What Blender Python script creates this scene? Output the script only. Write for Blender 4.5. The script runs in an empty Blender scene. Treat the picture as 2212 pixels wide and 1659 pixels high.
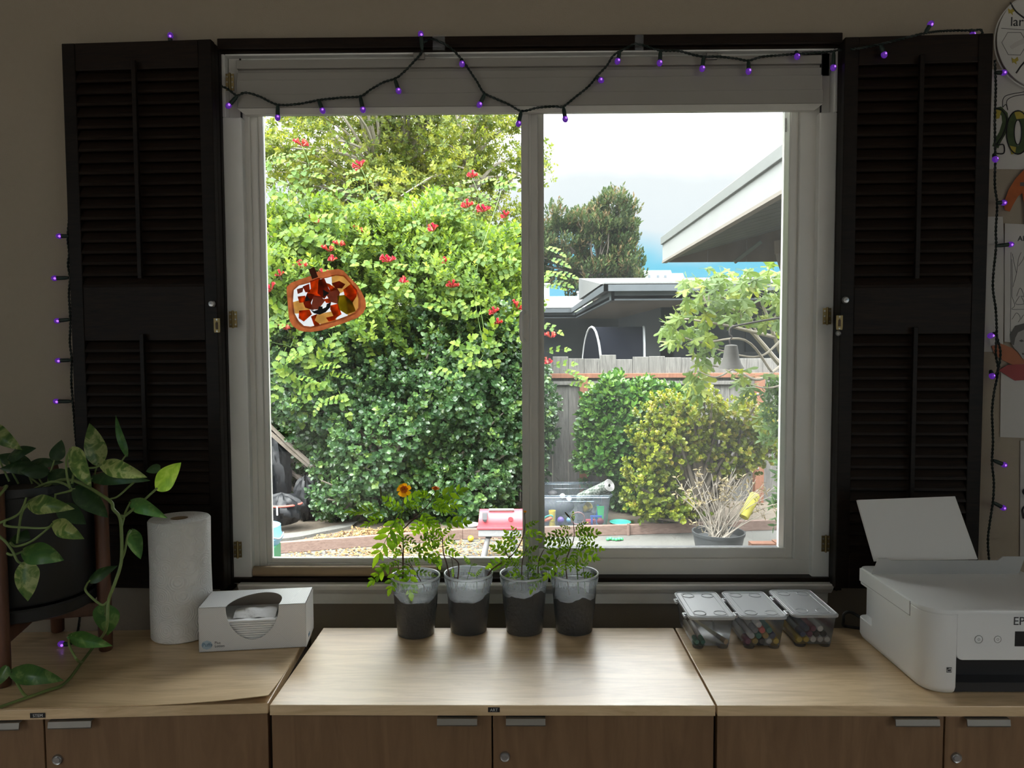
import bpy, bmesh, math, random
import numpy as np
from mathutils import Vector, Matrix, Euler
random.seed(7); np.random.seed(7)
SC = bpy.context.scene
COL = SC.collection
PI = math.pi
# ------------------------------------------------------------------ camera
FPX = 1600.0; IW, IH = 2212.0, 1659.0
CAM = Vector((0.0, -2.07, 1.47))
PITCH = math.radians(3.0); YAW = math.radians(0.7); ROLL = -0.0045
cd = bpy.data.cameras.new('camera'); cam = bpy.data.objects.new('camera', cd); COL.objects.link(cam)
cd.sensor_width = 36.0; cd.sensor_fit = 'HORIZONTAL'; cd.lens = FPX / IW * 36.0
cd.clip_start = 0.02; cd.clip_end = 600
cam.location = CAM; RM = Matrix.Rotation(YAW, 3, 'Z') @ Matrix.Rotation(PI/2 - PITCH, 3, 'X') @ Matrix.Rotation(ROLL, 3, 'Z')
cam.rotation_euler = RM.to_euler()
SC.camera = cam
def ray(x, y): return RM @ Vector(((x - IW/2) / FPX, -(y - IH/2) / FPX, -1.0))
def U(x, y, Y):                       # point of the plane Y = const seen at photo pixel x, y
    r = ray(x, y); return CAM + r * ((Y - CAM.y) / r.y)
def UZ(x, y, Z):                      # point of the plane Z = const
    r = ray(x, y); return CAM + r * ((Z - CAM.z) / r.z)
def UX(x, y, X):
    r = ray(x, y); return CAM + r * ((X - CAM.x) / r.x)
# ------------------------------------------------------------------ view
vs = SC.view_settings
vs.view_transform = 'Standard'; vs.look = 'None'; vs.gamma = 1.0; vs.exposure = 2.75; vs.use_curve_mapping = False
cy = SC.cycles
cy.max_bounces = 7; cy.diffuse_bounces = 4; cy.glossy_bounces = 3; cy.transmission_bounces = 5; cy.transparent_max_bounces = 12
cy.caustics_reflective = False; cy.caustics_refractive = False
cy.use_denoising = True
cy.sample_clamp_indirect = 4.0
# ------------------------------------------------------------------ node helpers
def nn(nt, t, **kw):
    n = nt.nodes.new(t)
    for k, v in kw.items():
        if k in ('op',): n.operation = v
        elif hasattr(n, k) and not k.startswith('i_'): setattr(n, k, v)
    return n
def setin(n, **kw):
    for k, v in kw.items(): n.inputs[k.replace('_', ' ')].default_value = v
    return n
# ------------------------------------------------------------------ world: bright overcast sky, blue break low down
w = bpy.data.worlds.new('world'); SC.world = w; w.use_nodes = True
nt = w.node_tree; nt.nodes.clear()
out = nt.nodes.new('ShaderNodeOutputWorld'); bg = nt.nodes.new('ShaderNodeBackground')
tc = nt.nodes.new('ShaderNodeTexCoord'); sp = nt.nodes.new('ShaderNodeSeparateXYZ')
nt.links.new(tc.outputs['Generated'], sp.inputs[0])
no = nt.nodes.new('ShaderNodeTexNoise'); no.inputs['Scale'].default_value = 4.0; no.inputs['Detail'].default_value = 5
nt.links.new(tc.outputs['Generated'], no.inputs['Vector'])
ma = nt.nodes.new('ShaderNodeMath'); ma.operation = 'MULTIPLY_ADD'; ma.inputs[1].default_value = 0.16; ma.inputs[2].default_value = -0.08
nt.links.new(no.outputs['Fac'], ma.inputs[0])
ad = nt.nodes.new('ShaderNodeMath'); ad.operation = 'ADD'
nt.links.new(sp.outputs['Z'], ad.inputs[0]); nt.links.new(ma.outputs[0], ad.inputs[1])
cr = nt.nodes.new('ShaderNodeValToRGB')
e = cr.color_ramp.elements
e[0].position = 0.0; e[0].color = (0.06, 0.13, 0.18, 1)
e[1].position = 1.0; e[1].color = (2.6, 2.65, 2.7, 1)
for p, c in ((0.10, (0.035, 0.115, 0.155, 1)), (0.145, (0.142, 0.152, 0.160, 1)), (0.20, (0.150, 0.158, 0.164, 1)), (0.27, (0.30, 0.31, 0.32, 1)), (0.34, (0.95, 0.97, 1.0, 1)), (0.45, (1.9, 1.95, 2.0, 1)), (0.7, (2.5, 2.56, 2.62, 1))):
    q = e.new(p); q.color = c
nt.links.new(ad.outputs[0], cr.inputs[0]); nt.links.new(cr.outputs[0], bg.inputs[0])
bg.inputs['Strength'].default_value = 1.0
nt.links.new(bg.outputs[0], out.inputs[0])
w.cycles.sampling_method = 'AUTOMATIC'
# hazy sun behind thin cloud, high over the back of the house
sd = bpy.data.lights.new('sun', 'SUN'); so = bpy.data.objects.new('sun', sd); COL.objects.link(so)
sd.energy = 1.0; sd.angle = math.radians(25); sd.color = (1.0, 0.96, 0.88)
so.rotation_euler = Vector((0.35, 0.45, -1.0)).to_track_quat('-Z', 'Y').to_euler()
so.location = (0, 0, 12)
# ------------------------------------------------------------------ materials
MATS = {}
def newmat(name):
    m = bpy.data.materials.new(name); m.use_nodes = True
    nt = m.node_tree; b = nt.nodes['Principled BSDF']; MATS[name] = m
    return m, nt, b
def L(nt, a, b): nt.links.new(a, b)
def mat(name, col, rough=0.5, metal=0.0, var=0.0, scale=20.0, bump=0.0, bscale=None, spec=None, coat=0.0, trans=0.0, emit=None, estr=0.0, stretch=None, alpha=None):
    m, nt, b = newmat(name)
    b.inputs['Base Color'].default_value = (*col, 1); b.inputs['Roughness'].default_value = rough; b.inputs['Metallic'].default_value = metal
    if spec is not None: b.inputs['Specular IOR Level'].default_value = spec
    if coat: b.inputs['Coat Weight'].default_value = coat
    if trans: b.inputs['Transmission Weight'].default_value = trans
    if emit: b.inputs['Emission Color'].default_value = (*emit, 1); b.inputs['Emission Strength'].default_value = estr
    if alpha is not None: b.inputs['Alpha'].default_value = alpha
    if var or bump:
        tc = nt.nodes.new('ShaderNodeTexCoord'); mp = nt.nodes.new('ShaderNodeMapping')
        if stretch: mp.inputs['Scale'].default_value = stretch
        L(nt, tc.outputs['Object'], mp.inputs[0])
        if var:
            n = nt.nodes.new('ShaderNodeTexNoise'); n.inputs['Scale'].default_value = scale; n.inputs['Detail'].default_value = 4
            L(nt, mp.outputs[0], n.inputs['Vector'])
            mx = nt.nodes.new('ShaderNodeMix'); mx.data_type = 'RGBA'
            mx.inputs[6].default_value = (*[c * (1 - var) for c in col], 1); mx.inputs[7].default_value = (*[min(1, c * (1 + var)) for c in col], 1)
            L(nt, n.outputs['Fac'], mx.inputs[0]); L(nt, mx.outputs[2], b.inputs['Base Color'])
        if bump:
            n2 = nt.nodes.new('ShaderNodeTexNoise'); n2.inputs['Scale'].default_value = bscale or scale; n2.inputs['Detail'].default_value = 3
            L(nt, mp.outputs[0], n2.inputs['Vector'])
            bp = nt.nodes.new('ShaderNodeBump'); bp.inputs['Strength'].default_value = bump; bp.inputs['Distance'].default_value = 0.01
            L(nt, n2.outputs['Fac'], bp.inputs['Height']); L(nt, bp.outputs[0], b.inputs['Normal'])
    return m
def ramp(nt, fac, stops):
    cr = nt.nodes.new('ShaderNodeValToRGB'); e = cr.color_ramp.elements
    e[0].position, e[0].color = stops[0][0], (*stops[0][1], 1)
    e[1].position, e[1].color = stops[-1][0], (*stops[-1][1], 1)
    for p, c in stops[1:-1]:
        q = e.new(p); q.color = (*c, 1)
    L(nt, fac, cr.inputs[0]); return cr.outputs[0]
def woodmat(name, c0, c1, scale=(1, 12, 12), rough=0.4, dist=2.0, nscale=3.0, coat=0.0, bump=0.0, contrast=(0.3, 0.7), spec=0.5):
    m, nt, b = newmat(name)
    tc = nt.nodes.new('ShaderNodeTexCoord'); mp = nt.nodes.new('ShaderNodeMapping'); mp.inputs['Scale'].default_value = scale
    L(nt, tc.outputs['Object'], mp.inputs[0])
    n = nt.nodes.new('ShaderNodeTexNoise'); n.inputs['Scale'].default_value = nscale; n.inputs['Detail'].default_value = 8; n.inputs['Roughness'].default_value = 0.6; n.inputs['Distortion'].default_value = dist
    L(nt, mp.outputs[0], n.inputs['Vector'])
    c = ramp(nt, n.outputs['Fac'], [(contrast[0], c0), (contrast[1], c1)])
    L(nt, c, b.inputs['Base Color']); b.inputs['Roughness'].default_value = rough; b.inputs['Specular IOR Level'].default_value = spec
    if coat: b.inputs['Coat Weight'].default_value = coat; b.inputs['Coat Roughness'].default_value = 0.25
    if bump:
        bp = nt.nodes.new('ShaderNodeBump'); bp.inputs['Strength'].default_value = bump; bp.inputs['Distance'].default_value = 0.01
        L(nt, n.outputs['Fac'], bp.inputs['Height']); L(nt, bp.outputs[0], b.inputs['Normal'])
    return m
def leafmat(name, stops, rough=0.45, transl=0.35, attr='rnd', tcol=None, spec=0.5):
    m, nt, b = newmat(name)
    at = nt.nodes.new('ShaderNodeAttribute'); at.attribute_name = attr
    c = ramp(nt, at.outputs['Fac'], stops)
    L(nt, c, b.inputs['Base Color']); b.inputs['Roughness'].default_value = rough; b.inputs['Specular IOR Level'].default_value = spec
    tr = nt.nodes.new('ShaderNodeBsdfTranslucent')
    hs = nt.nodes.new('ShaderNodeHueSaturation'); hs.inputs['Value'].default_value = 1.5; hs.inputs['Saturation'].default_value = 1.1; hs.inputs['Hue'].default_value = 0.485
    L(nt, c, hs.inputs['Color']); L(nt, hs.outputs[0], tr.inputs[0])
    mx = nt.nodes.new('ShaderNodeMixShader'); mx.inputs[0].default_value = transl
    o = nt.nodes['Material Output']
    L(nt, b.outputs[0], mx.inputs[1]); L(nt, tr.outputs[0], mx.inputs[2]); L(nt, mx.outputs[0], o.inputs[0])
    return m
def clearmat(name, tint=(1, 1, 1), gloss=0.06, haze=0.0, hazecol=(0.8, 0.82, 0.85), rough=0.05, fres=True, transluc=0.0):
    """thin clear sheet: straight-through light, a glossy coat, optionally a milky share"""
    m = bpy.data.materials.new(name); m.use_nodes = True; MATS[name] = m
    nt = m.node_tree; nt.nodes.clear(); o = nt.nodes.new('ShaderNodeOutputMaterial')
    t = nt.nodes.new('ShaderNodeBsdfTransparent'); t.inputs[0].default_value = (*tint, 1)
    cur = t.outputs[0]
    if haze:
        d = nt.nodes.new('ShaderNodeBsdfDiffuse'); d.inputs[0].default_value = (*hazecol, 1)
        dd = d.outputs[0]
        if transluc:
            tl = nt.nodes.new('ShaderNodeBsdfTranslucent'); tl.inputs[0].default_value = (*hazecol, 1)
            m2 = nt.nodes.new('ShaderNodeMixShader'); m2.inputs[0].default_value = transluc
            L(nt, dd, m2.inputs[1]); L(nt, tl.outputs[0], m2.inputs[2]); dd = m2.outputs[0]
        mx = nt.nodes.new('ShaderNodeMixShader'); mx.inputs[0].default_value = haze
        L(nt, cur, mx.inputs[1]); L(nt, dd, mx.inputs[2]); cur = mx.outputs[0]
    g = nt.nodes.new('ShaderNodeBsdfGlossy'); g.inputs['Roughness'].default_value = rough
    mx = nt.nodes.new('ShaderNodeMixShader')
    if fres:
        f = nt.nodes.new('ShaderNodeFresnel'); f.inputs[0].default_value = 1.0 + gloss * 8
        L(nt, f.outputs[0], mx.inputs[0])
    else: mx.inputs[0].default_value = gloss
    L(nt, cur, mx.inputs[1]); L(nt, g.outputs[0], mx.inputs[2]); L(nt, mx.outputs[0], o.inputs[0])
    return m
# ------------------------------------------------------------------ mesh builder
class MB:
    def __init__(s): s.v = []; s.f = []; s.mi = []
    def add(s, vs, fs, mi=0):
        o = len(s.v); s.v.extend([tuple(p) for p in vs]); s.f.extend([tuple(i + o for i in f) for f in fs]); s.mi.extend([mi] * len(fs)); return s
    def box(s, a, b, M=None, mi=0):
        x0, y0, z0 = a; x1, y1, z1 = b
        if x0 > x1: x0, x1 = x1, x0
        if y0 > y1: y0, y1 = y1, y0
        if z0 > z1: z0, z1 = z1, z0
        v = [(x0, y0, z0), (x1, y0, z0), (x1, y1, z0), (x0, y1, z0), (x0, y0, z1), (x1, y0, z1), (x1, y1, z1), (x0, y1, z1)]
        if M is not None: v = [M @ Vector(p) for p in v]
        return s.add(v, [(0, 3, 2, 1), (4, 5, 6, 7), (0, 1, 5, 4), (1, 2, 6, 5), (2, 3, 7, 6), (3, 0, 4, 7)], mi)
    def cbox(s, c, d, M=None, mi=0):
        return s.box([c[i] - d[i] / 2 for i in range(3)], [c[i] + d[i] / 2 for i in range(3)], M, mi)
    def hexa(s, p8, mi=0):            # 8 points: bottom loop ccw, top loop ccw
        return s.add(p8, [(0, 3, 2, 1), (4, 5, 6, 7), (0, 1, 5, 4), (1, 2, 6, 5), (2, 3, 7, 6), (3, 0, 4, 7)], mi)
    def cyl(s, p0, p1, r0, r1=None, n=12, caps=True, mi=0):
        return s.tube([p0, p1], [r0, r0 if r1 is None else r1], n, caps, mi)
    def tube(s, pts, r, n=8, caps=True, mi=0, closed=False):
        pts = [Vector(p) for p in pts]; k = len(pts)
        rs = r if isinstance(r, (list, tuple)) else [r] * k
        up = None; rings = []
        for i in range(k):
            if closed: t = pts[(i + 1) % k] - pts[i - 1]
            else: t = pts[min(i + 1, k - 1)] - pts[max(i - 1, 0)]
            if t.length < 1e-9: t = Vector((0, 0, 1))
            t.normalize()
            if up is None:
                up = Vector((0, 0, 1)) if abs(t.z) < 0.9 else Vector((1, 0, 0))
            a = (up - t * up.dot(t))
            if a.length < 1e-6: a = t.orthogonal()
            a.normalize(); b = t.cross(a); up = a
            rings.append([pts[i] + (a * math.cos(2 * PI * j / n) + b * math.sin(2 * PI * j / n)) * rs[i] for j in range(n)])
        vs = [p for R in rings for p in R]; fs = []
        for i in range(k if closed else k - 1):
            i2 = (i + 1) % k
            for j in range(n): fs.append((i * n + j, i * n + (j + 1) % n, i2 * n + (j + 1) % n, i2 * n + j))
        if caps and not closed: fs.append(tuple(range(n - 1, -1, -1))); fs.append(tuple((k - 1) * n + j for j in range(n)))
        return s.add(vs, fs, mi)
    def lathe(s, prof, c=(0, 0, 0), n=24, M=None, mi=0, cap0=False, cap1=False, jit=None):
        vs = []; fs = []; k = len(prof)
        for i, (r, z) in enumerate(prof):
            for j in range(n):
                a = 2 * PI * j / n; p = Vector((r * math.cos(a), r * math.sin(a), z))
                if M is not None: p = M @ p
                vs.append((p[0] + c[0], p[1] + c[1], p[2] + c[2]))
        for i in range(k - 1):
            for j in range(n): fs.append((i * n + j, i * n + (j + 1) % n, (i + 1) * n + (j + 1) % n, (i + 1) * n + j))
        if cap0: fs.append(tuple(range(n - 1, -1, -1)))
        if cap1: fs.append(tuple((k - 1) * n + j for j in range(n)))
        return s.add(vs, fs, mi)
    def prism(s, poly, fn, h, mi=0):  # poly 2d ccw; fn(u, v, t) -> 3d; t in 0..h
        n = len(poly)
        vs = [fn(u, v, 0) for u, v in poly] + [fn(u, v, h) for u, v in poly]
        fs = [tuple(range(n - 1, -1, -1)), tuple(range(n, 2 * n))] + [(i, (i + 1) % n, n + (i + 1) % n, n + i) for i in range(n)]
        return s.add(vs, fs, mi)
    def ball(s, c, r, nu=12, nv=8, sc=(1, 1, 1), M=None, mi=0):
        prof = [(max(1e-4, r * math.sin(PI * i / nv)), -r * math.cos(PI * i / nv)) for i in range(nv + 1)]
        S = Matrix.Diagonal((*sc, 1.0))
        MM = S if M is None else (M.to_4x4() @ S)
        return s.lathe(prof, c, nu, MM, mi)
    def sheet(s, grid, mi=0):         # grid[i][j] of points
        a = len(grid); b = len(grid[0])
        return s.add([p for r in grid for p in r], [(i * b + j, i * b + j + 1, (i + 1) * b + j + 1, (i + 1) * b + j) for i in range(a - 1) for j in range(b - 1)], mi)
    def mesh(s, name, mats, smooth=False):
        m = bpy.data.meshes.new(name); m.from_pydata(s.v, [], s.f)
        mats = mats if isinstance(mats, (list, tuple)) else [mats]
        for q in mats: m.materials.append(MATS[q] if isinstance(q, str) else q)
        if len(mats) > 1: m.polygons.foreach_set('material_index', s.mi)
        if smooth: m.polygons.foreach_set('use_smooth', [True] * len(m.polygons))
        m.update(); return m
def setpar(o, parent):
    if parent is not None:
        o.parent = parent
        o.matrix_parent_inverse = Matrix.Translation(parent.location).inverted() if parent.type == 'EMPTY' and parent.parent is None else Matrix.Identity(4)
def obj(name, mb, mats, parent=None, smooth=False, bevel=0.0, seg=2, sharp=None):
    me = mb if isinstance(mb, bpy.types.Mesh) else mb.mesh(name, mats, smooth)
    o = bpy.data.objects.new(name, me); COL.objects.link(o); setpar(o, parent)
    if bevel:
        md = o.modifiers.new('bevel', 'BEVEL'); md.width = bevel; md.segments = seg; md.limit_method = 'ANGLE'; md.angle_limit = math.radians(40)
    if smooth or bevel:
        try: me.set_sharp_from_angle(angle=math.radians(sharp or 42)) if smooth else None
        except Exception: pass
    return o
def place(name, me, M, parent=None):  # shared-mesh copy with its own matrix (world)
    o = bpy.data.objects.new(name, me); COL.objects.link(o); setpar(o, parent); o.matrix_basis = M; return o
def tag(o, label=None, cat=None, group=None, kind=None):
    if label: o['label'] = label
    if cat: o['category'] = cat
    if group: o['group'] = group
    if kind: o['kind'] = kind
    return o
def thing(name, label, cat, loc=(0, 0, 0), group=None):
    o = bpy.data.objects.new(name, None); COL.objects.link(o); o.location = loc; o.empty_display_size = 0.05
    return tag(o, label, cat, group)
def struct(name, mb, mats, label=None, smooth=False, bevel=0.0):
    return tag(obj(name, mb, mats, None, smooth, bevel), label, None, None, 'structure')
def lerp(a, b, t): return a + (b - a) * t
def spline(pts, n=8):                 # Catmull-Rom through points
    P = [Vector(p) for p in pts]
    if len(P) < 3: return P
    Q = [P[0] * 2 - P[1]] + P + [P[-1] * 2 - P[-2]]; out = []
    for i in range(1, len(Q) - 2):
        for k in range(n):
            t = k / n; a, b, c, d = Q[i - 1], Q[i], Q[i + 1], Q[i + 2]
            out.append(0.5 * ((2 * b) + (c - a) * t + (2 * a - 5 * b + 4 * c - d) * t * t + (3 * b - a - 3 * c + d) * t ** 3))
    out.append(P[-1]); return out
def textmesh(s, size, name='letters', extrude=0.0):
    c = bpy.data.curves.new(name, 'FONT'); c.body = s; c.size = size; c.extrude = extrude; c.align_x = 'LEFT'
    o = bpy.data.objects.new(name, c); COL.objects.link(o)
    bpy.context.view_layer.update()
    me = bpy.data.meshes.new_from_object(o.evaluated_get(bpy.context.evaluated_depsgraph_get()))
    bpy.data.objects.remove(o); bpy.data.curves.remove(c); return me
def text(name, s, size, M, material, parent=None, label=None, bold=0.0):
    me = textmesh(s, size, name, 0.0004); me.materials.clear(); me.materials.append(MATS[material])
    o = place(name, me, M, parent)
    if label: o['label'] = label
    return o
FACE = Matrix(((1, 0, 0, 0), (0, 0, -1, 0), (0, 1, 0, 0), (0, 0, 0, 1)))   # text standing up, facing -Y
# ================================================================== ROOM
mat('bounce_paint', (0.70, 0.67, 0.62), 0.85)  # unseen walls, made lighter than the front wall to bounce more light
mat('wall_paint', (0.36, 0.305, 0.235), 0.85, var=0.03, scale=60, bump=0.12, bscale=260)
mat('white_paint', (0.86, 0.85, 0.81), 0.45, var=0.05, scale=14, bump=0.05, bscale=60)
mat('ceiling_paint', (0.75, 0.74, 0.71), 0.9)
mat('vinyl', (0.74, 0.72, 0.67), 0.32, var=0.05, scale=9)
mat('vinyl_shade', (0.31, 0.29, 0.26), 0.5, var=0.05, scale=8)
mat('vinyl_stile', (0.56, 0.54, 0.49), 0.4, var=0.05, scale=8)
mat('rubber', (0.02, 0.02, 0.022), 0.6)
woodmat('dark_wood', (0.004, 0.003, 0.002), (0.014, 0.008, 0.005), (2, 2, 18), 0.45, 1.5, 4.0, spec=0.18)
woodmat('dark_wood_h', (0.005, 0.003, 0.0025), (0.020, 0.011, 0.006), (2, 18, 30), 0.5, 1.5, 4.0, spec=0.18)
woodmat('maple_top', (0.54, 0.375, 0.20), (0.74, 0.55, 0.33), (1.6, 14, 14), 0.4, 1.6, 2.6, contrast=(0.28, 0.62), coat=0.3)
woodmat('maple_door_shaded', (0.155, 0.085, 0.04), (0.215, 0.125, 0.062), (9, 9, 1.1), 0.42, 1.8, 2.2, contrast=(0.3, 0.66))  # same maple as the tops, with the shade below them put in the colour
mat('cabinet_core', (0.10, 0.07, 0.045), 0.7)
mat('gap_black', (0.006, 0.006, 0.006), 0.9)
mat('aluminium', (0.30, 0.285, 0.26), 0.55, 1.0)
mat('steel', (0.42, 0.42, 0.42), 0.3, 1.0)
mat('brass', (0.30, 0.23, 0.11), 0.5, 1.0, var=0.25, scale=60)
mat('floor_carpet', (0.16, 0.14, 0.12), 0.95, var=0.2, scale=90)
mat('label_black', (0.01, 0.01, 0.012), 0.35)
mat('label_white', (0.75, 0.75, 0.73), 0.6)
clearmat('pane_glass', (0.97, 0.985, 0.975), 0.055, haze=0.005, hazecol=(0.7, 0.75, 0.78), rough=0.0)
def screenmat():
    m = bpy.data.materials.new('screen_mesh'); m.use_nodes = True; MATS['screen_mesh'] = m
    nt = m.node_tree; nt.nodes.clear(); o = nt.nodes.new('ShaderNodeOutputMaterial')
    t = nt.nodes.new('ShaderNodeBsdfTransparent')
    d = nt.nodes.new('ShaderNodeBsdfDiffuse'); d.inputs[0].default_value = (0.30, 0.31, 0.32, 1)
    tl = nt.nodes.new('ShaderNodeBsdfTranslucent'); tl.inputs[0].default_value = (0.45, 0.47, 0.48, 1)
    m2 = nt.nodes.new('ShaderNodeMixShader'); m2.inputs[0].default_value = 0.5
    L(nt, d.outputs[0], m2.inputs[1]); L(nt, tl.outputs[0], m2.inputs[2])
    tc = nt.nodes.new('ShaderNodeTexCoord'); n = nt.nodes.new('ShaderNodeTexNoise'); n.inputs['Scale'].default_value = 14; n.inputs['Detail'].default_value = 6
    L(nt, tc.outputs['Object'], n.inputs['Vector'])
    mr = nt.nodes.new('ShaderNodeMapRange'); mr.inputs['From Min'].default_value = 0.3; mr.inputs['From Max'].default_value = 0.75; mr.inputs['To Min'].default_value = 0.018; mr.inputs['To Max'].default_value = 0.03
    L(nt, n.outputs['Fac'], mr.inputs['Value'])
    mx = nt.nodes.new('ShaderNodeMixShader'); L(nt, mr.outputs[0], mx.inputs[0]); L(nt, t.outputs[0], mx.inputs[1]); L(nt, m2.outputs[0], mx.inputs[2]); L(nt, mx.outputs[0], o.inputs[0])
screenmat()
RX0, RX1, RY0, RH = -2.9, 2.7, -4.6, 2.62
WT = 0.17                               # wall thickness
ox0 = U(497, 675, 0).x; ox1 = U(1794, 675, 0).x; oz0 = U(1126, 1249, -0.035).z - 0.02; oz1 = U(1126, 106, 0).z
mb = MB()
mb.box((RX0, 0, 0), (ox0, WT, RH)); mb.box((ox1, 0, 0), (RX1, WT, RH)); mb.box((ox0, 0, 0), (ox1, WT, oz0)); mb.box((ox0, 0, oz1), (ox1, WT, RH))
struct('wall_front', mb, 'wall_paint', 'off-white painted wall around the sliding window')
struct('floor', MB().box((RX0, RY0, -0.1), (RX1, WT, 0)), 'floor_carpet', 'brown carpeted floor below the cabinets')
struct('ceiling', MB().box((RX0, RY0, RH), (RX1, WT, RH + 0.1)), 'ceiling_paint', 'plain white ceiling of the room')
def sidewall(x0, x1, name, label):       # side walls with unseen openings behind the camera, added for fill light
    y0, y1, z0, z1 = -4.4, -2.4, 0.85, 2.15
    mb = MB(); mb.box((x0, RY0, 0), (x1, y0, RH)); mb.box((x0, y1, 0), (x1, WT, RH)); mb.box((x0, y0, 0), (x1, y1, z0)); mb.box((x0, y0, z1), (x1, y1, RH))
    struct(name, mb, 'bounce_paint', label)
sidewall(RX0 - 0.12, RX0, 'wall_left', 'side wall left of the window with a tall opening added for fill light')
sidewall(RX1, RX1 + 0.12, 'wall_right', 'side wall right of the window with a tall opening added for fill light')
struct('wall_back', MB().box((RX0 - .12, RY0 - 0.12, 0), (RX1 + .12, RY0, RH)), 'bounce_paint', 'plain wall opposite the window')
# ------------------------------------------------------------------ window: painted reveal, vinyl frame, sliding sash, fixed pane
mb = MB()                                # white painted wooden stop round the frame
tl = U(532, 675, -0.02).x - ox0; tr_ = ox1 - U(1763, 675, -0.02).x; tt_ = 0.019; t = 0.012
zs_ = U(1126, 246, -0.03).z; tn_ = 0.010
mb.box((ox0, -0.022, oz0), (ox0 + tl, 0.01, zs_)); mb.box((ox1 - tr_, -0.022, oz0), (ox1, 0.01, zs_)); mb.box((ox0, -0.022, zs_), (ox0 + tn_, 0.01, oz1)); mb.box((ox1 - tn_, -0.022, zs_), (ox1, 0.01, oz1)); mb.box((ox0 + tn_, -0.022, oz1 - tt_), (ox1 - tn_, 0.01, oz1))
struct('trim_1', mb, 'white_paint', 'white painted wooden stop round the window frame', bevel=0.003)
YF = 0.0
win = thing('window_1', 'white vinyl sliding window with two panes', 'window', (0, YF+0.0250, oz0)); win['kind'] = 'structure'; del win['category']
YF = 0.0
fx0 = U(533, 675, YF).x; fx1 = U(1762, 675, YF).x; fz0 = U(1126, 1245, YF).z; fz1 = oz1 - 0.012
sx0 = U(545, 675, YF).x; sx1 = U(1132, 675, YF).x
def frame(mb, x0, x1, z0, z1, l, r, b, tp, y0, y1):
    mb.box((x0, y0, z0), (x0 + l, y1, z1)); mb.box((x1 - r, y0, z0), (x1, y1, z1)); mb.box((x0 + l, y0, z0), (x1 - r, y1, z0 + b)); mb.box((x0 + l, y0, z1 - tp), (x1 - r, y1, z1))
# outer frame (fills to lining)
gx1 = U(1703, 675, YF+0.0450).x; gz0r = U(1400, 1185, YF+0.0450).z
mb = MB()
mb.box((ox0 + t, YF, fz0), (sx0 + 0.004, YF+0.0850, fz1)); mb.box((U(1722, 675, YF).x, YF, fz0), (ox1 - t, YF+0.0850, fz1))
mb.box((sx0, YF + 0.02, oz0), (ox1 - t, YF+0.0850, U(1126, 1232, YF).z)); mb.box((sx0, YF, fz1 - 0.07), (ox1 - t, YF+0.0850, fz1))
obj('outer_frame', mb, 'vinyl', win, bevel=0.003)
obj('frame_seam', MB().box((U(1764, 675, YF - 0.002).x, YF - 0.002, fz0), (U(1767, 675, YF - 0.002).x, YF + 0.004, fz1)).box((U(530, 675, YF).x, YF - 0.002, fz0), (U(533.5, 675, YF).x, YF + 0.003, fz1)), 'rubber', win)
# bottom rail of the frame, right-hand side: two steps
xr0 = U(1150, 1200, YF).x; xr1 = U(1764, 1200, YF).x
mb = MB(); mb.box((xr0, YF - .0008, U(1400, 1245, YF).z), (xr1, YF+0.0750, U(1400, 1207, YF).z)); mb.box((xr0, YF + 0.012, U(1400, 1215, YF + .012).z), (U(1724, 1200, YF).x, YF+0.0220, U(1400, 1184, YF + .012).z))
obj('bottom_rail', mb, 'vinyl', win, bevel=0.003)
mb = MB(); mb.box((U(1704, 675, YF).x, YF + 0.0112, U(1400, 1210, YF + .012).z), (U(1724, 675, YF).x, YF+0.0750, fz1 - 0.03))
obj('side_rail', mb, 'vinyl', win, bevel=0.004)
# sliding sash (left)
sz0 = U(850, 1228, YF + 0.01).z; sz1 = U(850, 200, YF).z
px0 = U(577, 675, YF + 0.02).x; px1 = U(1128, 675, YF + 0.02).x; pz0 = U(850, 1205, YF + 0.02).z
mb = MB(); frame(mb, sx0, U(1150, 675, YF).x, sz0, sz1, px0 - sx0 - 0.013, U(1150, 675, YF).x - px1 - 0.002, (pz0 - sz0) - 0.012, 0.02, YF + 0.008, YF+0.0400)
sash = obj('sash_frame', mb, 'vinyl', win, bevel=0.003)
mb = MB(); frame(mb, px0 - 0.014, px1 + 0.003, pz0 - 0.013, sz1, 0.014, 0.003, 0.013, 0.01, YF + 0.016, YF+0.0350)
obj('glazing_bead', mb, 'vinyl', sash, bevel=0.002)
# meeting stile and screen stile between the panes
mb = MB(); mb.box((U(1127, 675, YF).x, YF - 0.002, sz0 - 0.002), (U(1143, 675, YF).x, YF+0.0500, sz1)); mb.box((U(1146, 675, YF).x, YF + 0.008, sz0), (U(1163, 675, YF).x, YF+0.0750, sz1))
obj('meeting_stile', mb, 'vinyl_stile', win, bevel=0.003)
obj('screen_stile', MB().box((U(1161, 675, YF+0.0450).x, YF+0.0250, sz0), (U(1175, 675, YF+0.0450).x, YF+0.0650, sz1)), 'vinyl_stile', win, bevel=0.002)
hx = U(1132, 705, YF).x; hz0 = U(1132, 737, YF).z; hz1 = U(1132, 673, YF).z
mb = MB(); mb.tube(spline([(hx, YF, hz0), (hx - .006, YF - .014, hz0 + .008), (hx - .008, YF - .02, (hz0 + hz1) / 2), (hx - .006, YF - .014, hz1 - .008), (hx, YF, hz1)], 5), 0.0065, 8)
obj('sash_pull', mb, 'vinyl', win, True)
obj('pane', MB().box((px0 - 0.004, YF+0.0230, pz0 - 0.004), (px1 + 0.003, YF+0.0250, sz1)), 'pane_glass', win)
pxr0 = U(1172, 675, YF+0.0550).x; pxr1 = U(1705, 675, YF+0.0550).x; pzr0 = U(1400, 1184, YF+0.0550).z
obj('pane', MB().box((pxr0, YF+0.0530, pzr0), (pxr1, YF+0.0550, fz1 - 0.03)), 'pane_glass', win)
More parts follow.
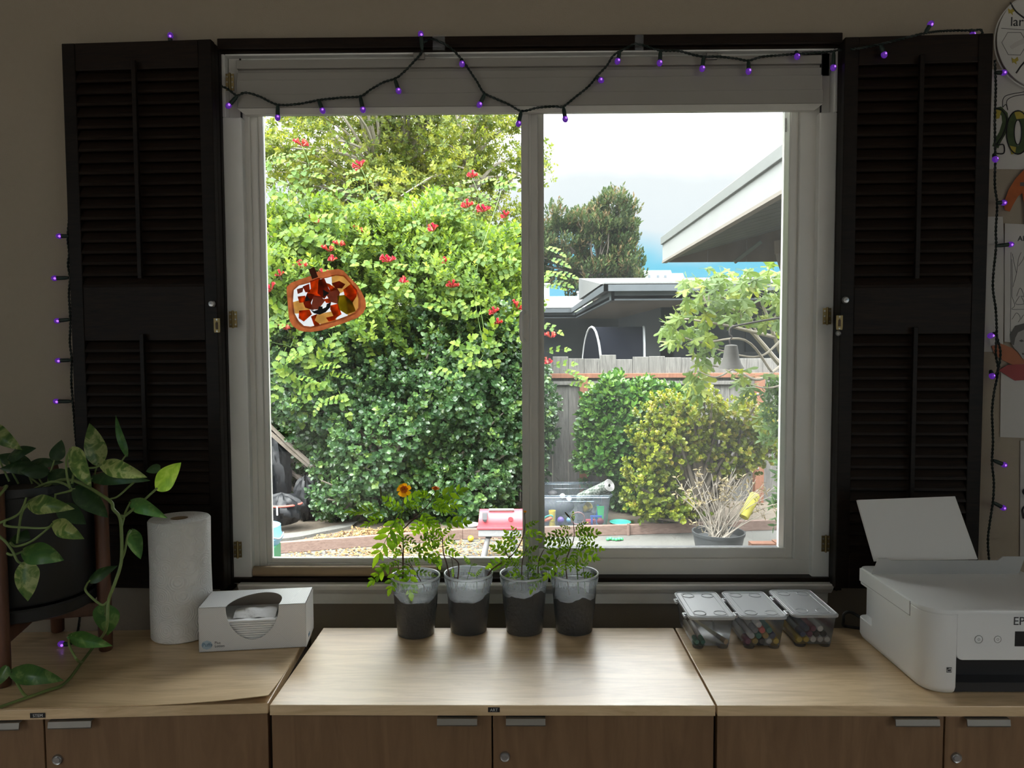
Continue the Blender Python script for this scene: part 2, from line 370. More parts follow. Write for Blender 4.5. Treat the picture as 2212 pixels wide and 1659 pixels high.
obj('insect_screen', MB().box((pxr0, YF+0.0775, pzr0), (pxr1, YF+0.0780, fz1 - 0.03)), 'screen_mesh', win)
mb = MB(); frame(mb, pxr0 - .004, pxr1 + .004, pzr0 - .004, fz1 - 0.02, 0.006, 0.0065, 0.006, 0.006, YF+0.0430, YF+0.0750)
obj('gasket', mb, 'rubber', win)
cx_, cz_ = U(1697, 270, YF+0.0430).x, U(1697, 270, YF+0.0430).z
obj('screen_clip', MB().tube([(cx_ + .008, YF+0.0430, cz_ + .02), (cx_, YF+0.0430, cz_ + .018), (cx_, YF+0.0430, cz_ - .018), (cx_ + .008, YF+0.0430, cz_ - .02)], 0.0018, 6), 'vinyl', win)
# ------------------------------------------------------------------ dark shutter frame round the opening and sill mouldings
FY = -0.035
hx0 = U(468, 90, FY).x; hx1 = U(1821, 90, FY).x; hz1 = U(1126, 76, FY).z; hz0 = U(1126, 107, FY).z
mb = MB(); mb.box((hx0, FY, hz0 + 0.008), (hx1, 0, hz1)); mb.box((ox0 - .002, FY + 0.012, hz0 - 0.001), (ox1 + .002, 0, hz0 + 0.01))
struct('trim_2', mb, 'dark_wood_h', 'dark stained wooden header above the window', bevel=0.003)
jb = U(1126, 1276, FY).z
for i, (a, b, c) in enumerate(((ox0 - 0.034, ox0 + .001, 0), (ox1 - .001, ox1 + 0.030, 1))):
    mb = MB(); mb.box((a, FY, jb), (b, 0, hz0 + 0.008))
    xs = a + 0.016 if c == 0 else b - 0.016
    mb.box((xs - .003, FY - 0.006, jb), (xs + .003, FY, hz0 + .008))
    struct('trim_%d' % (3 + i), mb, 'dark_wood', 'dark stained hanging strip beside the window', bevel=0.002)
bz1 = U(1126, 1249, FY).z; bz0 = U(1126, 1260, FY).z
struct('trim_5', MB().box((ox0 + .001, FY, bz0), (ox1 - .001, 0.10, bz1)), 'dark_wood_h', 'dark worn wooden sill strip under the window', bevel=0.003)
# stool + apron moulding
ax0 = U(516, 1270, -0.05).x; ax1 = U(1799, 1270, -0.05).x
z = lambda y, Y: U(1126, y, Y).z
prof = [(0, z(1262, -0.05)), (-0.055, z(1262, -0.055)), (-0.058, z(1266, -0.058)), (-0.052, z(1274, -0.052)), (-0.040, z(1281, -0.04)), (-0.028, z(1283, -0.028)), (-0.026, z(1304, -0.026)), (0, z(1304, -0.026))]
ax1b = U(1789, 1290, -0.03).x
mb = MB(); mb.prism([(y_, z_) for y_, z_ in prof[:5]] + [(0, prof[4][1])], lambda u, v, tt: (ax0 + tt, u, v), ax1 - ax0)
mb.prism([(0, prof[4][1]), (prof[5][0] - .004, prof[4][1]), prof[5], prof[6], prof[7]], lambda u, v, tt: (ax0 + .012 + tt, u, v), ax1b - ax0 - .012)
struct('trim_6', mb, 'white_paint', 'white painted window stool and apron moulding')
# brass hinges of the shutters
def hinge(x, y, label, Y):
    c = U(x, y, Y); h = thing('hinge', label, 'hinge', c, 'shutter hinges')
    mb = MB(); mb.box((c.x - .011, Y - .0022, c.z - .022), (c.x - .0012, Y, c.z + .022)); mb.box((c.x + .0012, Y - .0022, c.z - .022), (c.x + .011, Y, c.z + .022))
    obj('hinge_leaf', mb, 'brass', h); obj('knuckle', MB().cyl((c.x, Y - .003, c.z - .024), (c.x, Y - .003, c.z + .024), .003, n=8), 'brass', h, True)
    for sx in (-.007, .007):
        for sz in (-.014, 0, .014): obj('screw', MB().cyl((c.x + sx, Y - .0035, c.z + sz), (c.x + sx, Y - .001, c.z + sz), .0022, n=6), 'steel', h)
    return h
hinge(504, 690, 'bright brass hinge on the dark frame, level with the shutter knob near the paper pumpkin', FY - .006)
hinge(514, 1187, 'bright brass hinge on the dark frame above the tissue box', FY - .006)
hinge(497, 178, 'brass hinge on the dark frame behind the start of the purple light string', FY - .006)
hinge(1786, 683, 'tarnished brass hinge on the dark frame beside the fig tree pane, at mid height', FY - .006)
hinge(1783, 1174, 'tarnished brass hinge on the dark frame near the clear marker boxes', FY - .006)
# ------------------------------------------------------------------ louvred shutters, folded back against the wall
def shutter(pa, pb, z0, z1, label, zmid, rodx, knob, latch, flip, plate=True):
    """pa, pb: front plane corners (x, y) of the panel; zmid = (top of mid rail, bottom of mid rail); local u along width"""
    a = Vector((pa[0], pa[1], 0)); b = Vector((pb[0], pb[1], 0)); u = (b - a); W = u.length; u.normalize(); n = Vector((u.y, -u.x, 0))   # n towards the room
    if n.y > 0: n = -n
    T = 0.022
    def P(s, d, zz): q = a + u * s - n * d; return (q.x, q.y, zz)   # d = depth behind the front face
    def bx(mb, s0, s1, d0, d1, za, zb):
        return mb.hexa([P(s0, d0, za), P(s1, d0, za), P(s1, d1, za), P(s0, d1, za), P(s0, d0, zb), P(s1, d0, zb), P(s1, d1, zb), P(s0, d1, zb)])
    root = thing('louvered_shutter', label, 'shutter', P(W / 2, T, z0), 'dark window shutters')
    st = 0.036; tr = 0.072; br = 0.09
    for s0, s1 in ((0, st), (W - st, W)): obj('stile', bx(MB(), s0, s1, 0, T, z0, z1), 'dark_wood', root, bevel=0.002)
    for za, zb in ((z1 - tr, z1), (zmid[1], zmid[0]), (z0, z0 + br)): obj('rail', bx(MB(), st, W - st, 0.001, T - .001, za, zb), 'dark_wood_h', root, bevel=0.0015)
    # one louver profile, shared
    lw = W - 2 * st + 0.002
    prof = [(-.0185, -.0015), (-.012, -.0035), (.012, -.0035), (.0185, -.0012), (.0185, .0012), (.012, .0035), (-.012, .0035), (-.0185, .0015)]
    ang = math.radians(62)
    lm = MB(); ca, sa = math.cos(ang), math.sin(ang)
    pr = [(p * ca - q * sa, p * sa + q * ca) for p, q in prof]        # (depth, z)
    def lf(d_, z_, tt): q = u * (st - .001 + tt) - n * (T * 0.5 + d_); return (q.x, q.y, z_)
    lm.prism(pr, lf, lw); me = lm.mesh('louver', 'dark_wood_h')
    for za, zb in ((zmid[0], z1 - tr), (z0 + br, zmid[1])):
        k = round((zb - za) / 0.0302); dz = (zb - za) / k
        for i in range(k): place('louver', me, Matrix.Translation((a.x, a.y, za + dz * (i + .5))), root)
        obj('tilt_rod', bx(MB(), rodx * W - .006, rodx * W + .006, -.016, -.006, za + .02 - (.0 if za > zmid[0] - .01 else -.0), zb + .018), 'dark_wood', root, bevel=0.0015)
    # the second leaf folded behind
    mb = MB(); bx(mb, 0.002, W - .002, T + .004, T * 2, z0 + .002, z1 - .002); obj('folded_leaf', mb, 'dark_wood', root)
    k = U(*knob, pa[1] if not flip else pb[1]); f = a.lerp(b, .5)
    def onface(x, y):                  # pixel -> front face point
        r = ray(x, y); tt = (a - CAM).dot(n) / r.dot(n); q = CAM + r * tt; return q
    q = onface(*knob)
    M = Matrix.Translation(q) @ n.to_track_quat('Z', 'Y').to_matrix().to_4x4()
    kb = obj('knob', MB().lathe([(.004, 0), (.004, .006), (.0085, .010), (.0095, .015), (.007, .019), (.001, .020)], n=14, M=M), 'steel', root, True)
    q = onface(*latch)
    M = Matrix.Translation(q) @ n.to_track_quat('Z', 'Y').to_matrix().to_4x4()
    lt = obj('latch_plate', MB().prism([(-.0075, -.019), (.0075, -.019), (.0085, -.012), (.0085, .019), (-.0085, .019), (-.0085, -.012)], lambda x, y, t_: M @ Vector((x, y, t_)), .0015), 'brass', root)
    mb = MB(); mb.prism([(-.003, -.010), (.003, -.010), (.003, .006), (.0, .010), (-.003, .006)], lambda x, y, t_: M @ Vector((x, y, .001 + t_)), .0022)
    obj('keyhole', mb, 'cabinet_core', lt)
    for zz in (-.0155, .0155): obj('screw', MB().cyl(M @ Vector((0, zz, .001)), M @ Vector((0, zz, .0025)), .0022, n=7), 'steel', lt)
    if flip:
        q = onface(1811, 720)
        M2 = Matrix.Translation(q) @ n.to_track_quat('Z', 'Y').to_matrix().to_4x4()
        obj('latch_button', MB().lathe([(.0075, 0), (.0075, .003), (.005, .006), (.001, .007)], n=12, M=M2), 'steel', root, True)
    return root
YLa, YLb = -0.067, -0.087
a = U(153, 675, YLa); b = U(470, 675, YLb)
zt = U(465, 84, YLb).z; zb = U(470, 1274, YLb).z
shutter((a.x, YLa), (b.x, YLb), zb, zt, 'dark brown louvred shutter behind the pothos plant and paper towel roll', (U(300, 620, -.06).z, U(300, 736, -.06).z), 0.5, (463, 657), (469, 703), False)
YRa, YRb = -0.087, -0.103
a = U(1815, 675, YRa); b = U(2129, 675, YRb)
zt2 = U(1823, 80, YRa).z; zb2 = U(1826, 1271, YRa).z
shutter((a.x, YRa), (b.x, YRb), zb2, zt2, 'dark brown louvred shutter behind the white printer', (U(1960, 622, -.065).z, U(1960, 722, -.065).z), 0.508, (1822, 649), (1813, 697), True)
# ------------------------------------------------------------------ cellular shade header at the window top
SY = -0.036
sh = thing('window_shade', 'raised white window shade gathered at the top of the window', 'window shade', U(1145, 240, SY))
x0 = max(U(511, 180, SY).x, ox0 + .0115); x1 = min(U(1778, 180, SY).x, ox1 - .0115)
zz = lambda y, Y=SY: U(1126, y, Y).z
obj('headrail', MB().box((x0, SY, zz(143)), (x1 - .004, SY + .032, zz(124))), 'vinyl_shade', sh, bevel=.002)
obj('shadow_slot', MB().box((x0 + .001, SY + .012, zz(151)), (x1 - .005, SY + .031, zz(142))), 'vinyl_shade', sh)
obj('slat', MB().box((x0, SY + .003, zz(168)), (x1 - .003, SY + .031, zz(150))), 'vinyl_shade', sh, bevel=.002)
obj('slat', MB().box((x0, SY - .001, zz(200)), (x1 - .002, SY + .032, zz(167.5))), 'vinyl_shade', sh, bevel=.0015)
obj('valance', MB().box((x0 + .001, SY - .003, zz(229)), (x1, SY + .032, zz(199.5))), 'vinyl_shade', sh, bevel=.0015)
mb = MB(); za, zb_ = zz(229, SY - .003), zz(243, SY + .014)
mb.hexa([(x0 + .016, SY + .014, zb_), (x1 - .016, SY + .014, zb_), (x1 - .016, SY + .031, zb_), (x0 + .016, SY + .031, zb_), (x0 + .001, SY - .003, za), (x1, SY - .003, za), (x1, SY + .032, za), (x0 + .001, SY + .032, za)])
obj('bottom_rail', mb, 'vinyl', sh)
for x in (905, 1538):
    c = U(x, 121, SY - .006)
    obj('bracket', MB().cbox((c.x, SY - .003, c.z), (.03, .012, .018)).cbox((c.x, SY - .003, c.z + .004), (.05, .006, .005)), 'aluminium', sh, bevel=.002)
# ------------------------------------------------------------------ cabinets
ZC = 0.735; TH = 0.022
mat('door_gap', (0.012, 0.009, 0.007), 0.9)
def doorpair(root, front, xs, zt_, pulls, locks):
    """front(s, d) -> xy; doors between successive xs (world s along the front)"""
    ds = []
    for i in range(len(xs) - 1):
        s0, s1 = xs[i] + .0016, xs[i + 1] - .0016
        def P(s, d, z_): q = front(s, d); return (q[0], q[1], z_)
        mb = MB().hexa([P(s0, 0.003, .08), P(s1, .003, .08), P(s1, .021, .08), P(s0, .021, .08), P(s0, .003, zt_ - .003), P(s1, .003, zt_ - .003), P(s1, .021, zt_ - .003), P(s0, .021, zt_ - .003)])
        d = obj('door', mb, 'maple_door_shaded', root, bevel=.0012); ds.append(d)
        for (a0, a1) in pulls:
            if a0 < s1 and a1 > s0:
                mb = MB(); pr = [(-.016, -.0105), (-.0145, -.0135), (-.013, -.0105), (-.012, .0), (.006, .0012), (.006, .002), (-.0135, .0012)]
                mb.prism(pr, lambda u_, v_, t_: P(max(a0, s0 - .0) + t_, u_ + .003, zt_ - .004 + v_ + .0), min(a1, s1) - max(a0, s0))
                obj('pull', mb, 'aluminium', d)
        for (ls, lz) in locks:
            if s0 < ls < s1:
                q0, q1 = front(ls, .004), front(ls, -.004); nrm = (Vector((q1[0], q1[1], 0)) - Vector((q0[0], q0[1], 0))).normalized()
                M = Matrix.Translation((q0[0], q0[1], lz)) @ nrm.to_track_quat('Z', 'Y').to_matrix().to_4x4()
                lk = obj('lock', MB().lathe([(.0001, .006), (.0062, .006), (.0066, .0045), (.0072, .0045), (.0092, .0055), (.0105, .004), (.0108, 0)][::-1], n=18, M=M), 'steel', d, True)
    return ds
def tapelabel(root, s, c, w_, h_, M):
    o = obj('label_tape', MB().prism([(-w_ / 2, -h_ / 2), (w_ / 2, -h_ / 2), (w_ / 2, h_ / 2), (-w_ / 2, h_ / 2)], lambda x, y, t_: M @ Vector((x, y, t_)), .0006), 'label_black', root)
    me = textmesh(s, h_ * .85, 'lettering'); me.materials.clear(); me.materials.append(MATS['label_white'])
    xs = [v.co.x for v in me.vertices]; wd = max(xs) - min(xs)
    place('lettering', me, M @ Matrix.Translation((-wd / 2, -h_ * .3, .0009)), root)
# centre cabinet
fl = UZ(582, 1523, ZC); fr = UZ(1546, 1525, ZC); YFc = (fl.y + fr.y) / 2; YB = UZ(1070, 1356, ZC).y
cX0, cX1 = fl.x, fr.x
def cabinet(label, x0, x1, top, pulls, locks, split, tape, group='maple cabinets under the window'):
    root = thing('cabinet', label, 'cabinet', ((x0 + x1) / 2, (YFc + YB) / 2, 0), group)
    fy = YFc + .004
    obj('body', MB().box((x0 + .001, fy + .021, 0), (x1 - .001, YB, ZC - TH)), 'cabinet_core', root)
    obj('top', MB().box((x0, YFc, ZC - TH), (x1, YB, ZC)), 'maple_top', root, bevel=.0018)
    doorpair(root, lambda s, d: (s, fy + d), [x0] + split + [x1], ZC - TH, pulls, locks)
    if tape:
        c = U(tape[1], tape[2], YFc)
        tapelabel(root, tape[0], c, .024, .010, Matrix.Translation((c.x, YFc - .0002, c.z)) @ FACE)
    return root
fx = lambda x, y=1555: U(x, y, YFc).x
lz = U(1090, 1638, YFc).z
cabinet('maple laminate cabinet with four marigold cups on top', cX0, cX1, ZC, [(fx(945), fx(1031)), (fx(1093), fx(1178))], [(fx(1090), lz)], [fx(1063)], ('ART', 1067, 1533))
r0 = fx(1550, 1530)
cabinet('maple laminate cabinet carrying the white printer and marker boxes', r0, r0 + (fx(2045) - r0) * 2, ZC, [(fx(1931), fx(2026)), (fx(2085), fx(2178))], [(fx(2072), lz)], [fx(2045)], None)
# left cabinet: turned a little, its laminate lifting at the corner
ZL = ZC + .004
A_ = UZ(0, 1532, ZL); B_ = UZ(579, 1517, ZL)
uL = (B_ - A_).normalized(); nL = Vector((-uL.y, uL.x, 0))       # nL to the wall
wL = (fx(1063) - cX0) * 2
def frontL(s, d): q = B_ - uL * s + nL * d; return (q.x, q.y)
root = thing('cabinet', 'maple laminate cabinet with lifting top corner under the pothos stand', 'cabinet', (B_.x - wL / 2, (B_.y + YB) / 2, 0), 'maple cabinets under the window')
dep = YB - B_.y
backR = UZ(690, 1366, ZL); backR = Vector((B_.x + nL.x * dep - .002, B_.y + dep, ZL))
sd_ = Vector((backR.x - B_.x, backR.y - B_.y, 0))
def PL(s, t_, z_):                    # s along front from right corner, t_ 0..1 to the back
    q = B_ - uL * s + sd_ * t_; return (q.x, q.y, z_)
obj('body', MB().hexa([PL(wL, .06, 0), PL(.003, .06, 0), PL(.003, 1, 0), PL(wL, 1, 0), PL(wL, .06, ZL - TH - .003), PL(.003, .06, ZL - TH - .003), PL(.003, 1, ZL - TH - .003), PL(wL, 1, ZL - TH - .003)]), 'cabinet_core', root)
obj('top', MB().hexa([PL(wL, 0, ZL - TH - .002), PL(0, 0, ZL - TH - .002), PL(0, 1, ZL - TH - .002), PL(wL, 1, ZL - TH - .002), PL(wL, 0, ZL - .002), PL(0, 0, ZL - .002), PL(0, 1, ZL - .002), PL(wL, 1, ZL - .002)]), 'maple_top', root, bevel=.0015)
g1 = []; N1, N2 = 30, 16
def lift(s, t_): return .0145 * max(0, 1 - s / .27) ** 2 * max(0, 1 - t_ / .45) ** 1.6
for lay in (0, 1):
    g1.append([[PL(wL * (i / N1) ** 2.0, .004 + .996 * j / N2, ZL - .0015 + lift(wL * (i / N1) ** 2.0, j / N2) + .0014 * lay) for j in range(N2 + 1)] for i in range(N1 + 1)])
mb = MB(); mb.sheet(g1[1]); mb.sheet([r[::-1] for r in g1[0]])
e0 = [g1[0][i][0] for i in range(N1 + 1)]; e1 = [g1[1][i][0] for i in range(N1 + 1)]
mb.sheet([e0, e1]); mb.sheet([g1[1][0], g1[0][0]])
obj('laminate_sheet', mb, 'maple_top', root, True)
sL = lambda x: (Vector((B_.x, B_.y, 0)) - Vector((UXL(x).x, UXL(x).y, 0))).length
def UXL(x, y=1560):
    r = ray(x, y); tt = (B_ - CAM).dot(nL) / r.dot(nL); return CAM + r * tt
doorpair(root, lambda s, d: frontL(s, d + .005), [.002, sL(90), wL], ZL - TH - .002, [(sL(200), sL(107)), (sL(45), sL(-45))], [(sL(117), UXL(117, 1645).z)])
c = UXL(82, 1545)
Rz = Matrix.Rotation(math.atan2(uL.y, uL.x), 4, 'Z')
tapelabel(root, 'STEM', c, .030, .010, Matrix.Translation((c.x + nL.x * -.0004, c.y - .0006, c.z)) @ Rz @ FACE)
# ================================================================== THINGS IN THE ROOM
clearmat('cup_plastic', (0.93, 0.95, 0.97), 0.05, haze=0.25, hazecol=(0.90, 0.94, 0.98), rough=0.25, transluc=0.75)
clearmat('cup_rim', (0.9, 0.92, 0.95), 0.05, haze=0.8, hazecol=(0.92, 0.95, 0.98), rough=0.25, transluc=0.6)
mat('soil', (0.022, 0.016, 0.011), 0.95, var=0.6, scale=60, bump=0.3, bscale=120)
mat('paper_white', (0.80, 0.79, 0.77), 0.7)
mat('tape_white', (0.74, 0.74, 0.72), 0.6)
leafmat('marigold_leaf', [(0, (0.075, 0.17, 0.025)), (0.5, (0.17, 0.33, 0.035)), (1, (0.32, 0.52, 0.055))], 0.42, 0.58)
mat('stem_red', (0.10, 0.045, 0.03), 0.6, var=0.3, scale=80)
mat('stem_green', (0.12, 0.20, 0.05), 0.6)
leafmat('petal_yellow', [(0, (0.85, 0.46, 0.02)), (1, (0.85, 0.46, 0.02))], 0.5, 0.5)
leafmat('petal_orange', [(0, (0.75, 0.27, 0.015)), (1, (0.75, 0.27, 0.015))], 0.55, 0.4)
mat('bud_dry', (0.10, 0.09, 0.03), 0.7)
def addrnd(me, val):                  # one random number for every face of the mesh
    at = me.attributes.new('rnd', 'FLOAT', 'FACE')
    n = len(me.polygons); arr = val if hasattr(val, '__len__') else [val] * n
    at.data.foreach_set('value', arr)
def pinnate(pairs, leafl, leafw, droop, spread=1.0, serr=0.12, seed=0, shift=0.5):
    """compound leaf along +X of length 1: rachis and pairs of leaflets"""
    rg = random.Random(seed); mb = MB(); rnd = []
    rc = [Vector((t, 0.02 * math.sin(3 * t), -droop * t * t)) for t in [i / 7 for i in range(8)]]
    mb.tube(rc, [.014 - .010 * i / 7 for i in range(8)], 4); rnd += [.6] * len(mb.f)
    def leaflet(o, d, l, wd):
        d = d.normalized(); side = d.cross(Vector((0, 0, 1))).normalized(); up = side.cross(d)
        prof = [(0, .05), (.14, .55), (.3, .92), (.46, 1.0), (.62, .86), (.78, .58), (.9, .28), (1, 0)]
        c = []; lf = []; rt = []
        for i, (t, wv) in enumerate(prof):
            p = o + d * (l * t) - Vector((0, 0, 1)) * (droop * .35 * l * t * t)
            wv2 = wv * wd * (1 + (serr if i % 2 else -serr))
            c.append(p); lf.append(p + side * wv2 + up * wv2 * .35); rt.append(p - side * wv2 + up * wv2 * .35)
        k = len(c); vs = c + lf + rt; fs = []
        for i in range(k - 1):
            fs.append((i, i + 1, k + i + 1, k + i)); fs.append((i, 2 * k + i, 2 * k + i + 1, i + 1))
        n0 = len(mb.f); mb.add(vs, fs); r = rg.uniform(.1, .9); rnd.extend([min(1, max(0, r + rg.uniform(-.08, .08))) for _ in fs])
    for i in range(pairs):
        t = .2 + .72 * i / max(1, pairs - 1) if pairs > 1 else .6
        p = Vector((t, 0.02 * math.sin(3 * t), -droop * t * t)); sc = (.62 + .38 * math.sin(PI * min(1, (i + .8) / pairs)))
        for sg in (-1, 1):
            a = math.radians(rg.uniform(42, 58) * spread) * sg
            leaflet(p + Vector((rg.uniform(-.02, .02), 0, 0)), Vector((math.cos(a), math.sin(a), rg.uniform(-.15, .2))), leafl * sc * rg.uniform(.85, 1.1), leafw * sc)
    leaflet(rc[-1] - Vector((.03, 0, 0)), Vector((1, 0, -2 * droop * .5)), leafl * .95, leafw)
    me = mb.mesh('leaf', 'marigold_leaf', True); addrnd(me, rnd); return me
LEAF_BIG = [pinnate(5, .40, .068, .16, 1.0, .1, s) for s in (1, 2, 3)]
LEAF_MID = [pinnate(4, .40, .10, .22, 1.05, .08, s) for s in (4, 5)]
LEAF_OVAL = [pinnate(5, .27, .07, .1, 1.1, .05, s) for s in (6, 7, 8)]
def orient(base, tip, hint, sc=1.0, roll=0.0):
    x = Vector(tip) - Vector(base); l = x.length; x.normalize()
    h = Vector(hint); z = (h - x * h.dot(x))
    if z.length < 1e-4: z = x.orthogonal()
    z.normalize(); y = z.cross(x)
    M = Matrix((x, y, z)).transposed().to_4x4()
    return Matrix.Translation(base) @ M @ Matrix.Rotation(roll, 4, 'X') @ Matrix.Diagonal((l, l * sc, l, 1))
def flower(parent, c, r, n, open_=1.0, up=(0, -.6, .8), petal='petal_yellow', core='petal_orange'):
    mb = MB(); z = Vector(up).normalized(); x = z.orthogonal().normalized(); y = z.cross(x)
    for k in range(n):
        a = 2 * PI * k / n + .2 * math.sin(k * 5); d = x * math.cos(a) + y * math.sin(a); s = z.cross(d)
        g = []
        for i, (t, wv) in enumerate(((.1, .25), (.4, .6), (.7, .85), (.9, .8), (1.0, .5))):
            p = Vector(c) + d * (r * t * open_) + z * (r * (.25 * t * (1 - open_) * 3 + .12 * math.sin(4 * t + k)))
            g.append([p - s * (wv * r * .42), p + z * r * .06, p + s * (wv * r * .42)])
        mb.sheet(g)
    f = obj('flower', mb, petal, parent, True)
    mb = MB()
    for k in range(26):
        a = k * 2.4; rr = r * .42 * math.sqrt(k / 26); p = Vector(c) + (x * math.cos(a) + y * math.sin(a)) * rr
        mb.cyl(p, p + z * r * (.55 - .3 * rr / (r * .42)) + (x * math.cos(a) + y * math.sin(a)) * r * .12, r * .07, r * .10, 5)
    obj('flower_center', mb, core, f)
    obj('calyx', MB().lathe([(r * .12, -r * .9), (r * .26, -r * .5), (r * .28, 0), (r * .2, r * .1)], c, 8, M=z.to_track_quat('Z', 'Y').to_matrix()), 'stem_green', f, True)
    return f
def marigold(label, bx, by, soil, stems, leaves, flowers, buds=(), pxr=56.0, tagside=None, seed=0):
    rg = random.Random(seed)
    c = UZ(bx, by, ZC); c.y += .047                          # by = front rim of the base
    c = Vector((c.x, c.y, ZC + .001))
    root = thing('potted_marigold', label, 'potted plant', c, 'marigold seedlings in clear cups')
    R1 = .0628; R0 = .047; H = .150
    rr = lambda z_: R0 + (R1 - .003 - R0) * (z_ / H)
    prof = [(R0 - .004, .004), (R0 - .001, .0), (R0, .002), (rr(.05), .05), (rr(.1), .1), (rr(.122) + .0002, .122), (rr(.1225) + .002, .1225), (R1 - .0015, H - .006), (R1 - .0015, H - .004)]
    obj('cup', MB().lathe(prof, c, 40, cap0=True), 'cup_plastic', root, True)
    obj('cup_rim', MB().lathe([(R1 - .0018, H - .005), (R1 + .0005, H - .004), (R1 + .001, H - .001), (R1 - .0005, H + .0008), (R1 - .0032, H), (R1 - .0035, H - .006)], c, 40), 'cup_rim', root, True)
    mb = MB()
    for k in range(44):
        a = 2 * PI * k / 44; d = Vector((math.cos(a), math.sin(a), 0))
        mb.cyl(c + d * (rr(.125) + .0022) + Vector((0, 0, .1245)), c + d * (R1 - .001) + Vector((0, 0, .139)), .0006, n=4, caps=False)
    obj('rim_ribs', mb, 'cup_rim', root)
    mb = MB(); n = 40; vs = []; fs = []
    zs = [.0015, .03, .06, soil * .9]
    for z_ in zs:
        for j in range(n): a = 2 * PI * j / n; r_ = rr(z_) - .0009; vs.append((c.x + r_ * math.cos(a), c.y + r_ * math.sin(a), c.z + z_))
    for q in (1.0, .9, .45):
        for j in range(n):
            a = 2 * PI * j / n
            zt_ = soil + (.006 * math.sin(2 * a + seed) + .004 * math.sin(5 * a + seed * 2) + rg.uniform(-.0022, .0022)) * (1 if q == 1 else .6)
            r_ = (rr(zt_) - .0009) * q; vs.append((c.x + r_ * math.cos(a), c.y + r_ * math.sin(a), c.z + zt_ + (.003 if q < 1 else 0)))
    k = len(zs) + 3
    for i in range(k - 1):
        for j in range(n): fs.append((i * n + j, i * n + (j + 1) % n, (i + 1) * n + (j + 1) % n, (i + 1) * n + j))
    fs.append(tuple(range(n - 1, -1, -1))); fs.append(tuple((k - 1) * n + j for j in range(n)))
    obj('soil', mb.add(vs, fs), 'soil', root, True)
    if tagside is not None:
        a0 = tagside
        g = [[(c.x + (rr(z_) + .0012) * math.cos(a0 + da), c.y + (rr(z_) + .0012) * math.sin(a0 + da), c.z + z_) for da in (-.35, -.17, 0, .17, .35)] for z_ in (.05, .075, .1)]
        obj('tape_label', MB().sheet(g), 'tape_white', root, True)
    for pts, r_, m in stems:
        P = [U(x, y, c.y + dy) for x, y, dy in pts]
        if pts[0][1] > 1228: P[0] = Vector((P[0].x, P[0].y, c.z + soil))
        S = spline(P, 5); obj('stem', MB().tube(S, [r_ * (1 - .55 * i / len(S)) for i in range(len(S))], 6), m, root, True)
    for bx_, by_, tx, ty, kind, dy in leaves:
        me = rg.choice({'b': LEAF_BIG, 'm': LEAF_MID, 'o': LEAF_OVAL}[kind])
        B = U(bx_, by_, c.y + dy * .4); T = U(tx, ty, c.y + dy)
        hint = Vector((rg.uniform(-.35, .35), -.75 + rg.uniform(-.3, .3), .65))
        place('leaf', me, orient(B, T, hint, rg.uniform(.9, 1.15), rg.uniform(-.25, .25)), root)
    for fx_, fy_, rpx, n_, op, up, core in flowers:
        flower(root, U(fx_, fy_, c.y), rpx * (c.y - CAM.y) / FPX, n_, op, up, core=core)
    for x, y, x2, y2 in buds:
        a_, b_ = U(x, y, c.y - .01), U(x2, y2, c.y - .01); mid = a_.lerp(b_, .6)
        obj('bud', MB().tube([a_, a_.lerp(b_, .3), mid, b_], [.0008, .0022, .0024, .0008], 6), 'bud_dry', root, True)
    return root
S1, S2 = 'stem_red', 'stem_green'
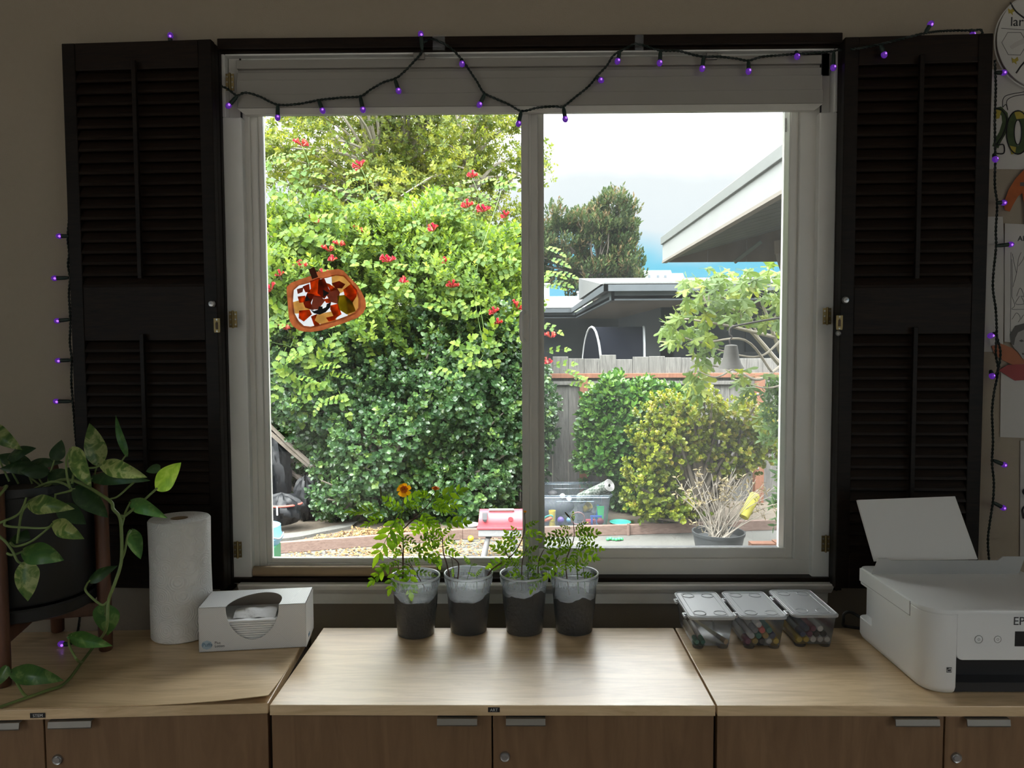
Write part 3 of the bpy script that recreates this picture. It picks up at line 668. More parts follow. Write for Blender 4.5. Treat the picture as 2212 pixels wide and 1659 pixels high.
marigold('tallest potted marigold with open orange flower in a clear cup', 893, 1383, .098,
    [([(868, 1250, 0), (871, 1200, 0), (870, 1150, 0), (868, 1110, 0), (873, 1066, 0)], .0022, S1), ([(871, 1143, 0), (900, 1115, .01), (925, 1090, .01), (940, 1064, .01)], .0017, S1),
     ([(868, 1112, 0), (850, 1115, -.005), (835, 1108, 0), (824, 1075, -.01), (823, 1058, -.01)], .0014, S2), ([(905, 1250, .005), (890, 1228, 0), (865, 1215, -.01), (830, 1200, -.015)], .0015, S1),
     ([(925, 1245, .01), (895, 1232, 0), (885, 1215, -.01)], .0014, S1), ([(875, 1248, -.01), (868, 1190, -.01), (864, 1180, -.01)], .0013, S1), ([(862, 1252, .0), (860, 1224, -.01), (845, 1215, -.02)], .0012, S1)],
    [(835, 1107, 764, 1098, 'b', -.01), (838, 1112, 790, 1128, 'b', -.02), (862, 1108, 812, 1196, 'b', -.04), (868, 1108, 850, 1170, 'b', -.03), (866, 1100, 835, 1078, 'm', -.01), (868, 1095, 905, 1068, 'm', 0),
     (880, 1105, 845, 1090, 'b', -.03), (872, 1090, 900, 1092, 'b', -.02), (906, 1108, 947, 1143, 'b', -.03), (908, 1105, 930, 1132, 'b', -.045), (930, 1085, 988, 1055, 'm', .01), (932, 1088, 984, 1088, 'b', 0), (928, 1092, 975, 1102, 'b', -.01),
     (905, 1118, 893, 1152, 'm', .02), (915, 1110, 912, 1150, 'm', .02), (955, 1132, 1004, 1124, 'm', .01), (928, 1086, 958, 1100, 'b', -.03), (935, 1075, 905, 1062, 'm', .01), (872, 1158, 850, 1176, 'm', -.01), (872, 1156, 893, 1168, 'm', -.02), (872, 1160, 878, 1182, 'm', -.03),
     (870, 1200, 850, 1188, 'm', -.01), (868, 1210, 838, 1222, 'o', -.01), (845, 1215, 802, 1252, 'm', -.03), (838, 1214, 812, 1240, 'o', -.03), (832, 1202, 812, 1208, 'o', -.01), (872, 1215, 893, 1205, 'm', -.01), (885, 1220, 884, 1277, 'm', -.055), (862, 1220, 841, 1268, 'm', -.05), (878, 1216, 868, 1250, 'm', -.05),
     (880, 1195, 905, 1182, 'm', .0), (895, 1190, 935, 1176, 'm', .01), (895, 1195, 938, 1206, 'm', .01), (893, 1200, 905, 1225, 'o', -.02), (890, 1235, 935, 1240, 'o', 0), (868, 1185, 850, 1200, 'm', 0), (905, 1170, 930, 1150, 'm', .015), (910, 1160, 940, 1165, 'm', .015)],
    [(873, 1059, 16, 7, 1.0, (.1, -.75, .6), 'petal_orange'), (941, 1056, 11, 6, .8, (.1, -.4, .9), 'petal_orange'), (864, 1180, 6, 5, .5, (-.2, -.4, .9), 'petal_orange'), (858, 1122, 4.5, 5, .5, (-.2, -.4, .9), 'petal_yellow')],
    [(823, 1078, 822, 1050)], tagside=.35, seed=1)
marigold('sparse leggy potted marigold with one long leaning stem in a clear cup', 1010, 1376, .092,
    [([(978, 1245, -.01), (966, 1222, -.01), (958, 1195, 0), (955, 1160, 0), (948, 1128, 0)], .0021, S1), ([(984, 1247, 0), (991, 1226, 0), (985, 1210, 0), (970, 1202, .005), (944, 1197, .01)], .0019, S1), ([(986, 1246, .01), (978, 1222, .01), (975, 1203, .01)], .0013, S1),
     ([(1040, 1250, 0), (1058, 1236, 0), (1082, 1217, 0), (1103, 1202, 0), (1118, 1184, 0), (1129, 1160, 0), (1134, 1135, 0), (1133, 1108, 0)], .0022, S1), ([(1030, 1250, 0), (1030, 1240, 0)], .0012, S2), ([(1000, 1250, .02), (1018, 1222, .02)], .0010, S2), ([(1097, 1203, 0), (1092, 1185, 0)], .0009, S1), ([(1096, 1199, 0), (1080, 1183, 0)], .0009, S1)],
    [(957, 1182, 973, 1160, 'm', -.01), (955, 1172, 938, 1150, 'm', 0), (956, 1186, 985, 1196, 'm', 0), (951, 1150, 940, 1128, 'm', .01), (952, 1160, 968, 1142, 'm', .01), (955, 1192, 926, 1208, 'm', .02), (942, 1197, 952, 1225, 'm', .01), (955, 1176, 928, 1178, 'm', .01), (978, 1225, 978, 1243, 'o', -.01),
     (1015, 1222, 1028, 1218, 'm', .01), (1018, 1222, 1004, 1204, 'o', .02), (1028, 1246, 1036, 1232, 'm', -.005), (1030, 1246, 1014, 1238, 'o', 0), (958, 1165, 950, 1145, 'o', -.02), (970, 1165, 985, 1175, 'o', 0),
     (1098, 1206, 1058, 1222, 'm', .0), (1090, 1211, 1070, 1228, 'o', 0), (1100, 1200, 1068, 1180, 'm', .01), (1110, 1194, 1082, 1172, 'm', .01), (1118, 1184, 1090, 1162, 'o', .01), (1120, 1180, 1096, 1152, 'm', .01), (1128, 1165, 1108, 1140, 'o', .01), (1133, 1140, 1155, 1126, 'm', 0), (1130, 1155, 1160, 1150, 'm', 0), (1128, 1160, 1142, 1166, 'o', 0), (1108, 1198, 1092, 1220, 'm', 0), (1115, 1188, 1124, 1196, 'o', 0), (1134, 1130, 1142, 1145, 'o', 0)],
    [(1134, 1106, 6.5, 6, .45, (.15, -.3, .95), 'petal_yellow')], seed=2)
marigold('short bushy potted marigold in a clear cup beside the leggy one', 1133, 1377, .104,
    [([(1127, 1250, -.01), (1128, 1215, -.01), (1138, 1180, -.01)], .0018, S1), ([(1163, 1247, 0), (1163, 1218, 0), (1170, 1196, 0), (1176, 1186, 0)], .0017, S1), ([(1140, 1250, 0), (1142, 1200, 0), (1148, 1180, 0)], .0014, S2), ([(1118, 1250, .01), (1112, 1220, .01), (1104, 1212, .01)], .0012, S2), ([(1150, 1250, -.01), (1152, 1225, -.02)], .0012, S2)],
    [(1128, 1215, 1097, 1210, 'b', -.01), (1127, 1232, 1100, 1240, 'm', -.02), (1130, 1206, 1112, 1188, 'm', -.01), (1134, 1200, 1152, 1182, 'm', -.01), (1138, 1210, 1164, 1205, 'm', 0), (1140, 1222, 1168, 1228, 'o', 0), (1160, 1232, 1150, 1266, 'm', -.06), (1158, 1236, 1166, 1252, 'o', -.06), (1128, 1238, 1106, 1250, 'o', -.02),
     (1138, 1188, 1138, 1170, 'o', -.01), (1135, 1215, 1152, 1232, 'm', -.03), (1128, 1220, 1112, 1226, 'o', -.03), (1142, 1200, 1128, 1192, 'm', -.02), (1146, 1190, 1160, 1182, 'o', 0), (1170, 1200, 1180, 1205, 'o', 0), (1142, 1230, 1130, 1245, 'o', -.03), (1150, 1225, 1140, 1215, 'o', -.02), (1120, 1240, 1128, 1250, 'm', -.03), (1112, 1220, 1120, 1206, 'o', 0), (1140, 1195, 1150, 1200, 'o', -.03)],
    [], [(1151, 1190, 1157, 1178)], tagside=PI - .35, seed=3)
marigold('dense leafy potted marigold in a clear cup beside the bushy one', 1243, 1376, .090,
    [([(1199, 1246, -.01), (1200, 1218, -.01), (1207, 1194, -.01), (1212, 1180, -.01)], .0017, S1), ([(1231, 1248, -.01), (1222, 1222, -.01), (1230, 1190, 0), (1240, 1160, 0), (1238, 1122, 0)], .0018, S1), ([(1250, 1248, 0), (1246, 1215, 0), (1250, 1185, 0), (1256, 1160, 0)], .0015, S2), ([(1265, 1248, .01), (1260, 1225, .01)], .0012, S2), ([(1238, 1122, 0), (1230, 1112, -.01)], .0008, S1)],
    [(1238, 1128, 1238, 1108, 'o', 0), (1236, 1142, 1214, 1136, 'o', 0), (1240, 1146, 1262, 1130, 'o', 0), (1242, 1150, 1290, 1150, 'o', -.01), (1250, 1175, 1298, 1184, 'o', -.01), (1250, 1168, 1283, 1160, 'o', -.02), (1228, 1168, 1176, 1152, 'o', 0), (1222, 1178, 1168, 1164, 'o', .01), (1212, 1184, 1172, 1208, 'm', -.02), (1208, 1194, 1186, 1182, 'm', -.02),
     (1208, 1205, 1182, 1238, 'm', -.05), (1224, 1198, 1216, 1228, 'b', -.04), (1236, 1194, 1234, 1224, 'b', -.04), (1244, 1188, 1284, 1202, 'm', -.02), (1240, 1160, 1264, 1144, 'm', -.01), (1234, 1156, 1204, 1146, 'm', -.01), (1244, 1236, 1256, 1212, 'm', -.02), (1248, 1240, 1282, 1244, 'o', -.01), (1222, 1236, 1204, 1242, 'o', -.03), (1262, 1228, 1270, 1212, 'o', .01),
     (1238, 1170, 1215, 1165, 'm', -.03), (1242, 1176, 1262, 1178, 'm', -.03), (1232, 1182, 1210, 1190, 'm', -.04), (1246, 1182, 1240, 1205, 'm', -.04), (1238, 1150, 1228, 1160, 'o', -.02), (1246, 1160, 1270, 1172, 'o', -.02), (1226, 1210, 1246, 1222, 'o', -.03), (1206, 1200, 1226, 1180, 'm', -.02)],
    [], [(1232, 1120, 1220, 1106)], tagside=.3, seed=4)
# ------------------------------------------------------------------ paper towel roll
def towelmat():
    m, nt, b = newmat('towel'); b.inputs['Base Color'].default_value = (0.83, 0.82, 0.80, 1); b.inputs['Roughness'].default_value = 0.9
    tc = nt.nodes.new('ShaderNodeTexCoord'); v = nt.nodes.new('ShaderNodeTexVoronoi'); v.inputs['Scale'].default_value = 26; v.inputs['Randomness'].default_value = 0.6
    L(nt, tc.outputs['Object'], v.inputs['Vector'])
    m1 = nt.nodes.new('ShaderNodeMath'); m1.operation = 'MULTIPLY'; m1.inputs[1].default_value = 46
    m2 = nt.nodes.new('ShaderNodeMath'); m2.operation = 'SINE'
    L(nt, v.outputs['Distance'], m1.inputs[0]); L(nt, m1.outputs[0], m2.inputs[0])
    bp = nt.nodes.new('ShaderNodeBump'); bp.inputs['Strength'].default_value = 0.35; bp.inputs['Distance'].default_value = 0.002
    L(nt, m2.outputs[0], bp.inputs['Height']); L(nt, bp.outputs[0], b.inputs['Normal'])
towelmat()
mat('cardboard', (0.36, 0.26, 0.16), 0.85, var=0.1, scale=40)
c = UZ(379, 1412, ZL); TR = .0735; c = Vector((-.8650, CAM.y + 1.842, ZL + .0005)); TT = U(365, 1118, c.y).z - c.z
root = thing('paper_towel_roll', 'tall white embossed paper towel roll standing beside the tissue box', 'paper towels', c)
prof = [(.021, .001), (TR - .004, 0), (TR, .004), (TR, TT * .3), (TR - .0015, TT * .6), (TR, TT - .004), (TR - .003, TT), (.021, TT - .001)]
obj('roll', MB().lathe(prof, c, 48), 'towel', root, True)
obj('cardboard_core', MB().lathe([(.021, .001), (.021, TT - .001), (.0195, TT - .001), (.0195, .001)], c, 24), 'cardboard', root, True)
g = []
for k in range(9):
    a = -1.05 + .12 * k; off = .0006 + .0002 * k
    g.append([(c.x + (TR + off) * math.cos(a + .06 * math.sin(5 * t)), c.y + (TR + off) * math.sin(a + .06 * math.sin(5 * t)), c.z + .003 + (TT - .003) * t) for t in [i / 14 for i in range(15)]])
obj('loose_sheet', MB().sheet(g), 'towel', root, True)
# ------------------------------------------------------------------ tissue box
def boxprint():
    m, nt, b = newmat('tissue_card'); b.inputs['Roughness'].default_value = 0.45
    tc = nt.nodes.new('ShaderNodeTexCoord'); ck = nt.nodes.new('ShaderNodeTexChecker'); mp = nt.nodes.new('ShaderNodeMapping')
    mp.inputs['Rotation'].default_value = (0, PI / 4, 0); mp.inputs['Scale'].default_value = (30, 30, 30)
    L(nt, tc.outputs['Object'], mp.inputs[0]); L(nt, mp.outputs[0], ck.inputs['Vector']); ck.inputs['Scale'].default_value = 1
    w1 = nt.nodes.new('ShaderNodeTexWave'); w1.inputs['Scale'].default_value = 3.2; w1.bands_direction = 'X'; L(nt, mp.outputs[0], w1.inputs['Vector'])
    w2 = nt.nodes.new('ShaderNodeTexWave'); w2.inputs['Scale'].default_value = 3.2; w2.bands_direction = 'Z'; L(nt, mp.outputs[0], w2.inputs['Vector'])
    mx = nt.nodes.new('ShaderNodeMix'); mx.data_type = 'FLOAT'; L(nt, ck.outputs['Fac'], mx.inputs[0]); L(nt, w1.outputs['Fac'], mx.inputs[2]); L(nt, w2.outputs['Fac'], mx.inputs[3])
    c_ = ramp(nt, mx.outputs[0], [(0.35, (0.66, 0.66, 0.665)), (0.65, (0.75, 0.75, 0.75))]); L(nt, c_, b.inputs['Base Color'])
boxprint()
mat('card_inside', (0.42, 0.37, 0.31), 0.9); mat('tissue', (0.84, 0.84, 0.84), 0.85, bump=.2, bscale=60)
mat('logo_blue', (0.16, 0.28, 0.42), 0.5); mat('logo_grey', (0.25, 0.25, 0.27), 0.5); mat('logo_pale', (0.45, 0.58, 0.68), 0.5)
fl_ = UZ(430, 1410, ZL); fr_ = UZ(662, 1398, ZL); hT = U(546, 1309, (fl_.y + fr_.y) / 2).z - ZL
ux = (fr_ - fl_); TW = ux.length; ux.normalize(); uy = Vector((-ux.y, ux.x, 0)); TD = .122
root = thing('tissue_box', 'silver-white tissue box with an oval opening standing beside the paper towel roll', 'tissue box', (fl_ + fr_) / 2)
def TB(s, d, h): q = fl_ + ux * s + uy * d; return (q.x, q.y, ZL + .0008 + h)
cs = TW * .500; rx = .062
arcf = [(cs + rx * math.cos(a) * (1 - .12 * abs(math.sin(a)) ** 3), hT - (.083) * abs(math.sin(a)) ** .9) for a in [PI * i / 18 for i in range(19)]]      # right -> left along the front
front = [(0, 0), (TW, 0), (TW, hT)] + arcf + [(0, hT)]
th = .0012
def fan(mb, poly, fn):                # polygon with a notch: triangulate with bmesh
    bm = bmesh.new(); vs = [bm.verts.new(fn(u_, v_, 0)) for u_, v_ in poly]; bm.faces.new(vs)
    r_ = bmesh.ops.extrude_face_region(bm, geom=bm.faces[:]); dv = Vector(fn(0, 0, 1)) - Vector(fn(0, 0, 0))
    bmesh.ops.translate(bm, verts=[v for v in r_['geom'] if isinstance(v, bmesh.types.BMVert)], vec=dv)
    bmesh.ops.triangulate(bm, faces=[f for f in bm.faces if len(f.verts) > 4]); bmesh.ops.recalc_face_normals(bm, faces=bm.faces[:])
    bm.verts.index_update(); mb.add([v.co[:] for v in bm.verts], [tuple(v.index for v in f.verts) for f in bm.faces]); bm.free(); return mb
obj('front_panel', fan(MB(), front, lambda s, h, t_: TB(s, th * t_, h)), 'tissue_card', root)
arct = [(cs + rx * math.cos(a) * (1 - .1 * abs(math.sin(a)) ** 3) - .0 + .012 * math.sin(a), .098 * abs(math.sin(a)) ** .8) for a in [PI * i / 18 for i in range(19)]]
top = [(TW, 0), (TW, TD), (0, TD), (0, 0)] + arct[::-1]
obj('top_panel', fan(MB(), top, lambda s, d, t_: TB(s, d, hT - th * t_)), 'tissue_card', root)
obj('back_panel', MB().hexa([TB(0, TD - th, 0), TB(TW, TD - th, 0), TB(TW, TD, 0), TB(0, TD, 0), TB(0, TD - th, hT), TB(TW, TD - th, hT), TB(TW, TD, hT), TB(0, TD, hT)]), ['card_inside'], root)
for s0, nm in ((0, 'side_panel'), (TW - th, 'side_panel')):
    obj(nm, MB().hexa([TB(s0, 0, 0), TB(s0 + th, 0, 0), TB(s0 + th, TD, 0), TB(s0, TD, 0), TB(s0, 0, hT), TB(s0 + th, 0, hT), TB(s0 + th, TD, hT), TB(s0, TD, hT)]), 'tissue_card', root)
obj('bottom_panel', MB().hexa([TB(0, 0, 0), TB(TW, 0, 0), TB(TW, TD, 0), TB(0, TD, 0), TB(0, 0, th), TB(TW, 0, th), TB(TW, TD, th), TB(0, TD, th)]), 'card_inside', root)
st_ = thing('tissue_stack', 'stack of white folded tissues inside the tissue box', 'tissues', Vector(TB(TW / 2, .06, th)))
nT = 13; hS = .070
for i in range(nT):
    z0_, z1_ = th + hS * i / nT, th + hS * (i + 1) / nT - .0006; j = .0012 * math.sin(i * 2.3)
    obj('tissue', MB().hexa([TB(.004, .006 + j, z0_), TB(TW - .004, .006 - j, z0_), TB(TW - .004, TD - .006, z0_), TB(.004, TD - .006, z0_), TB(.004, .005 + j, z1_), TB(TW - .004, .005 - j, z1_), TB(TW - .004, TD - .006, z1_), TB(.004, TD - .006, z1_)]), 'tissue', st_, bevel=.0012)
g = []
for i in range(11):
    s = TW * (.30 + .40 * i / 10)
    g.append([TB(s, .018 + .09 * t, hS + .0015 + .010 * math.sin(PI * min(1, t * 1.15)) ** 1.0 + .002 * math.sin(i * 1.3 + t * 7)) for t in [k / 10 for k in range(11)]])
obj('loose_tissue', MB().sheet(g), 'tissue', st_, True)
RzT = Matrix.Rotation(math.atan2(ux.y, ux.x), 4, 'Z')
def onbox(s, h): return Matrix.Translation(Vector(TB(s, -.0004, h))) @ RzT @ FACE
def oval(rx_, ry_, n=28, w_=0): return [(rx_ * math.cos(2 * PI * i / n) * (1 + w_ * math.cos(8 * 2 * PI * i / n)), ry_ * math.sin(2 * PI * i / n) * (1 + w_ * math.cos(8 * 2 * PI * i / n))) for i in range(n)]
Mo = onbox(.0185, .017)
obj('logo_badge', MB().prism(oval(.0125, .0105, 40, .05), lambda x, y, t_: Mo @ Vector((x, y, t_)), .0002), 'logo_pale', root)
text('logo_lettering', 'Puffs', .0125, onbox(.0075, .0135) @ Matrix.Translation((0, 0, .0004)) @ Matrix.Shear('XZ', 4, (0.0, 0.0)), 'logo_blue', root)
text('logo_lettering', 'Plus', .0088, onbox(.036, .0185), 'logo_grey', root)
text('logo_lettering', 'Lotion', .0088, onbox(.036, .0105), 'logo_grey', root)
Ms = Matrix.Translation(Vector(TB(TW + .0005, .03, .012))) @ RzT @ Matrix.Rotation(PI / 2, 4, 'Z') @ FACE
text('logo_lettering', 'Puffs', .012, Ms, 'logo_blue', root)
# ------------------------------------------------------------------ cardboard tube on the sill
c0 = U(549, 1236, -.0155); c1 = U(945, 1236, -.0155); c0.z = c1.z = bz1 + .0143; c0.x = max(c0.x, ox0 + tl + .001); zt_ = bz1 + .0155
root = thing('cardboard_tube', 'long tan cardboard tube lying on the window sill behind the marigold cups', 'tube', ((c0.x + c1.x) / 2, -.015, bz1))
mb = MB(); xs = [c0.x, c1.x]
obj('tube_wall', MB().tube([(c0.x, -.015, c0.z), (c1.x, -.015, c0.z)], .0145, 20, caps=False), 'cardboard', root, True)
obj('tube_end', MB().tube([(c0.x, -.015, c0.z), (c0.x + .002, -.015, c0.z)], .0143, 20), 'cardboard', root, True)
# ------------------------------------------------------------------ adhesive tape on the header
clearmat('sticky_tape', (0.9, 0.9, 0.88), 0.05, haze=0.16, rough=0.2)
for x, y, w_, lb in ((948, 92, 26, 'strip of clear tape holding the light string near its upright bulb'), (1381, 92, 18, 'strip of clear tape holding the light string over the sky pane')):
    cc = U(x, y, FY - .002); k = (FY - CAM.y) / FPX
    g = [[(cc.x + w_ * k * (i / 4 - .5), FY - .0016 - .002 * math.sin(PI * i / 4), cc.z + 16 * k * (1 - 2 * j / 4)) for j in range(5)] for i in range(5)]
    tag(obj('adhesive_tape', MB().sheet(g), 'sticky_tape', None, True), lb, 'tape', 'clear tape strips')
# ------------------------------------------------------------------ plant stand, black pot, pothos
woodmat('walnut', (0.07, 0.028, 0.016), (0.17, 0.07, 0.038), (8, 8, 1.2), 0.4, 1.2, 3.0)
mat('pot_black', (0.012, 0.013, 0.014), 0.45)
mat('vine', (0.17, 0.24, 0.07), 0.5, var=0.25, scale=60)
def pothosmat(name, dark, mid, pale, th=0.58):
    m, nt, b = newmat(name); b.inputs['Roughness'].default_value = 0.28
    tc = nt.nodes.new('ShaderNodeTexCoord'); n = nt.nodes.new('ShaderNodeTexNoise'); n.inputs['Scale'].default_value = 32; n.inputs['Detail'].default_value = 5; n.inputs['Distortion'].default_value = 1.2
    L(nt, tc.outputs['Object'], n.inputs['Vector'])
    c = ramp(nt, n.outputs['Fac'], [(0.30, dark), (th - .1, mid), (th, pale), (0.8, mid)])
    L(nt, c, b.inputs['Base Color'])
    tr = nt.nodes.new('ShaderNodeBsdfTranslucent'); hs = nt.nodes.new('ShaderNodeHueSaturation'); hs.inputs['Value'].default_value = 2.0; hs.inputs['Hue'].default_value = 0.485
    L(nt, c, hs.inputs['Color']); L(nt, hs.outputs[0], tr.inputs[0])
    mx = nt.nodes.new('ShaderNodeMixShader'); mx.inputs[0].default_value = 0.4
    L(nt, b.outputs[0], mx.inputs[1]); L(nt, tr.outputs[0], mx.inputs[2]); L(nt, mx.outputs[0], nt.nodes['Material Output'].inputs[0])
pothosmat('pothos_varieg', (0.05, 0.13, 0.03), (0.13, 0.22, 0.05), (0.36, 0.42, 0.16), .56)
pothosmat('pothos_backlit', (0.17, 0.36, 0.03), (0.27, 0.48, 0.04), (0.38, 0.56, 0.08), .6)  # leaf lit from behind, the glow put into its colour
pothosmat('pothos_dark', (0.018, 0.055, 0.02), (0.035, 0.085, 0.028), (0.07, 0.13, 0.05), .66)
pothosmat('pothos_green', (0.04, 0.13, 0.035), (0.07, 0.18, 0.04), (0.16, 0.27, 0.08), .64)
fb = UZ(8, 1482, ZL); rb = UZ(229, 1404, ZL)
mid = (fb + rb) / 2; dv = rb - fb; per = Vector((-dv.y, dv.x, 0)); ctr = mid + per * .5; ctr.z = ZL
legs = [fb, rb, rb + per, fb + per]
root = thing('plant_stand', 'walnut dowel-legged plant stand holding the black pot', 'plant stand', ctr)
LH = U(10, 1053, fb.y).z - ZL
for p in legs:
    obj('leg', MB().lathe([(.013, 0), (.0155, .004), (.016, .05), (.016, LH - .01), (.0145, LH - .002), (.012, LH)], (p.x, p.y, ZL), 16, cap0=True, cap1=True), 'walnut', root, True)
zb_ = .088
for a, b in ((0, 2), (1, 3)):
    p, q = legs[a], legs[b]; d = (q - p).normalized(); s = Vector((-d.y, d.x, 0)) * .010
    obj('cross_bar', MB().hexa([(*(p - s).xy, ZL + zb_), (*(q - s).xy, ZL + zb_), (*(q + s).xy, ZL + zb_), (*(p + s).xy, ZL + zb_), (*(p - s).xy, ZL + zb_ + .034), (*(q - s).xy, ZL + zb_ + .034), (*(q + s).xy, ZL + zb_ + .034), (*(p + s).xy, ZL + zb_ + .034)]), 'walnut', root, bevel=.003)
PR = (legs[0] - ctr).xy.length - .016; PZ = ZL + zb_ + .034
root = thing('planter_pot', 'round matte black planter pot standing in the walnut stand', 'pot', (ctr.x, ctr.y, PZ))
PH = .30
obj('saucer', MB().lathe([(.001, .001), (PR - .012, .001), (PR - .003, .006), (PR, .03), (PR - .003, .034), (PR - .006, .03)], (ctr.x, ctr.y, PZ), 40), 'pot_black', root, True)
obj('pot_wall', MB().lathe([(PR - .03, .036), (PR - .010, .038), (PR - .006, .045), (PR - .002, PH - .02), (PR, PH - .018), (PR, PH), (PR - .006, PH), (PR - .008, PH - .03)], (ctr.x, ctr.y, PZ), 40), 'pot_black', root, True)
obj('soil', MB().lathe([(.001, PH - .026), (PR - .007, PH - .03)], (ctr.x, ctr.y, PZ), 32), 'soil', root)
ph = thing('pothos_plant', 'trailing variegated pothos plant growing from the black pot', 'plant', (ctr.x, ctr.y, PZ + PH - .03))
def pleaf(bx, by, tx, ty, wpx, yb, yt, m, arch=.12, fold=.25, roll=0.0, hint=(0, -.8, .6), curl=0.0):
    B, T = U(bx, by, yb), U(tx, ty, yt); x = T - B; l = x.length; x.normalize(); h = Vector(hint); z = (h - x * h.dot(x)).normalized(); y = z.cross(x)
    R = Matrix.Rotation(roll, 3, x); z = R @ z; y = R @ y
    W = wpx * (yb - CAM.y) / FPX * .5
    prof = [(0, .10), (.03, .42), (.08, .68), (.16, .90), (.26, 1.0), (.38, .99), (.5, .90), (.62, .76), (.74, .58), (.85, .37), (.93, .18), (1, 0.01)]
    g = []
    for t, wv in prof:
        back = -.07 * (1 - min(1, t / .12))           # heart lobes
        row = []
        for s in (-1, -.72, -.4, 0, .4, .72, 1):
            p = B + x * (l * (t + back * abs(s))) + z * (arch * l * math.sin(PI * t) - curl * l * t * t) + y * (W * wv * s) + z * (-fold * W * wv * abs(s) ** 1.3) + z * (.03 * l * math.sin(9 * t + 4 * s) * abs(s) * .3)
            row.append(p)
        g.append(row)
    lf = obj('leaf', MB().sheet(g), m, ph, True)
    md = lf.modifiers.new('smooth', 'SUBSURF'); md.levels = 1; md.render_levels = 1
    return lf
V, D, G, LM = 'pothos_varieg', 'pothos_dark', 'pothos_green', 'pothos_backlit'
yc = ctr.y
PLEAVES = [(340, 1054, 391, 999, 54, yc - .05, yc - .04, LM, .05, .1, -.2, (0, -1, .3)), (220, 1003, 318, 1031, 40, yc - .06, yc - .08, V, .16, .5, .35), (200, 1033, 325, 1038, 30, yc - .03, yc - .05, D, .1, .3, .3),
 (155, 971, 198, 1052, 44, yc - .10, yc - .14, V, .1, .3, .1, (0, -1, .3)), (213, 1000, 193, 914, 48, yc + .0, yc + .03, V, .05, .2, .1, (0, -1, .2)), (273, 982, 250, 897, 17, yc, yc + .02, G, .12, .4, .5, (-.4, -1, .1)),
 (118, 994, 133, 950, 36, yc - .02, yc, D, .05, .2, 0, (0, -1, .2)), (-25, 922, 48, 972, 38, yc - .02, yc - .04, V, .12, .4, .3), (62, 1087, 161, 1099, 44, yc - .16, yc - .19, V, .18, .5, .3), (115, 1130, 182, 1164, 40, yc - .17, yc - .2, V, .16, .5, .3),
 (52, 1189, 138, 1210, 52, yc - .18, yc - .20, G, .1, .3, -.1, (0, -.9, .5)), (56, 1217, 60, 1299, 58, yc - .19, yc - .2, V, .06, .2, 0, (0, -1, .15)), (163, 1055, 234, 1118, 46, yc - .06, yc - .08, D, .05, .2, 0), (128, 1094, 186, 1132, 42, yc - .09, yc - .1, D, .05, .2, 0),
 (284, 1084, 362, 1119, 34, yc - .06, yc - .09, G, .22, .4, .2), (284, 1146, 304, 1208, 32, yc - .06, yc - .08, G, .08, .35, -.5, (0, -1, 0)), (345, 1010, 315, 1018, 24, yc - .03, yc - .03, D, .15, .3, 0), (194, 1254, 254, 1222, 30, yc - .10, yc - .08, D, .1, .3, 0),
 (226, 1309, 232, 1373, 62, yc - .08, yc - .07, G, .03, .15, 0, (0, -1, .1)), (150, 1375, 243, 1395, 34, yc - .15, yc - .17, G, .16, .6, .2), (26, 1452, 138, 1470, 44, fb.y - .03, fb.y - .04, G, .14, .35, .1), (14, 1440, -6, 1482, 30, fb.y - .03, fb.y - .04, G, .05, .3, 0),
 (18, 988, 78, 968, 36, yc, yc + .0, D, .12, .3, 0), (62, 1002, -15, 985, 36, yc + .02, yc, D, .1, .3, 0), (48, 1012, 138, 998, 34, yc + .01, yc, D, .1, .3, 0), (82, 1012, -2, 1012, 34, yc - .02, yc - .04, D, .1, .3, 0), (102, 1020, 42, 1018, 34, yc - .04, yc - .05, D, .1, .3, 0), (20, 1150, 66, 1165, 44, yc - .12, yc - .13, D, .05, .2, 0),
 (150, 1010, 190, 1040, 40, yc - .02, yc - .04, D, .05, .2, 0), (110, 1020, 160, 1050, 40, yc - .03, yc - .05, D, .05, .2, 0)]
for a in PLEAVES: pleaf(*a)
def vine(pts, r, taper=.7):
    S = spline(pts, 6); obj('vine', MB().tube(S, [r * (1 - (1 - taper) * i / len(S)) for i in range(len(S))], 8), 'vine', ph, True)
Uv = lambda L_: [U(x, y, Y) for x, y, Y in L_]
pz = PZ + PH - .03
top_ = lambda dx, dy: (ctr.x + dx, ctr.y + dy, pz)
def rim_(x, y, Y):                    # where a runner crosses the pot rim on its way to a pixel point
    q = U(x, y, Y); d = Vector((q.x - ctr.x, q.y - ctr.y, 0)).normalized() * (PR - .002); return (ctr.x + d.x, ctr.y + d.y, PZ + PH + .010)
main = [top_(.03, -.03), rim_(232, 1078, yc - .10)] + Uv([(232, 1078, yc - .10), (245, 1100, yc - .11), (258, 1116, yc - .11), (262, 1145, yc - .11), (262, 1212, yc - .11), (248, 1260, yc - .12), (234, 1300, yc - .12), (229, 1360, yc - .12)]) + [UZ(205, 1393, ZL + .02), UZ(177, 1430, ZL + .006), UZ(140, 1476, ZL + .005), UZ(100, 1492, ZL + .005), UZ(55, 1508, ZL + .005), UZ(-20, 1534, ZL + .005)]
vine(main, .0038, .8)
vine(Uv([(262, 1115, yc - .11), (270, 1114, yc - .10), (300, 1090, yc - .07), (340, 1054, yc - .05)]), .0036)
vine(Uv([(262, 1140, yc - .11), (270, 1110, yc - .09), (278, 1092, yc - .07), (284, 1084, yc - .06)]), .0028)
vine(Uv([(262, 1212, yc - .11), (270, 1190, yc - .1), (275, 1160, yc - .08), (284, 1146, yc - .06)]), .0026)
vine(Uv([(233, 1300, yc - .12), (218, 1306, yc - .12), (186, 1278, yc - .12), (188, 1262, yc - .11), (194, 1254, yc - .10)]), .0028)
vine(Uv([(228, 1330, yc - .12), (226, 1309, yc - .08)]), .002)
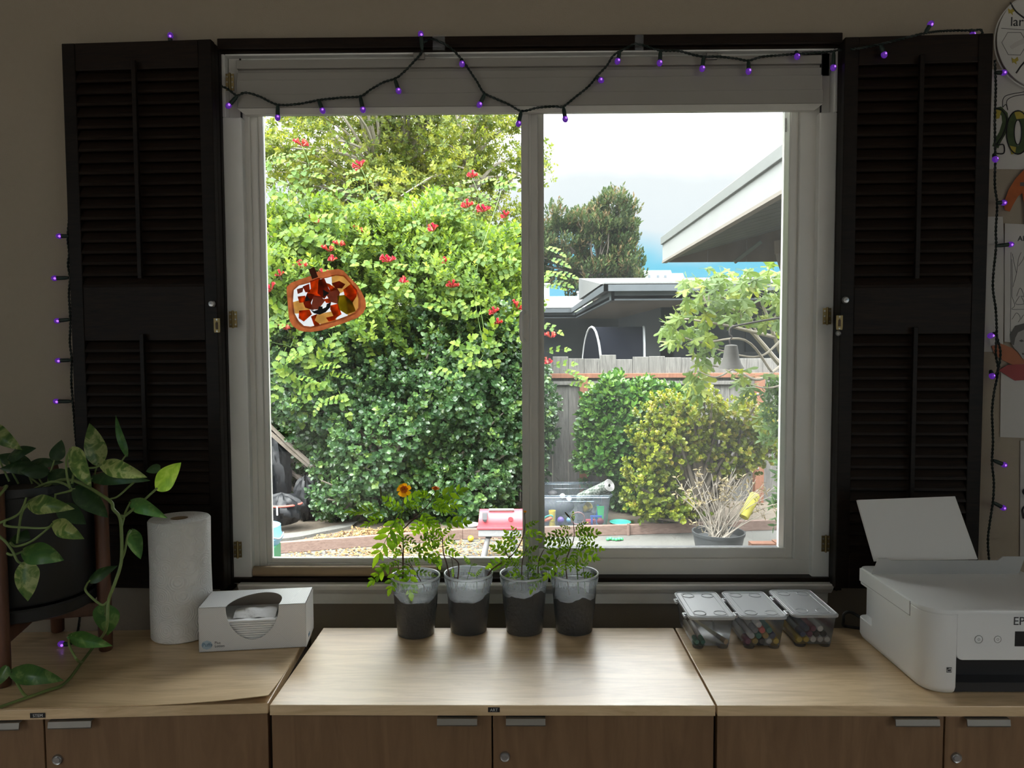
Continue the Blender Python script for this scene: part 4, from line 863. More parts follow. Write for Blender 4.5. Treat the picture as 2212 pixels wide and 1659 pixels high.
vine([UZ(177, 1431, ZL + .008)] + Uv([(166, 1425, yc - .19), (150, 1395, yc - .17), (150, 1380, yc - .15), (156, 1372, yc - .15)]), .0028)
vine([UZ(58, 1506, ZL + .006)] + Uv([(48, 1495, fb.y - .05), (33, 1468, fb.y - .03), (27, 1452, fb.y - .03)]), .0032)
vine(Uv([(310, 1025, yc - .04), (280, 1050, yc - .06), (255, 1072, yc - .09), (238, 1078, yc - .1)]), .0026)
vine([top_(.02, -.06), rim_(170, 1045, yc - .16)] + Uv([(155, 1057, yc - .13), (120, 1068, yc - .13)]), .003)
vine(Uv([(152, 1056, yc - .13), (145, 1030, yc - .11), (143, 995, yc - .1), (148, 978, yc - .1), (155, 971, yc - .10)]), .0027)
vine(Uv([(155, 1045, yc - .10), (165, 1015, yc - .09), (205, 1010, yc - .07), (220, 1003, yc - .06)]), .0026)
vine(Uv([(104, 1056, yc - .04), (106, 1030, yc - .03), (118, 994, yc - .02)]), .0026)
vine([top_(-.04, -.07), rim_(-10, 1060, yc - .2)] + Uv([(-24, 1100, yc - .2), (-20, 1134, yc - .2), (10, 1125, yc - .19), (38, 1112, yc - .17), (50, 1095, yc - .16), (57, 1075, yc - .15)]), .0032)
vine(Uv([(10, 1127, yc - .19), (14, 1136, yc - .19), (60, 1140, yc - .18), (100, 1140, yc - .18), (115, 1130, yc - .17)]), .0028)
vine(Uv([(62, 1087, yc - .16), (48, 1105, yc - .16), (42, 1135, yc - .16), (37, 1174, yc - .17)]), .0032)
vine([top_(-.06, -.06), rim_(-40, 1060, yc - .2)] + Uv([(-40, 1110, yc - .2), (-10, 1150, yc - .2), (12, 1170, yc - .2), (28, 1192, yc - .2), (38, 1212, yc - .2), (52, 1219, yc - .19)]), .0032)
vine(Uv([(22, 1172, yc - .19), (35, 1180, yc - .19), (70, 1168, yc - .18), (115, 1132, yc - .17)]), .003)
vine(Uv([(15, 1195, yc - .2), (25, 1199, yc - .2), (40, 1195, yc - .19), (52, 1189, yc - .18)]), .0028)
for (x, y, x2, y2, yy) in ((213, 1000, 205, 1045, yc), (273, 982, 262, 1010, yc), (-25, 922, 20, 1040, yc - .02), (18, 988, 40, 1045, yc), (62, 1002, 70, 1045, yc), (48, 1012, 90, 1050, yc), (82, 1030, 110, 1060, yc - .03), (102, 1046, 130, 1062, yc - .03), (163, 1055, 150, 1062, yc - .06), (128, 1094, 120, 1066, yc - .1), (200, 1033, 185, 1050, yc - .03)):
    vine(Uv([(x2, y2, yy), ((x + x2) / 2 - 4, (y + y2) / 2, yy), (x, y, yy)]), .0024)
# ------------------------------------------------------------------ clear boxes with markers
clearmat('box_plastic', (0.95, 0.96, 0.97), 0.05, haze=0.14, hazecol=(0.92, 0.93, 0.96), rough=0.25, transluc=0.5)
clearmat('lid_plastic', (0.93, 0.94, 0.95), 0.05, haze=0.74, hazecol=(0.95, 0.97, 1.0), rough=0.3, transluc=0.4)
MC = {}
for nm, col in dict(white=(.8, .8, .79), green=(.02, .22, .15), teal=(.03, .25, .2), red=(.75, .10, .08), coral=(.85, .16, .13), yellow=(.75, .5, .05), gold=(.5, .34, .08), navy=(.02, .03, .10), blue=(.03, .06, .25), black=(.012, .012, .015), maroon=(.20, .02, .06), wine=(.22, .03, .09), cream=(.7, .65, .5), wood=(.5, .34, .17), grey=(.3, .3, .32), silver=(.55, .55, .57)).items():
    mat('ink_' + nm, col, .4)
def rrect(x0, x1, y0, y1, r, n=5):
    o = []
    for cx, cy_, a0 in ((x1 - r, y0 + r, -PI / 2), (x1 - r, y1 - r, 0), (x0 + r, y1 - r, PI / 2), (x0 + r, y0 + r, PI)):
        for i in range(n + 1): a = a0 + PI / 2 * i / n; o.append((cx + r * math.cos(a), cy_ + r * math.sin(a)))
    return o
def clearbox(label, xf, yf, ybase):
    """xf, yf: pixel of the lid's front-left corner; ybase: pixel row of the feet"""
    f = UZ(xf + 50, ybase, ZC); HL = .0745; LZ = ZC + HL
    q = U(xf, yf, f.y - .012); x0 = q.x; W, Dp = .1135, .185; y0 = f.y - .012; LZ = q.z - .004
    root = thing('storage_box', label, 'storage box', (x0 + W / 2, y0 + Dp / 2, ZC), 'clear lidded boxes')
    o = .004; lo = .013
    top = rrect(x0 + o, x0 + W - o, y0 + o, y0 + Dp - o, .012); bot = rrect(x0 + lo, x0 + W - lo, y0 + lo, y0 + Dp - lo, .010)
    zb_ = ZC + .008; n = len(top); mb = MB()
    vs = [(a, b, zb_) for a, b in bot] + [(a, b, LZ) for a, b in top]
    mb.add(vs, [(i, (i + 1) % n, n + (i + 1) % n, n + i) for i in range(n)] + [tuple(range(n - 1, -1, -1))])
    obj('tub', mb, 'box_plastic', root, True)
    mb = MB()                                          # rim bead
    mb.tube([(a, b, LZ - .001) for a, b in rrect(x0 + .002, x0 + W - .002, y0 + .002, y0 + Dp - .002, .012)], .0022, 6, closed=True)
    obj('rim', mb, 'lid_plastic', root, True)
    for fx_ in (x0 + lo + .014, x0 + W - lo - .014):
        for fy_ in (y0 + lo + .012, y0 + Dp - lo - .012):
            obj('foot', MB().lathe([(.0125, 0), (.013, .001), (.014, .008)], (fx_, fy_, ZC), 16, cap0=True), 'box_plastic', root, True)
    lid = obj('lid', MB().prism(rrect(x0, x0 + W, y0, y0 + Dp, .013), lambda a, b, t_: (a, b, LZ + t_), .0035), 'lid_plastic', root, bevel=.0012)
    mb = MB(); mb.tube([(a, b, LZ + .0042) for a, b in rrect(x0 + .004, x0 + W - .004, y0 + .004, y0 + Dp - .004, .010)], .0018, 6, closed=True)
    obj('lid_edge', mb, 'lid_plastic', lid, True)
    mb = MB(); mb.tube([(a, b, LZ + .0036) for a, b in rrect(x0 + .016, x0 + W - .016, y0 + .010, y0 + Dp - .014, .006)], .0009, 5, closed=True); obj('lid_panel', mb, 'lid_plastic', lid, True)
    for cx in (x0 + .032, x0 + W - .032):
        for cy_ in (y0 + .030, y0 + Dp - .030):
            obj('stacking_ring', MB().tube([(cx + .0145 * math.cos(2 * PI * i / 24), cy_ + .0145 * math.sin(2 * PI * i / 24), LZ + .004) for i in range(24)], .0013, 6, closed=True), 'lid_plastic', lid, True)
    for cy_ in (y0 + .035, y0 + Dp - .05):
        obj('hinge_lug', MB().cyl((x0 - .0045, cy_ - .012, LZ - .004), (x0 - .0045, cy_ + .012, LZ - .004), .0035, n=8).box((x0 - .005, cy_ - .004, LZ - .006), (x0 + .004, cy_ + .004, LZ + .002)), 'lid_plastic', root, True)
    return (x0, y0, W, Dp, zb_, LZ)
def marker(box, fx_, fz_, dx, dz, ln, r, body, cap, label, front=.018, group='pens in the clear boxes', caplen=.032, brush=False):
    """cap end at the front of the box at (fx_ across 0..1, fz_ height), pointing back with slope dx, dz"""
    x0, y0, W, Dp, zb_, LZ = box
    a = Vector((x0 + .014 + (W - .028) * fx_, y0 + front, zb_ + fz_)); d = Vector((dx, 1, dz)).normalized(); b = a + d * ln
    root = thing('paint_brush' if brush else 'marker', label, 'paint brush' if brush else 'marker', a, group)
    obj('handle' if brush else 'barrel', MB().tube([a + d * (caplen if not brush else .03), b], [r * .97, r * (.97 if not brush else .6)], 12), 'ink_' + body, root, True)
    if brush:
        obj('ferrule', MB().tube([a + d * .015, a + d * .032], [r * 1.1, r * 1.0], 10), 'steel', root, True)
        obj('bristles', MB().tube([a, a + d * .016], [r * 1.3, r * 1.1], 10), 'ink_' + cap, root, True)
    else:
        obj('cap', MB().tube([a, a + d * .0015, a + d * caplen], [r * .82, r, r * 1.03], 12), 'ink_' + cap, root, True)
        obj('end_plug', MB().tube([b, b + d * .003], [r * .9, r * .8], 10), 'ink_' + cap, root, True)
b1 = clearbox('clear lidded box holding two pale pens and a brush', 1489, 1334, 1402)
b2 = clearbox('clear lidded box packed with green, red and yellow markers', 1601, 1333, 1402)
b3 = clearbox('clear lidded box packed with yellow and silver-capped markers beside the printer', 1713, 1329, 1398)
in1, in2, in3 = ' in the box with the brush', ' in the box with the coral marker', ' in the box with the silver-capped markers'
marker(b1, .11, .0065, 0, 0, .135, .006, 'cream', 'green', 'cream pen with dark green tip lying along the edge' + in1)
marker(b1, .28, .0065, 0, 0, .135, .006, 'white', 'green', 'white pen with dark green tip leaning' + in1)
marker(b1, .93, .0072, -.5, .15, .12, .0055, 'cream', 'wood', 'cream-handled flat brush lying across' + in1, brush=True)
for fx_, fz_, dx, dz, r, body, cap, nm in ((0.1076, 0.0084, 0, 0, .0077, 'white', 'wine', 'wine-capped'), (0.3041, 0.0084, 0, 0, .0077, 'gold', 'gold', 'low gold'), (0.5006, 0.0084, 0, 0, .0077, 'black', 'black', 'black'), (0.6971, 0.0084, 0, 0, .0077, 'white', 'white', 'low white'), (0.8936, 0.0084, 0, 0, .0077, 'yellow', 'yellow', 'yellow'),
        (0.2058, 0.0219, 0, 0, .0077, 'white', 'white', 'white stubby'), (0.4023, 0.0219, 0, 0, .0077, 'green', 'green', 'green'), (0.5988, 0.0219, 0, 0, .0077, 'gold', 'gold', 'upper gold'), (0.7953, 0.0219, 0, 0, .0077, 'navy', 'navy', 'navy'), (0.3041, 0.0354, 0, 0, .0077, 'white', 'grey', 'grey-capped'), (0.5006, 0.0354, 0, 0, .0077, 'coral', 'coral', 'coral'), (0.6971, 0.0354, 0, 0, .0077, 'teal', 'teal', 'teal'), (0.4023, 0.0489, 0, 0, .0077, 'white', 'white', 'white side')):
    marker(b2, fx_, fz_, dx, dz, .128, r, body, cap, nm + ' marker' + in2)
for fx_, fz_, dx, dz, r, body, cap, nm in ((0.1076, 0.0084, 0, 0, .0077, 'yellow', 'yellow', 'low yellow'), (0.3041, 0.0084, 0, 0, .0077, 'yellow', 'yellow', 'upper yellow'), (0.5006, 0.0084, 0, 0, .0077, 'silver', 'white', 'white-capped silver'), (0.6971, 0.0084, 0, 0, .0077, 'silver', 'white', 'second white-capped silver'), (0.8936, 0.0084, 0, 0, .0077, 'white', 'white', 'slim white'), (0.2058, 0.0219, 0, 0, .0077, 'white', 'navy', 'navy-capped'), (0.4023, 0.0219, 0, 0, .0077, 'wine', 'wine', 'wine red'),
        (0.5988, 0.0219, 0, 0, .0077, 'black', 'black', 'black'), (0.7953, 0.0219, 0, 0, .0077, 'maroon', 'black', 'maroon-bodied black-capped'), (0.3041, 0.0354, 0, 0, .0077, 'navy', 'navy', 'navy blue'), (0.5006, 0.0354, 0, 0, .0077, 'maroon', 'maroon', 'maroon'), (0.6971, 0.0354, 0, 0, .0077, 'white', 'white', 'short white')):
    marker(b3, fx_, fz_, dx, dz, .128, r, body, cap, nm + ' marker' + in3)
# ------------------------------------------------------------------ printer
mat('printer_white', (0.84, 0.84, 0.83), 0.38, bump=.03, bscale=900)
mat('printer_grey', (0.50, 0.50, 0.49), 0.45); mat('printer_black', (0.006, 0.006, 0.007), 0.35); mat('print_ink', (0.05, 0.05, 0.055), 0.5); mat('printer_line', (0.25, 0.25, 0.25), .5)
QX0 = UX(1960, 1400, U(1960, 1465, UZ(1960, 1470, ZC).y).x).x
QX0 = .842; QX1 = QX0 + .375
QY0 = UZ(2060, 1502, ZC).y; QY1 = QY0 + .315; QZ0 = ZC + .001; QZ1 = U(2065, 1311, QY0 + .02).z
pr = thing('printer', 'white inkjet printer with paper in its rear tray on the maple cabinet', 'printer', ((QX0 + QX1) / 2, (QY0 + QY1) / 2, ZC))
def boolcut(o, cut):
    c = bpy.data.objects.new('cutter', cut.mesh('cutter', 'printer_white')); COL.objects.link(c)
    m = o.modifiers.new('cut', 'BOOLEAN'); m.object = c; m.operation = 'DIFFERENCE'; m.solver = 'EXACT'
    while o.modifiers.find('cut') > 0: o.modifiers.move(o.modifiers.find('cut'), 0)
    bpy.context.view_layer.update()
    dg = bpy.context.evaluated_depsgraph_get(); me = bpy.data.meshes.new_from_object(o.evaluated_get(dg)); o.modifiers.clear(); old = o.data; o.data = me
    bpy.data.objects.remove(c)
def outline(inset, rf, rb_):
    x0, x1, y0, y1 = QX0 + inset, QX1 - inset, QY0 + inset, QY1 - inset; o = []
    for cx, cy_, a0, r in ((x1, y0, -PI / 2, rf), (x1, y1, 0, rb_), (x0, y1, PI / 2, rb_), (x0, y0, PI, rf)):
        sx, sy = (-1 if cx == x1 else 1), (1 if cy_ == y0 else -1)
        for i in range(9): a = a0 + PI / 2 * i / 8; o.append((cx + sx * r + r * math.cos(a), cy_ + sy * r + r * math.sin(a)))
    return o
mb = MB(); rings = [(.010, QZ0), (.004, QZ0 + .006), (.0, QZ0 + .016), (.0, QZ1 - .0095)]
n = 36; vs = []
for ins, z_ in rings: vs += [(a, b, z_) for a, b in outline(ins, .052 - ins, .02)]
fs = [(i * n + j, i * n + (j + 1) % n, (i + 1) * n + (j + 1) % n, (i + 1) * n + j) for i in range(len(rings) - 1) for j in range(n)] + [tuple(range(n - 1, -1, -1)), tuple((len(rings) - 1) * n + j for j in range(n))]
body = obj('body', mb.add(vs, fs), 'printer_white', pr, True)
fpx = lambda x, y, Y=None: U(x, y, QY0 if Y is None else Y)
xp = fpx(2067, 1400).x
cut = MB().box((xp, QY0 - .02, QZ0 - .02), (QX1 - .075, QY0 + .18, QZ1 + .05)); boolcut(body, cut)          # front bay
nz0, nz1 = U(1880, 1345, QY1 - .03).z + .01, U(1880, 1262, QY1 - .03).z
cut = MB().box((QX0 - .02, QY1 - .075, nz0), (QX0 + .022, QY1 + .03, nz1 - .004)); boolcut(body, cut)
body.data.set_sharp_from_angle(angle=math.radians(35))
md = body.modifiers.new('bevel', 'BEVEL'); md.width = .0022; md.segments = 2; md.limit_method = 'ANGLE'; md.angle_limit = math.radians(50)
obj('output_bay', MB().box((xp + .001, QY0 + .05, QZ0 + .0205), (QX1 - .076, QY0 + .178, QZ1 - .05)), 'printer_black', pr)
obj('bay_floor', MB().box((xp + .0005, QY0 + .012, QZ0 + .001), (QX1 - .0755, QY0 + .178, QZ0 + .021)), 'printer_black', pr)
# scanner lid
mb = MB(); vs = []
rings = [(.0, QZ1 - .009), (.0, QZ1 - .004), (.0015, QZ1 - .001), (.005, QZ1)]
for ins, z_ in rings: vs += [(a, b, z_) for a, b in outline(ins, .052 - ins, .02)]
fs = [(i * n + j, i * n + (j + 1) % n, (i + 1) * n + (j + 1) % n, (i + 1) * n + j) for i in range(len(rings) - 1) for j in range(n)] + [tuple(range(n - 1, -1, -1)), tuple((len(rings) - 1) * n + j for j in range(n))]
obj('scanner_lid', mb.add(vs, fs), 'printer_white', pr, True)
# side cover with its seam
yA = QY1 + .001; yB = U(1966, 1300, 0).y
yB = UX(1966, 1300, QX0).y; zA = UX(1966, 1329, QX0).z
side = obj('side_cover', MB().prism([(yB, zA), (yA - .012, zA), (yA - .012, QZ1 - .003), (yB, QZ1 - .003)], lambda u_, v_, t_: (QX0 - .0016 + t_, u_, v_), .003), 'printer_white', pr, bevel=.001)
mb = MB(); mb.box((QX0 - .0004, yB - .0012, zA - .001), (QX0 + .001, yB, QZ1 - .004)); mb.box((QX0 - .0004, yB, zA - .0012), (QX0 + .001, yA - .015, zA)); obj('seam', mb, 'printer_line', pr)
# control panel, slightly proud and tilted
pz1, pz0_ = fpx(2100, 1318).z, fpx(2100, 1428).z
pan = obj('control_panel', MB().prism([(xp + .0014, pz1)] + [(xp + .0014 + .014 - .014 * math.cos(a), pz0_ + .014 - .014 * math.sin(a)) for a in [PI / 2 * i / 6 for i in range(7)]] + [(QX1 - .09, pz0_), (QX1 - .077, pz0_ + .014), (QX1 - .077, pz1)], lambda u_, v_, t_: (u_, QY0 + .004 + t_ - .03 * (v_ - pz0_) * 0, v_), .02), 'printer_white', pr, bevel=.0015)
PY = QY0 + .0035
ft = lambda x, y: Matrix.Translation(Vector((fpx(x, y, PY).x, PY, fpx(x, y, PY).z))) @ FACE
for x, y, r in ((2114, 1381, 8.5), (2155, 1381, 7.5)):
    M = ft(x, y); k = (QY0 - CAM.y) / FPX
    bt = obj('button', MB().lathe([(.0001, .0006), (r * k * .8, .0006), (r * k, 0)], n=20, M=M), 'printer_white', pan, True)
    obj('button_ring', MB().tube([M @ Vector((r * k * math.cos(2 * PI * i / 20), r * k * math.sin(2 * PI * i / 20), .0004)) for i in range(20)], .0005, 5, closed=True), 'printer_line', pan)
    obj('button_icon', MB().tube([M @ Vector((.0022 * math.cos(2 * PI * i / 10), .0022 * math.sin(2 * PI * i / 10), .0008)) for i in range(10)], .0004, 4, closed=True), 'printer_line', pan)
d0, d1 = fpx(2192, 1396, PY), fpx(2192, 1364, PY)
obj('display', MB().box((d0.x, PY - .0006, d0.z), (d0.x + .042, PY + .001, d1.z)), 'printer_black', pan)
text('brand_lettering', 'EPSON', .0245, ft(2188, 1350), 'print_ink', pan, bold=.0003)
M = Matrix.Translation(Vector((fpx(2050, 1447).x, QY0 - .0002, fpx(2050, 1447).z))) @ FACE
stk = obj('sticker', MB().prism([(-.0052, -.0055), (.0052, -.0055), (.0052, .0055), (-.0052, .0055)], lambda x, y, t_: M @ Vector((x, y, t_)), .0004), 'print_ink', pr)
mb = MB()
for a, b, c_, d in ((-.0042, -.004, .0042, -.0032), (-.0042, -.004, -.0035, .001), (.0035, -.004, .0042, .004), (-.003, .001, .002, .0016), (-.001, .0028, .0042, .0036)): mb.prism([(a, b), (c_, b), (c_, d), (a, d)], lambda x, y, t_: M @ Vector((x, y, .0004 + t_)), .0002)
obj('sticker_mark', mb, 'label_white', stk)
# rear tray guard and sheets of paper
YT = QY1 - .07
gA, gB = U(1884, 1216, YT), U(2207, 1204, YT); zt0 = QZ1 - .002
gh = U(1895, 1203, YT).z
obj('tray_guard', MB().prism([(gA.x, zt0), (gB.x - .006, zt0), (gB.x, gh + .004), (gB.x - .052, gh + .004), (gB.x - .062, gh - .006), (gA.x + .040, gh - .006), (gA.x + .030, gh), (gA.x + .010, gh)], lambda u_, v_, t_: (u_, YT + t_ - .25 * (v_ - zt0), v_), .0025), 'printer_grey', pr)
p0, p1 = U(1890, 1212, YT + .008), U(2112, 1208, YT + .008)
p2 = U(2063, 1072, YT + .105); p3 = U(1852, 1080, YT + .105)
W_ = (p1 - p0).normalized()
pp = thing('paper_stack', 'sheets of white paper leaning in the printer rear tray', 'paper', (p0 + p1) / 2)
nrm = (p1 - p0).cross(p3 - p0).normalized(); nrm = nrm if nrm.y > 0 else -nrm
for k in range(4):
    o = nrm * (.0009 * k) + W_ * (-.0006 * k)
    obj('sheet', MB().hexa([p0 + o, p1 + o, p2 + o, p3 + o] + [q + o + nrm * .0004 for q in (p0, p1, p2, p3)]), 'paper_white', pp)
obj('paper_support', MB().hexa([q + nrm * (.006) for q in (p0.lerp(p1, .08), p0.lerp(p1, .92), p3.lerp(p2, .92) - (p2 - p1) * .1, p3.lerp(p2, .08) - (p2 - p1) * .1)] + [q + nrm * (.009) for q in (p0.lerp(p1, .08), p0.lerp(p1, .92), p3.lerp(p2, .92) - (p2 - p1) * .1, p3.lerp(p2, .08) - (p2 - p1) * .1)]), 'printer_grey', pr)
# power cable behind the printer
mat('cable_black', (0.012, 0.012, 0.013), .5)
yk = YB - .02
cb = [(QX0 + .02, QY1 + .004, ZC + .04)] + [U(x, y, yk) for x, y in ((1846, 1326), (1832, 1322), (1823, 1328), (1822, 1342))] + [UZ(1824, 1352, ZC + .004), (QX0 + .03, yk + .005, ZC + .004)]
cbl = thing('power_cable', 'black power cable looping out behind the printer', 'cable', cb[4])
obj('cord', MB().tube(spline(cb, 6), .0038, 8), 'cable_black', cbl, True)
obj('plug', MB().tube([cb[0], Vector(cb[0]) + Vector((.0, .018, 0))], [.007, .005], 8), 'cable_black', cbl, True)
# ================================================================== THE YARD
CY = CAM.y; GZ = -0.43
def at(x, y, d): return U(x, y, CY + d)          # pixel seen at distance d from the camera plane
mat('concrete', (0.092, 0.09, 0.082), 0.9, var=0.45, scale=55, bump=0.25, bscale=70)
mat('bed_soil', (0.10, 0.08, 0.06), 0.95, var=0.5, scale=22, bump=0.5, bscale=40)
woodmat('redwood_weathered', (0.12, 0.075, 0.06), (0.22, 0.15, 0.125), (3, 30, 30), 0.8, 1.0, 3.0)
woodmat('fence_grey', (0.065, 0.062, 0.058), (0.165, 0.157, 0.147), (14, 14, 1.3), 0.85, 1.5, 3.0, bump=.3)
woodmat('post_red', (0.14, 0.055, 0.03), (0.22, 0.095, 0.055), (14, 14, 1.3), 0.8, 1.0, 3.0)
mat('stucco_grey', (0.079, 0.090, 0.101), 0.9, var=0.12, scale=12); mat('fascia_grey', (0.055, 0.065, 0.073), 0.6, var=.15, scale=10)
mat('soffit_brown', (0.14, 0.12, 0.10), 0.85, var=.15, scale=8); mat('gravel_roof', (0.156, 0.162, 0.162), 0.95, var=.25, scale=30)
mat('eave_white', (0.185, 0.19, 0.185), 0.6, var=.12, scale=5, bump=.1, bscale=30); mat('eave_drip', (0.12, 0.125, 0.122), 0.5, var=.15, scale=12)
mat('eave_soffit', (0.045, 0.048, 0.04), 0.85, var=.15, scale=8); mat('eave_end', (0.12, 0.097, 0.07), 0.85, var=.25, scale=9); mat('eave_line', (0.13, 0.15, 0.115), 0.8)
mat('bark', (0.16, 0.135, 0.11), 0.9, var=.35, scale=25); mat('bark_pale', (0.24, 0.21, 0.17), 0.85, var=.3, scale=25); mat('twig_pale', (0.28, 0.25, 0.21), 0.8)
mat('plastic_black', (0.008, 0.009, 0.011), 0.5, bump=.4, bscale=14, spec=.3); mat('tent_black', (0.006, 0.007, 0.011), 0.8, spec=.02); mat('tent_pole', (0.32, 0.33, 0.34), .5)
mat('bell_iron', (0.075, 0.07, 0.062), 0.8, .1, var=.3, scale=40); mat('iron', (0.06, 0.05, 0.045), .7)
mat('toy_red', (0.34, 0.045, 0.06), 0.45); mat('toy_white', (0.260, 0.260, 0.267), 0.45); mat('toy_grey', (0.04, 0.04, 0.045), .7); mat('toy_yellow', (0.42, 0.30, 0.02), .45)
mat('toy_blue', (0.03, 0.10, 0.40), .45); mat('toy_sky', (0.12, 0.28, 0.40), .4); mat('toy_green', (0.04, 0.38, 0.12), .45); mat('toy_teal', (0.05, 0.36, 0.30), .45); mat('toy_orange', (0.60, 0.13, 0.06), .45); mat('toy_purple', (0.12, 0.06, 0.30), .45); mat('toy_pink', (0.6, 0.3, 0.28), .45); mat('leg_green', (0.03, 0.14, 0.07), .5); mat('toy_lime', (.3, .5, .15), .45)
mat('noodle', (0.42, 0.38, 0.06), .8); mat('strap_red', (0.45, 0.09, 0.07), .7); mat('planter', (0.030, 0.033, 0.036), .55); mat('white_far', (0.248, 0.248, 0.248), .8); mat('slate_far', (0.11, 0.125, 0.15), .8); mat('brick_far', (.38, .27, .22), .9)
clearmat('tote_plastic', (0.86, 0.92, 0.97), 0.05, haze=0.09, hazecol=(0.5, 0.62, 0.75), rough=0.2, transluc=0.4)
leafmat('hedge_leaf', [(0, (0.018, 0.048, 0.018)), (0.45, (0.036, 0.085, 0.026)), (0.85, (0.075, 0.145, 0.035)), (1, (0.15, 0.23, 0.05))], 0.33, 0.25)
leafmat('shrub_upper_leaf', [(0, (0.042, 0.088, 0.018)), (0.5, (0.105, 0.178, 0.028)), (1, (0.23, 0.31, 0.05))], 0.5, 0.42, spec=.25)
leafmat('vine_leaf', [(0, (0.045, 0.10, 0.018)), (0.5, (0.09, 0.16, 0.024)), (1, (0.17, 0.23, 0.03))], 0.5, 0.42, spec=.25)
leafmat('tree_leaf', [(0, (0.05, 0.08, 0.015)), (0.5, (0.112, 0.148, 0.024)), (1, (0.23, 0.25, 0.045))], 0.55, 0.45, spec=.25)
leafmat('far_tree_leaf', [(0, (0.022, 0.042, 0.014)), (0.6, (0.045, 0.07, 0.022)), (0.88, (0.08, 0.085, 0.03)), (1, (0.13, 0.09, 0.045))], 0.7, 0.3, spec=.2)
leafmat('pitto_leaf', [(0, (0.025, 0.075, 0.015)), (0.6, (0.055, 0.135, 0.022)), (1, (0.11, 0.21, 0.035))], 0.35, 0.3)
leafmat('jade_leaf', [(0, (0.06, 0.10, 0.014)), (0.5, (0.15, 0.19, 0.02)), (0.95, (0.27, 0.29, 0.035)), (1, (0.29, 0.25, 0.05))], 0.35, 0.25, spec=.35)
leafmat('willow_leaf', [(0, (0.04, 0.095, 0.03)), (1, (0.12, 0.20, 0.06))], 0.45, 0.4)
leafmat('fig_leaf', [(0, (0.055, 0.10, 0.022)), (0.6, (0.10, 0.155, 0.032)), (1, (0.20, 0.23, 0.03))], 0.5, 0.4, spec=.25)
leafmat('dry_leaf', [(0, (0.10, 0.045, 0.02)), (0.5, (0.24, 0.15, 0.055)), (1, (0.38, 0.28, 0.12))], 0.8, 0.2)
leafmat('trumpet_flower', [(0, (0.30, 0.028, 0.03)), (0.6, (0.38, 0.055, 0.045)), (1, (0.42, 0.12, 0.06))], 0.5, 0.35)
# ---- leaf masses -------------------------------------------------------------
RNG = np.random.default_rng(11)
def nrmz(a): return a / np.maximum(1e-9, np.linalg.norm(a, axis=-1, keepdims=True))
def leafmesh(name, base, dirv, upv, ln, wd, rnd, material, fold=.25, droop=.15, prof=((.35, 1.0), (.72, .72))):
    """many folded leaves in one mesh: arrays of base points, directions, up vectors, lengths, half widths"""
    n = len(base); d = nrmz(dirv); s = nrmz(np.cross(d, upv)); u = np.cross(s, d)
    ln = ln[:, None]; wd = wd[:, None]
    def pt(t, side): return base + d * ln * t - u * ln * droop * t * t + s * wd * side + u * wd * abs(side) * fold
    P = np.stack([pt(0, 0), pt(prof[0][0], prof[0][1]), pt(prof[1][0], prof[1][1]), pt(1, 0), pt(prof[1][0], -prof[1][1]), pt(prof[0][0], -prof[0][1])], 1).reshape(-1, 3)
    o = (np.arange(n) * 6)[:, None]
    F = np.concatenate([o + np.array([[0, 3, 2, 1]]), o + np.array([[0, 5, 4, 3]])], 1).reshape(-1)
    me = bpy.data.meshes.new(name); me.vertices.add(n * 6); me.vertices.foreach_set('co', P.reshape(-1).astype(np.float32))
    me.loops.add(n * 8); me.loops.foreach_set('vertex_index', F.astype(np.int32))
    me.polygons.add(n * 2); me.polygons.foreach_set('loop_start', (np.arange(n * 2) * 4).astype(np.int32)); me.polygons.foreach_set('loop_total', np.full(n * 2, 4, np.int32))
    me.update(calc_edges=True); me.validate()
    at_ = me.attributes.new('rnd', 'FLOAT', 'FACE'); at_.data.foreach_set('value', np.repeat(rnd, 2).astype(np.float32))
    me.materials.append(MATS[material]); return me
def shoots(p, nrm, k, ln, wd, axlen, tilt=55, upmix=.35, jit=.35, lmin=.7, rbase=None, rspread=.25):
    """k whorled leaves on every shoot -> leaf arrays"""
    n = len(p); ax = nrmz(nrm + np.array([0, 0, upmix]) + RNG.normal(0, jit, (n, 3)))
    e1 = nrmz(np.cross(ax, RNG.normal(0, 1, (n, 3)))); e2 = np.cross(ax, e1)
    B = []; Dv = []; Uv_ = []; Ls = []; Rs = []; ph0 = RNG.uniform(0, 6.28, n); sc = RNG.uniform(lmin, 1.15, n)
    rb_ = RNG.uniform(.0, 1, n) if rbase is None else rbase
    for i in range(k):
        a = ph0 + i * 2.4; tl = np.radians(tilt - 22 * i / k + RNG.normal(0, 9, n)); out = e1 * np.cos(a)[:, None] + e2 * np.sin(a)[:, None]
        B.append(p + ax * (axlen * i / k * sc)[:, None]); Dv.append(ax * np.cos(tl)[:, None] + out * np.sin(tl)[:, None]); Uv_.append(ax)
        Ls.append(ln * sc * RNG.uniform(.75, 1.15, n)); Rs.append(np.clip(rb_ + RNG.normal(0, rspread * .5, n), 0, 1))
    B, Dv, Uv_, Ls, Rs = [np.concatenate(q) for q in (B, Dv, Uv_, Ls, Rs)]
    return B, Dv, Uv_, Ls, Ls * wd, Rs
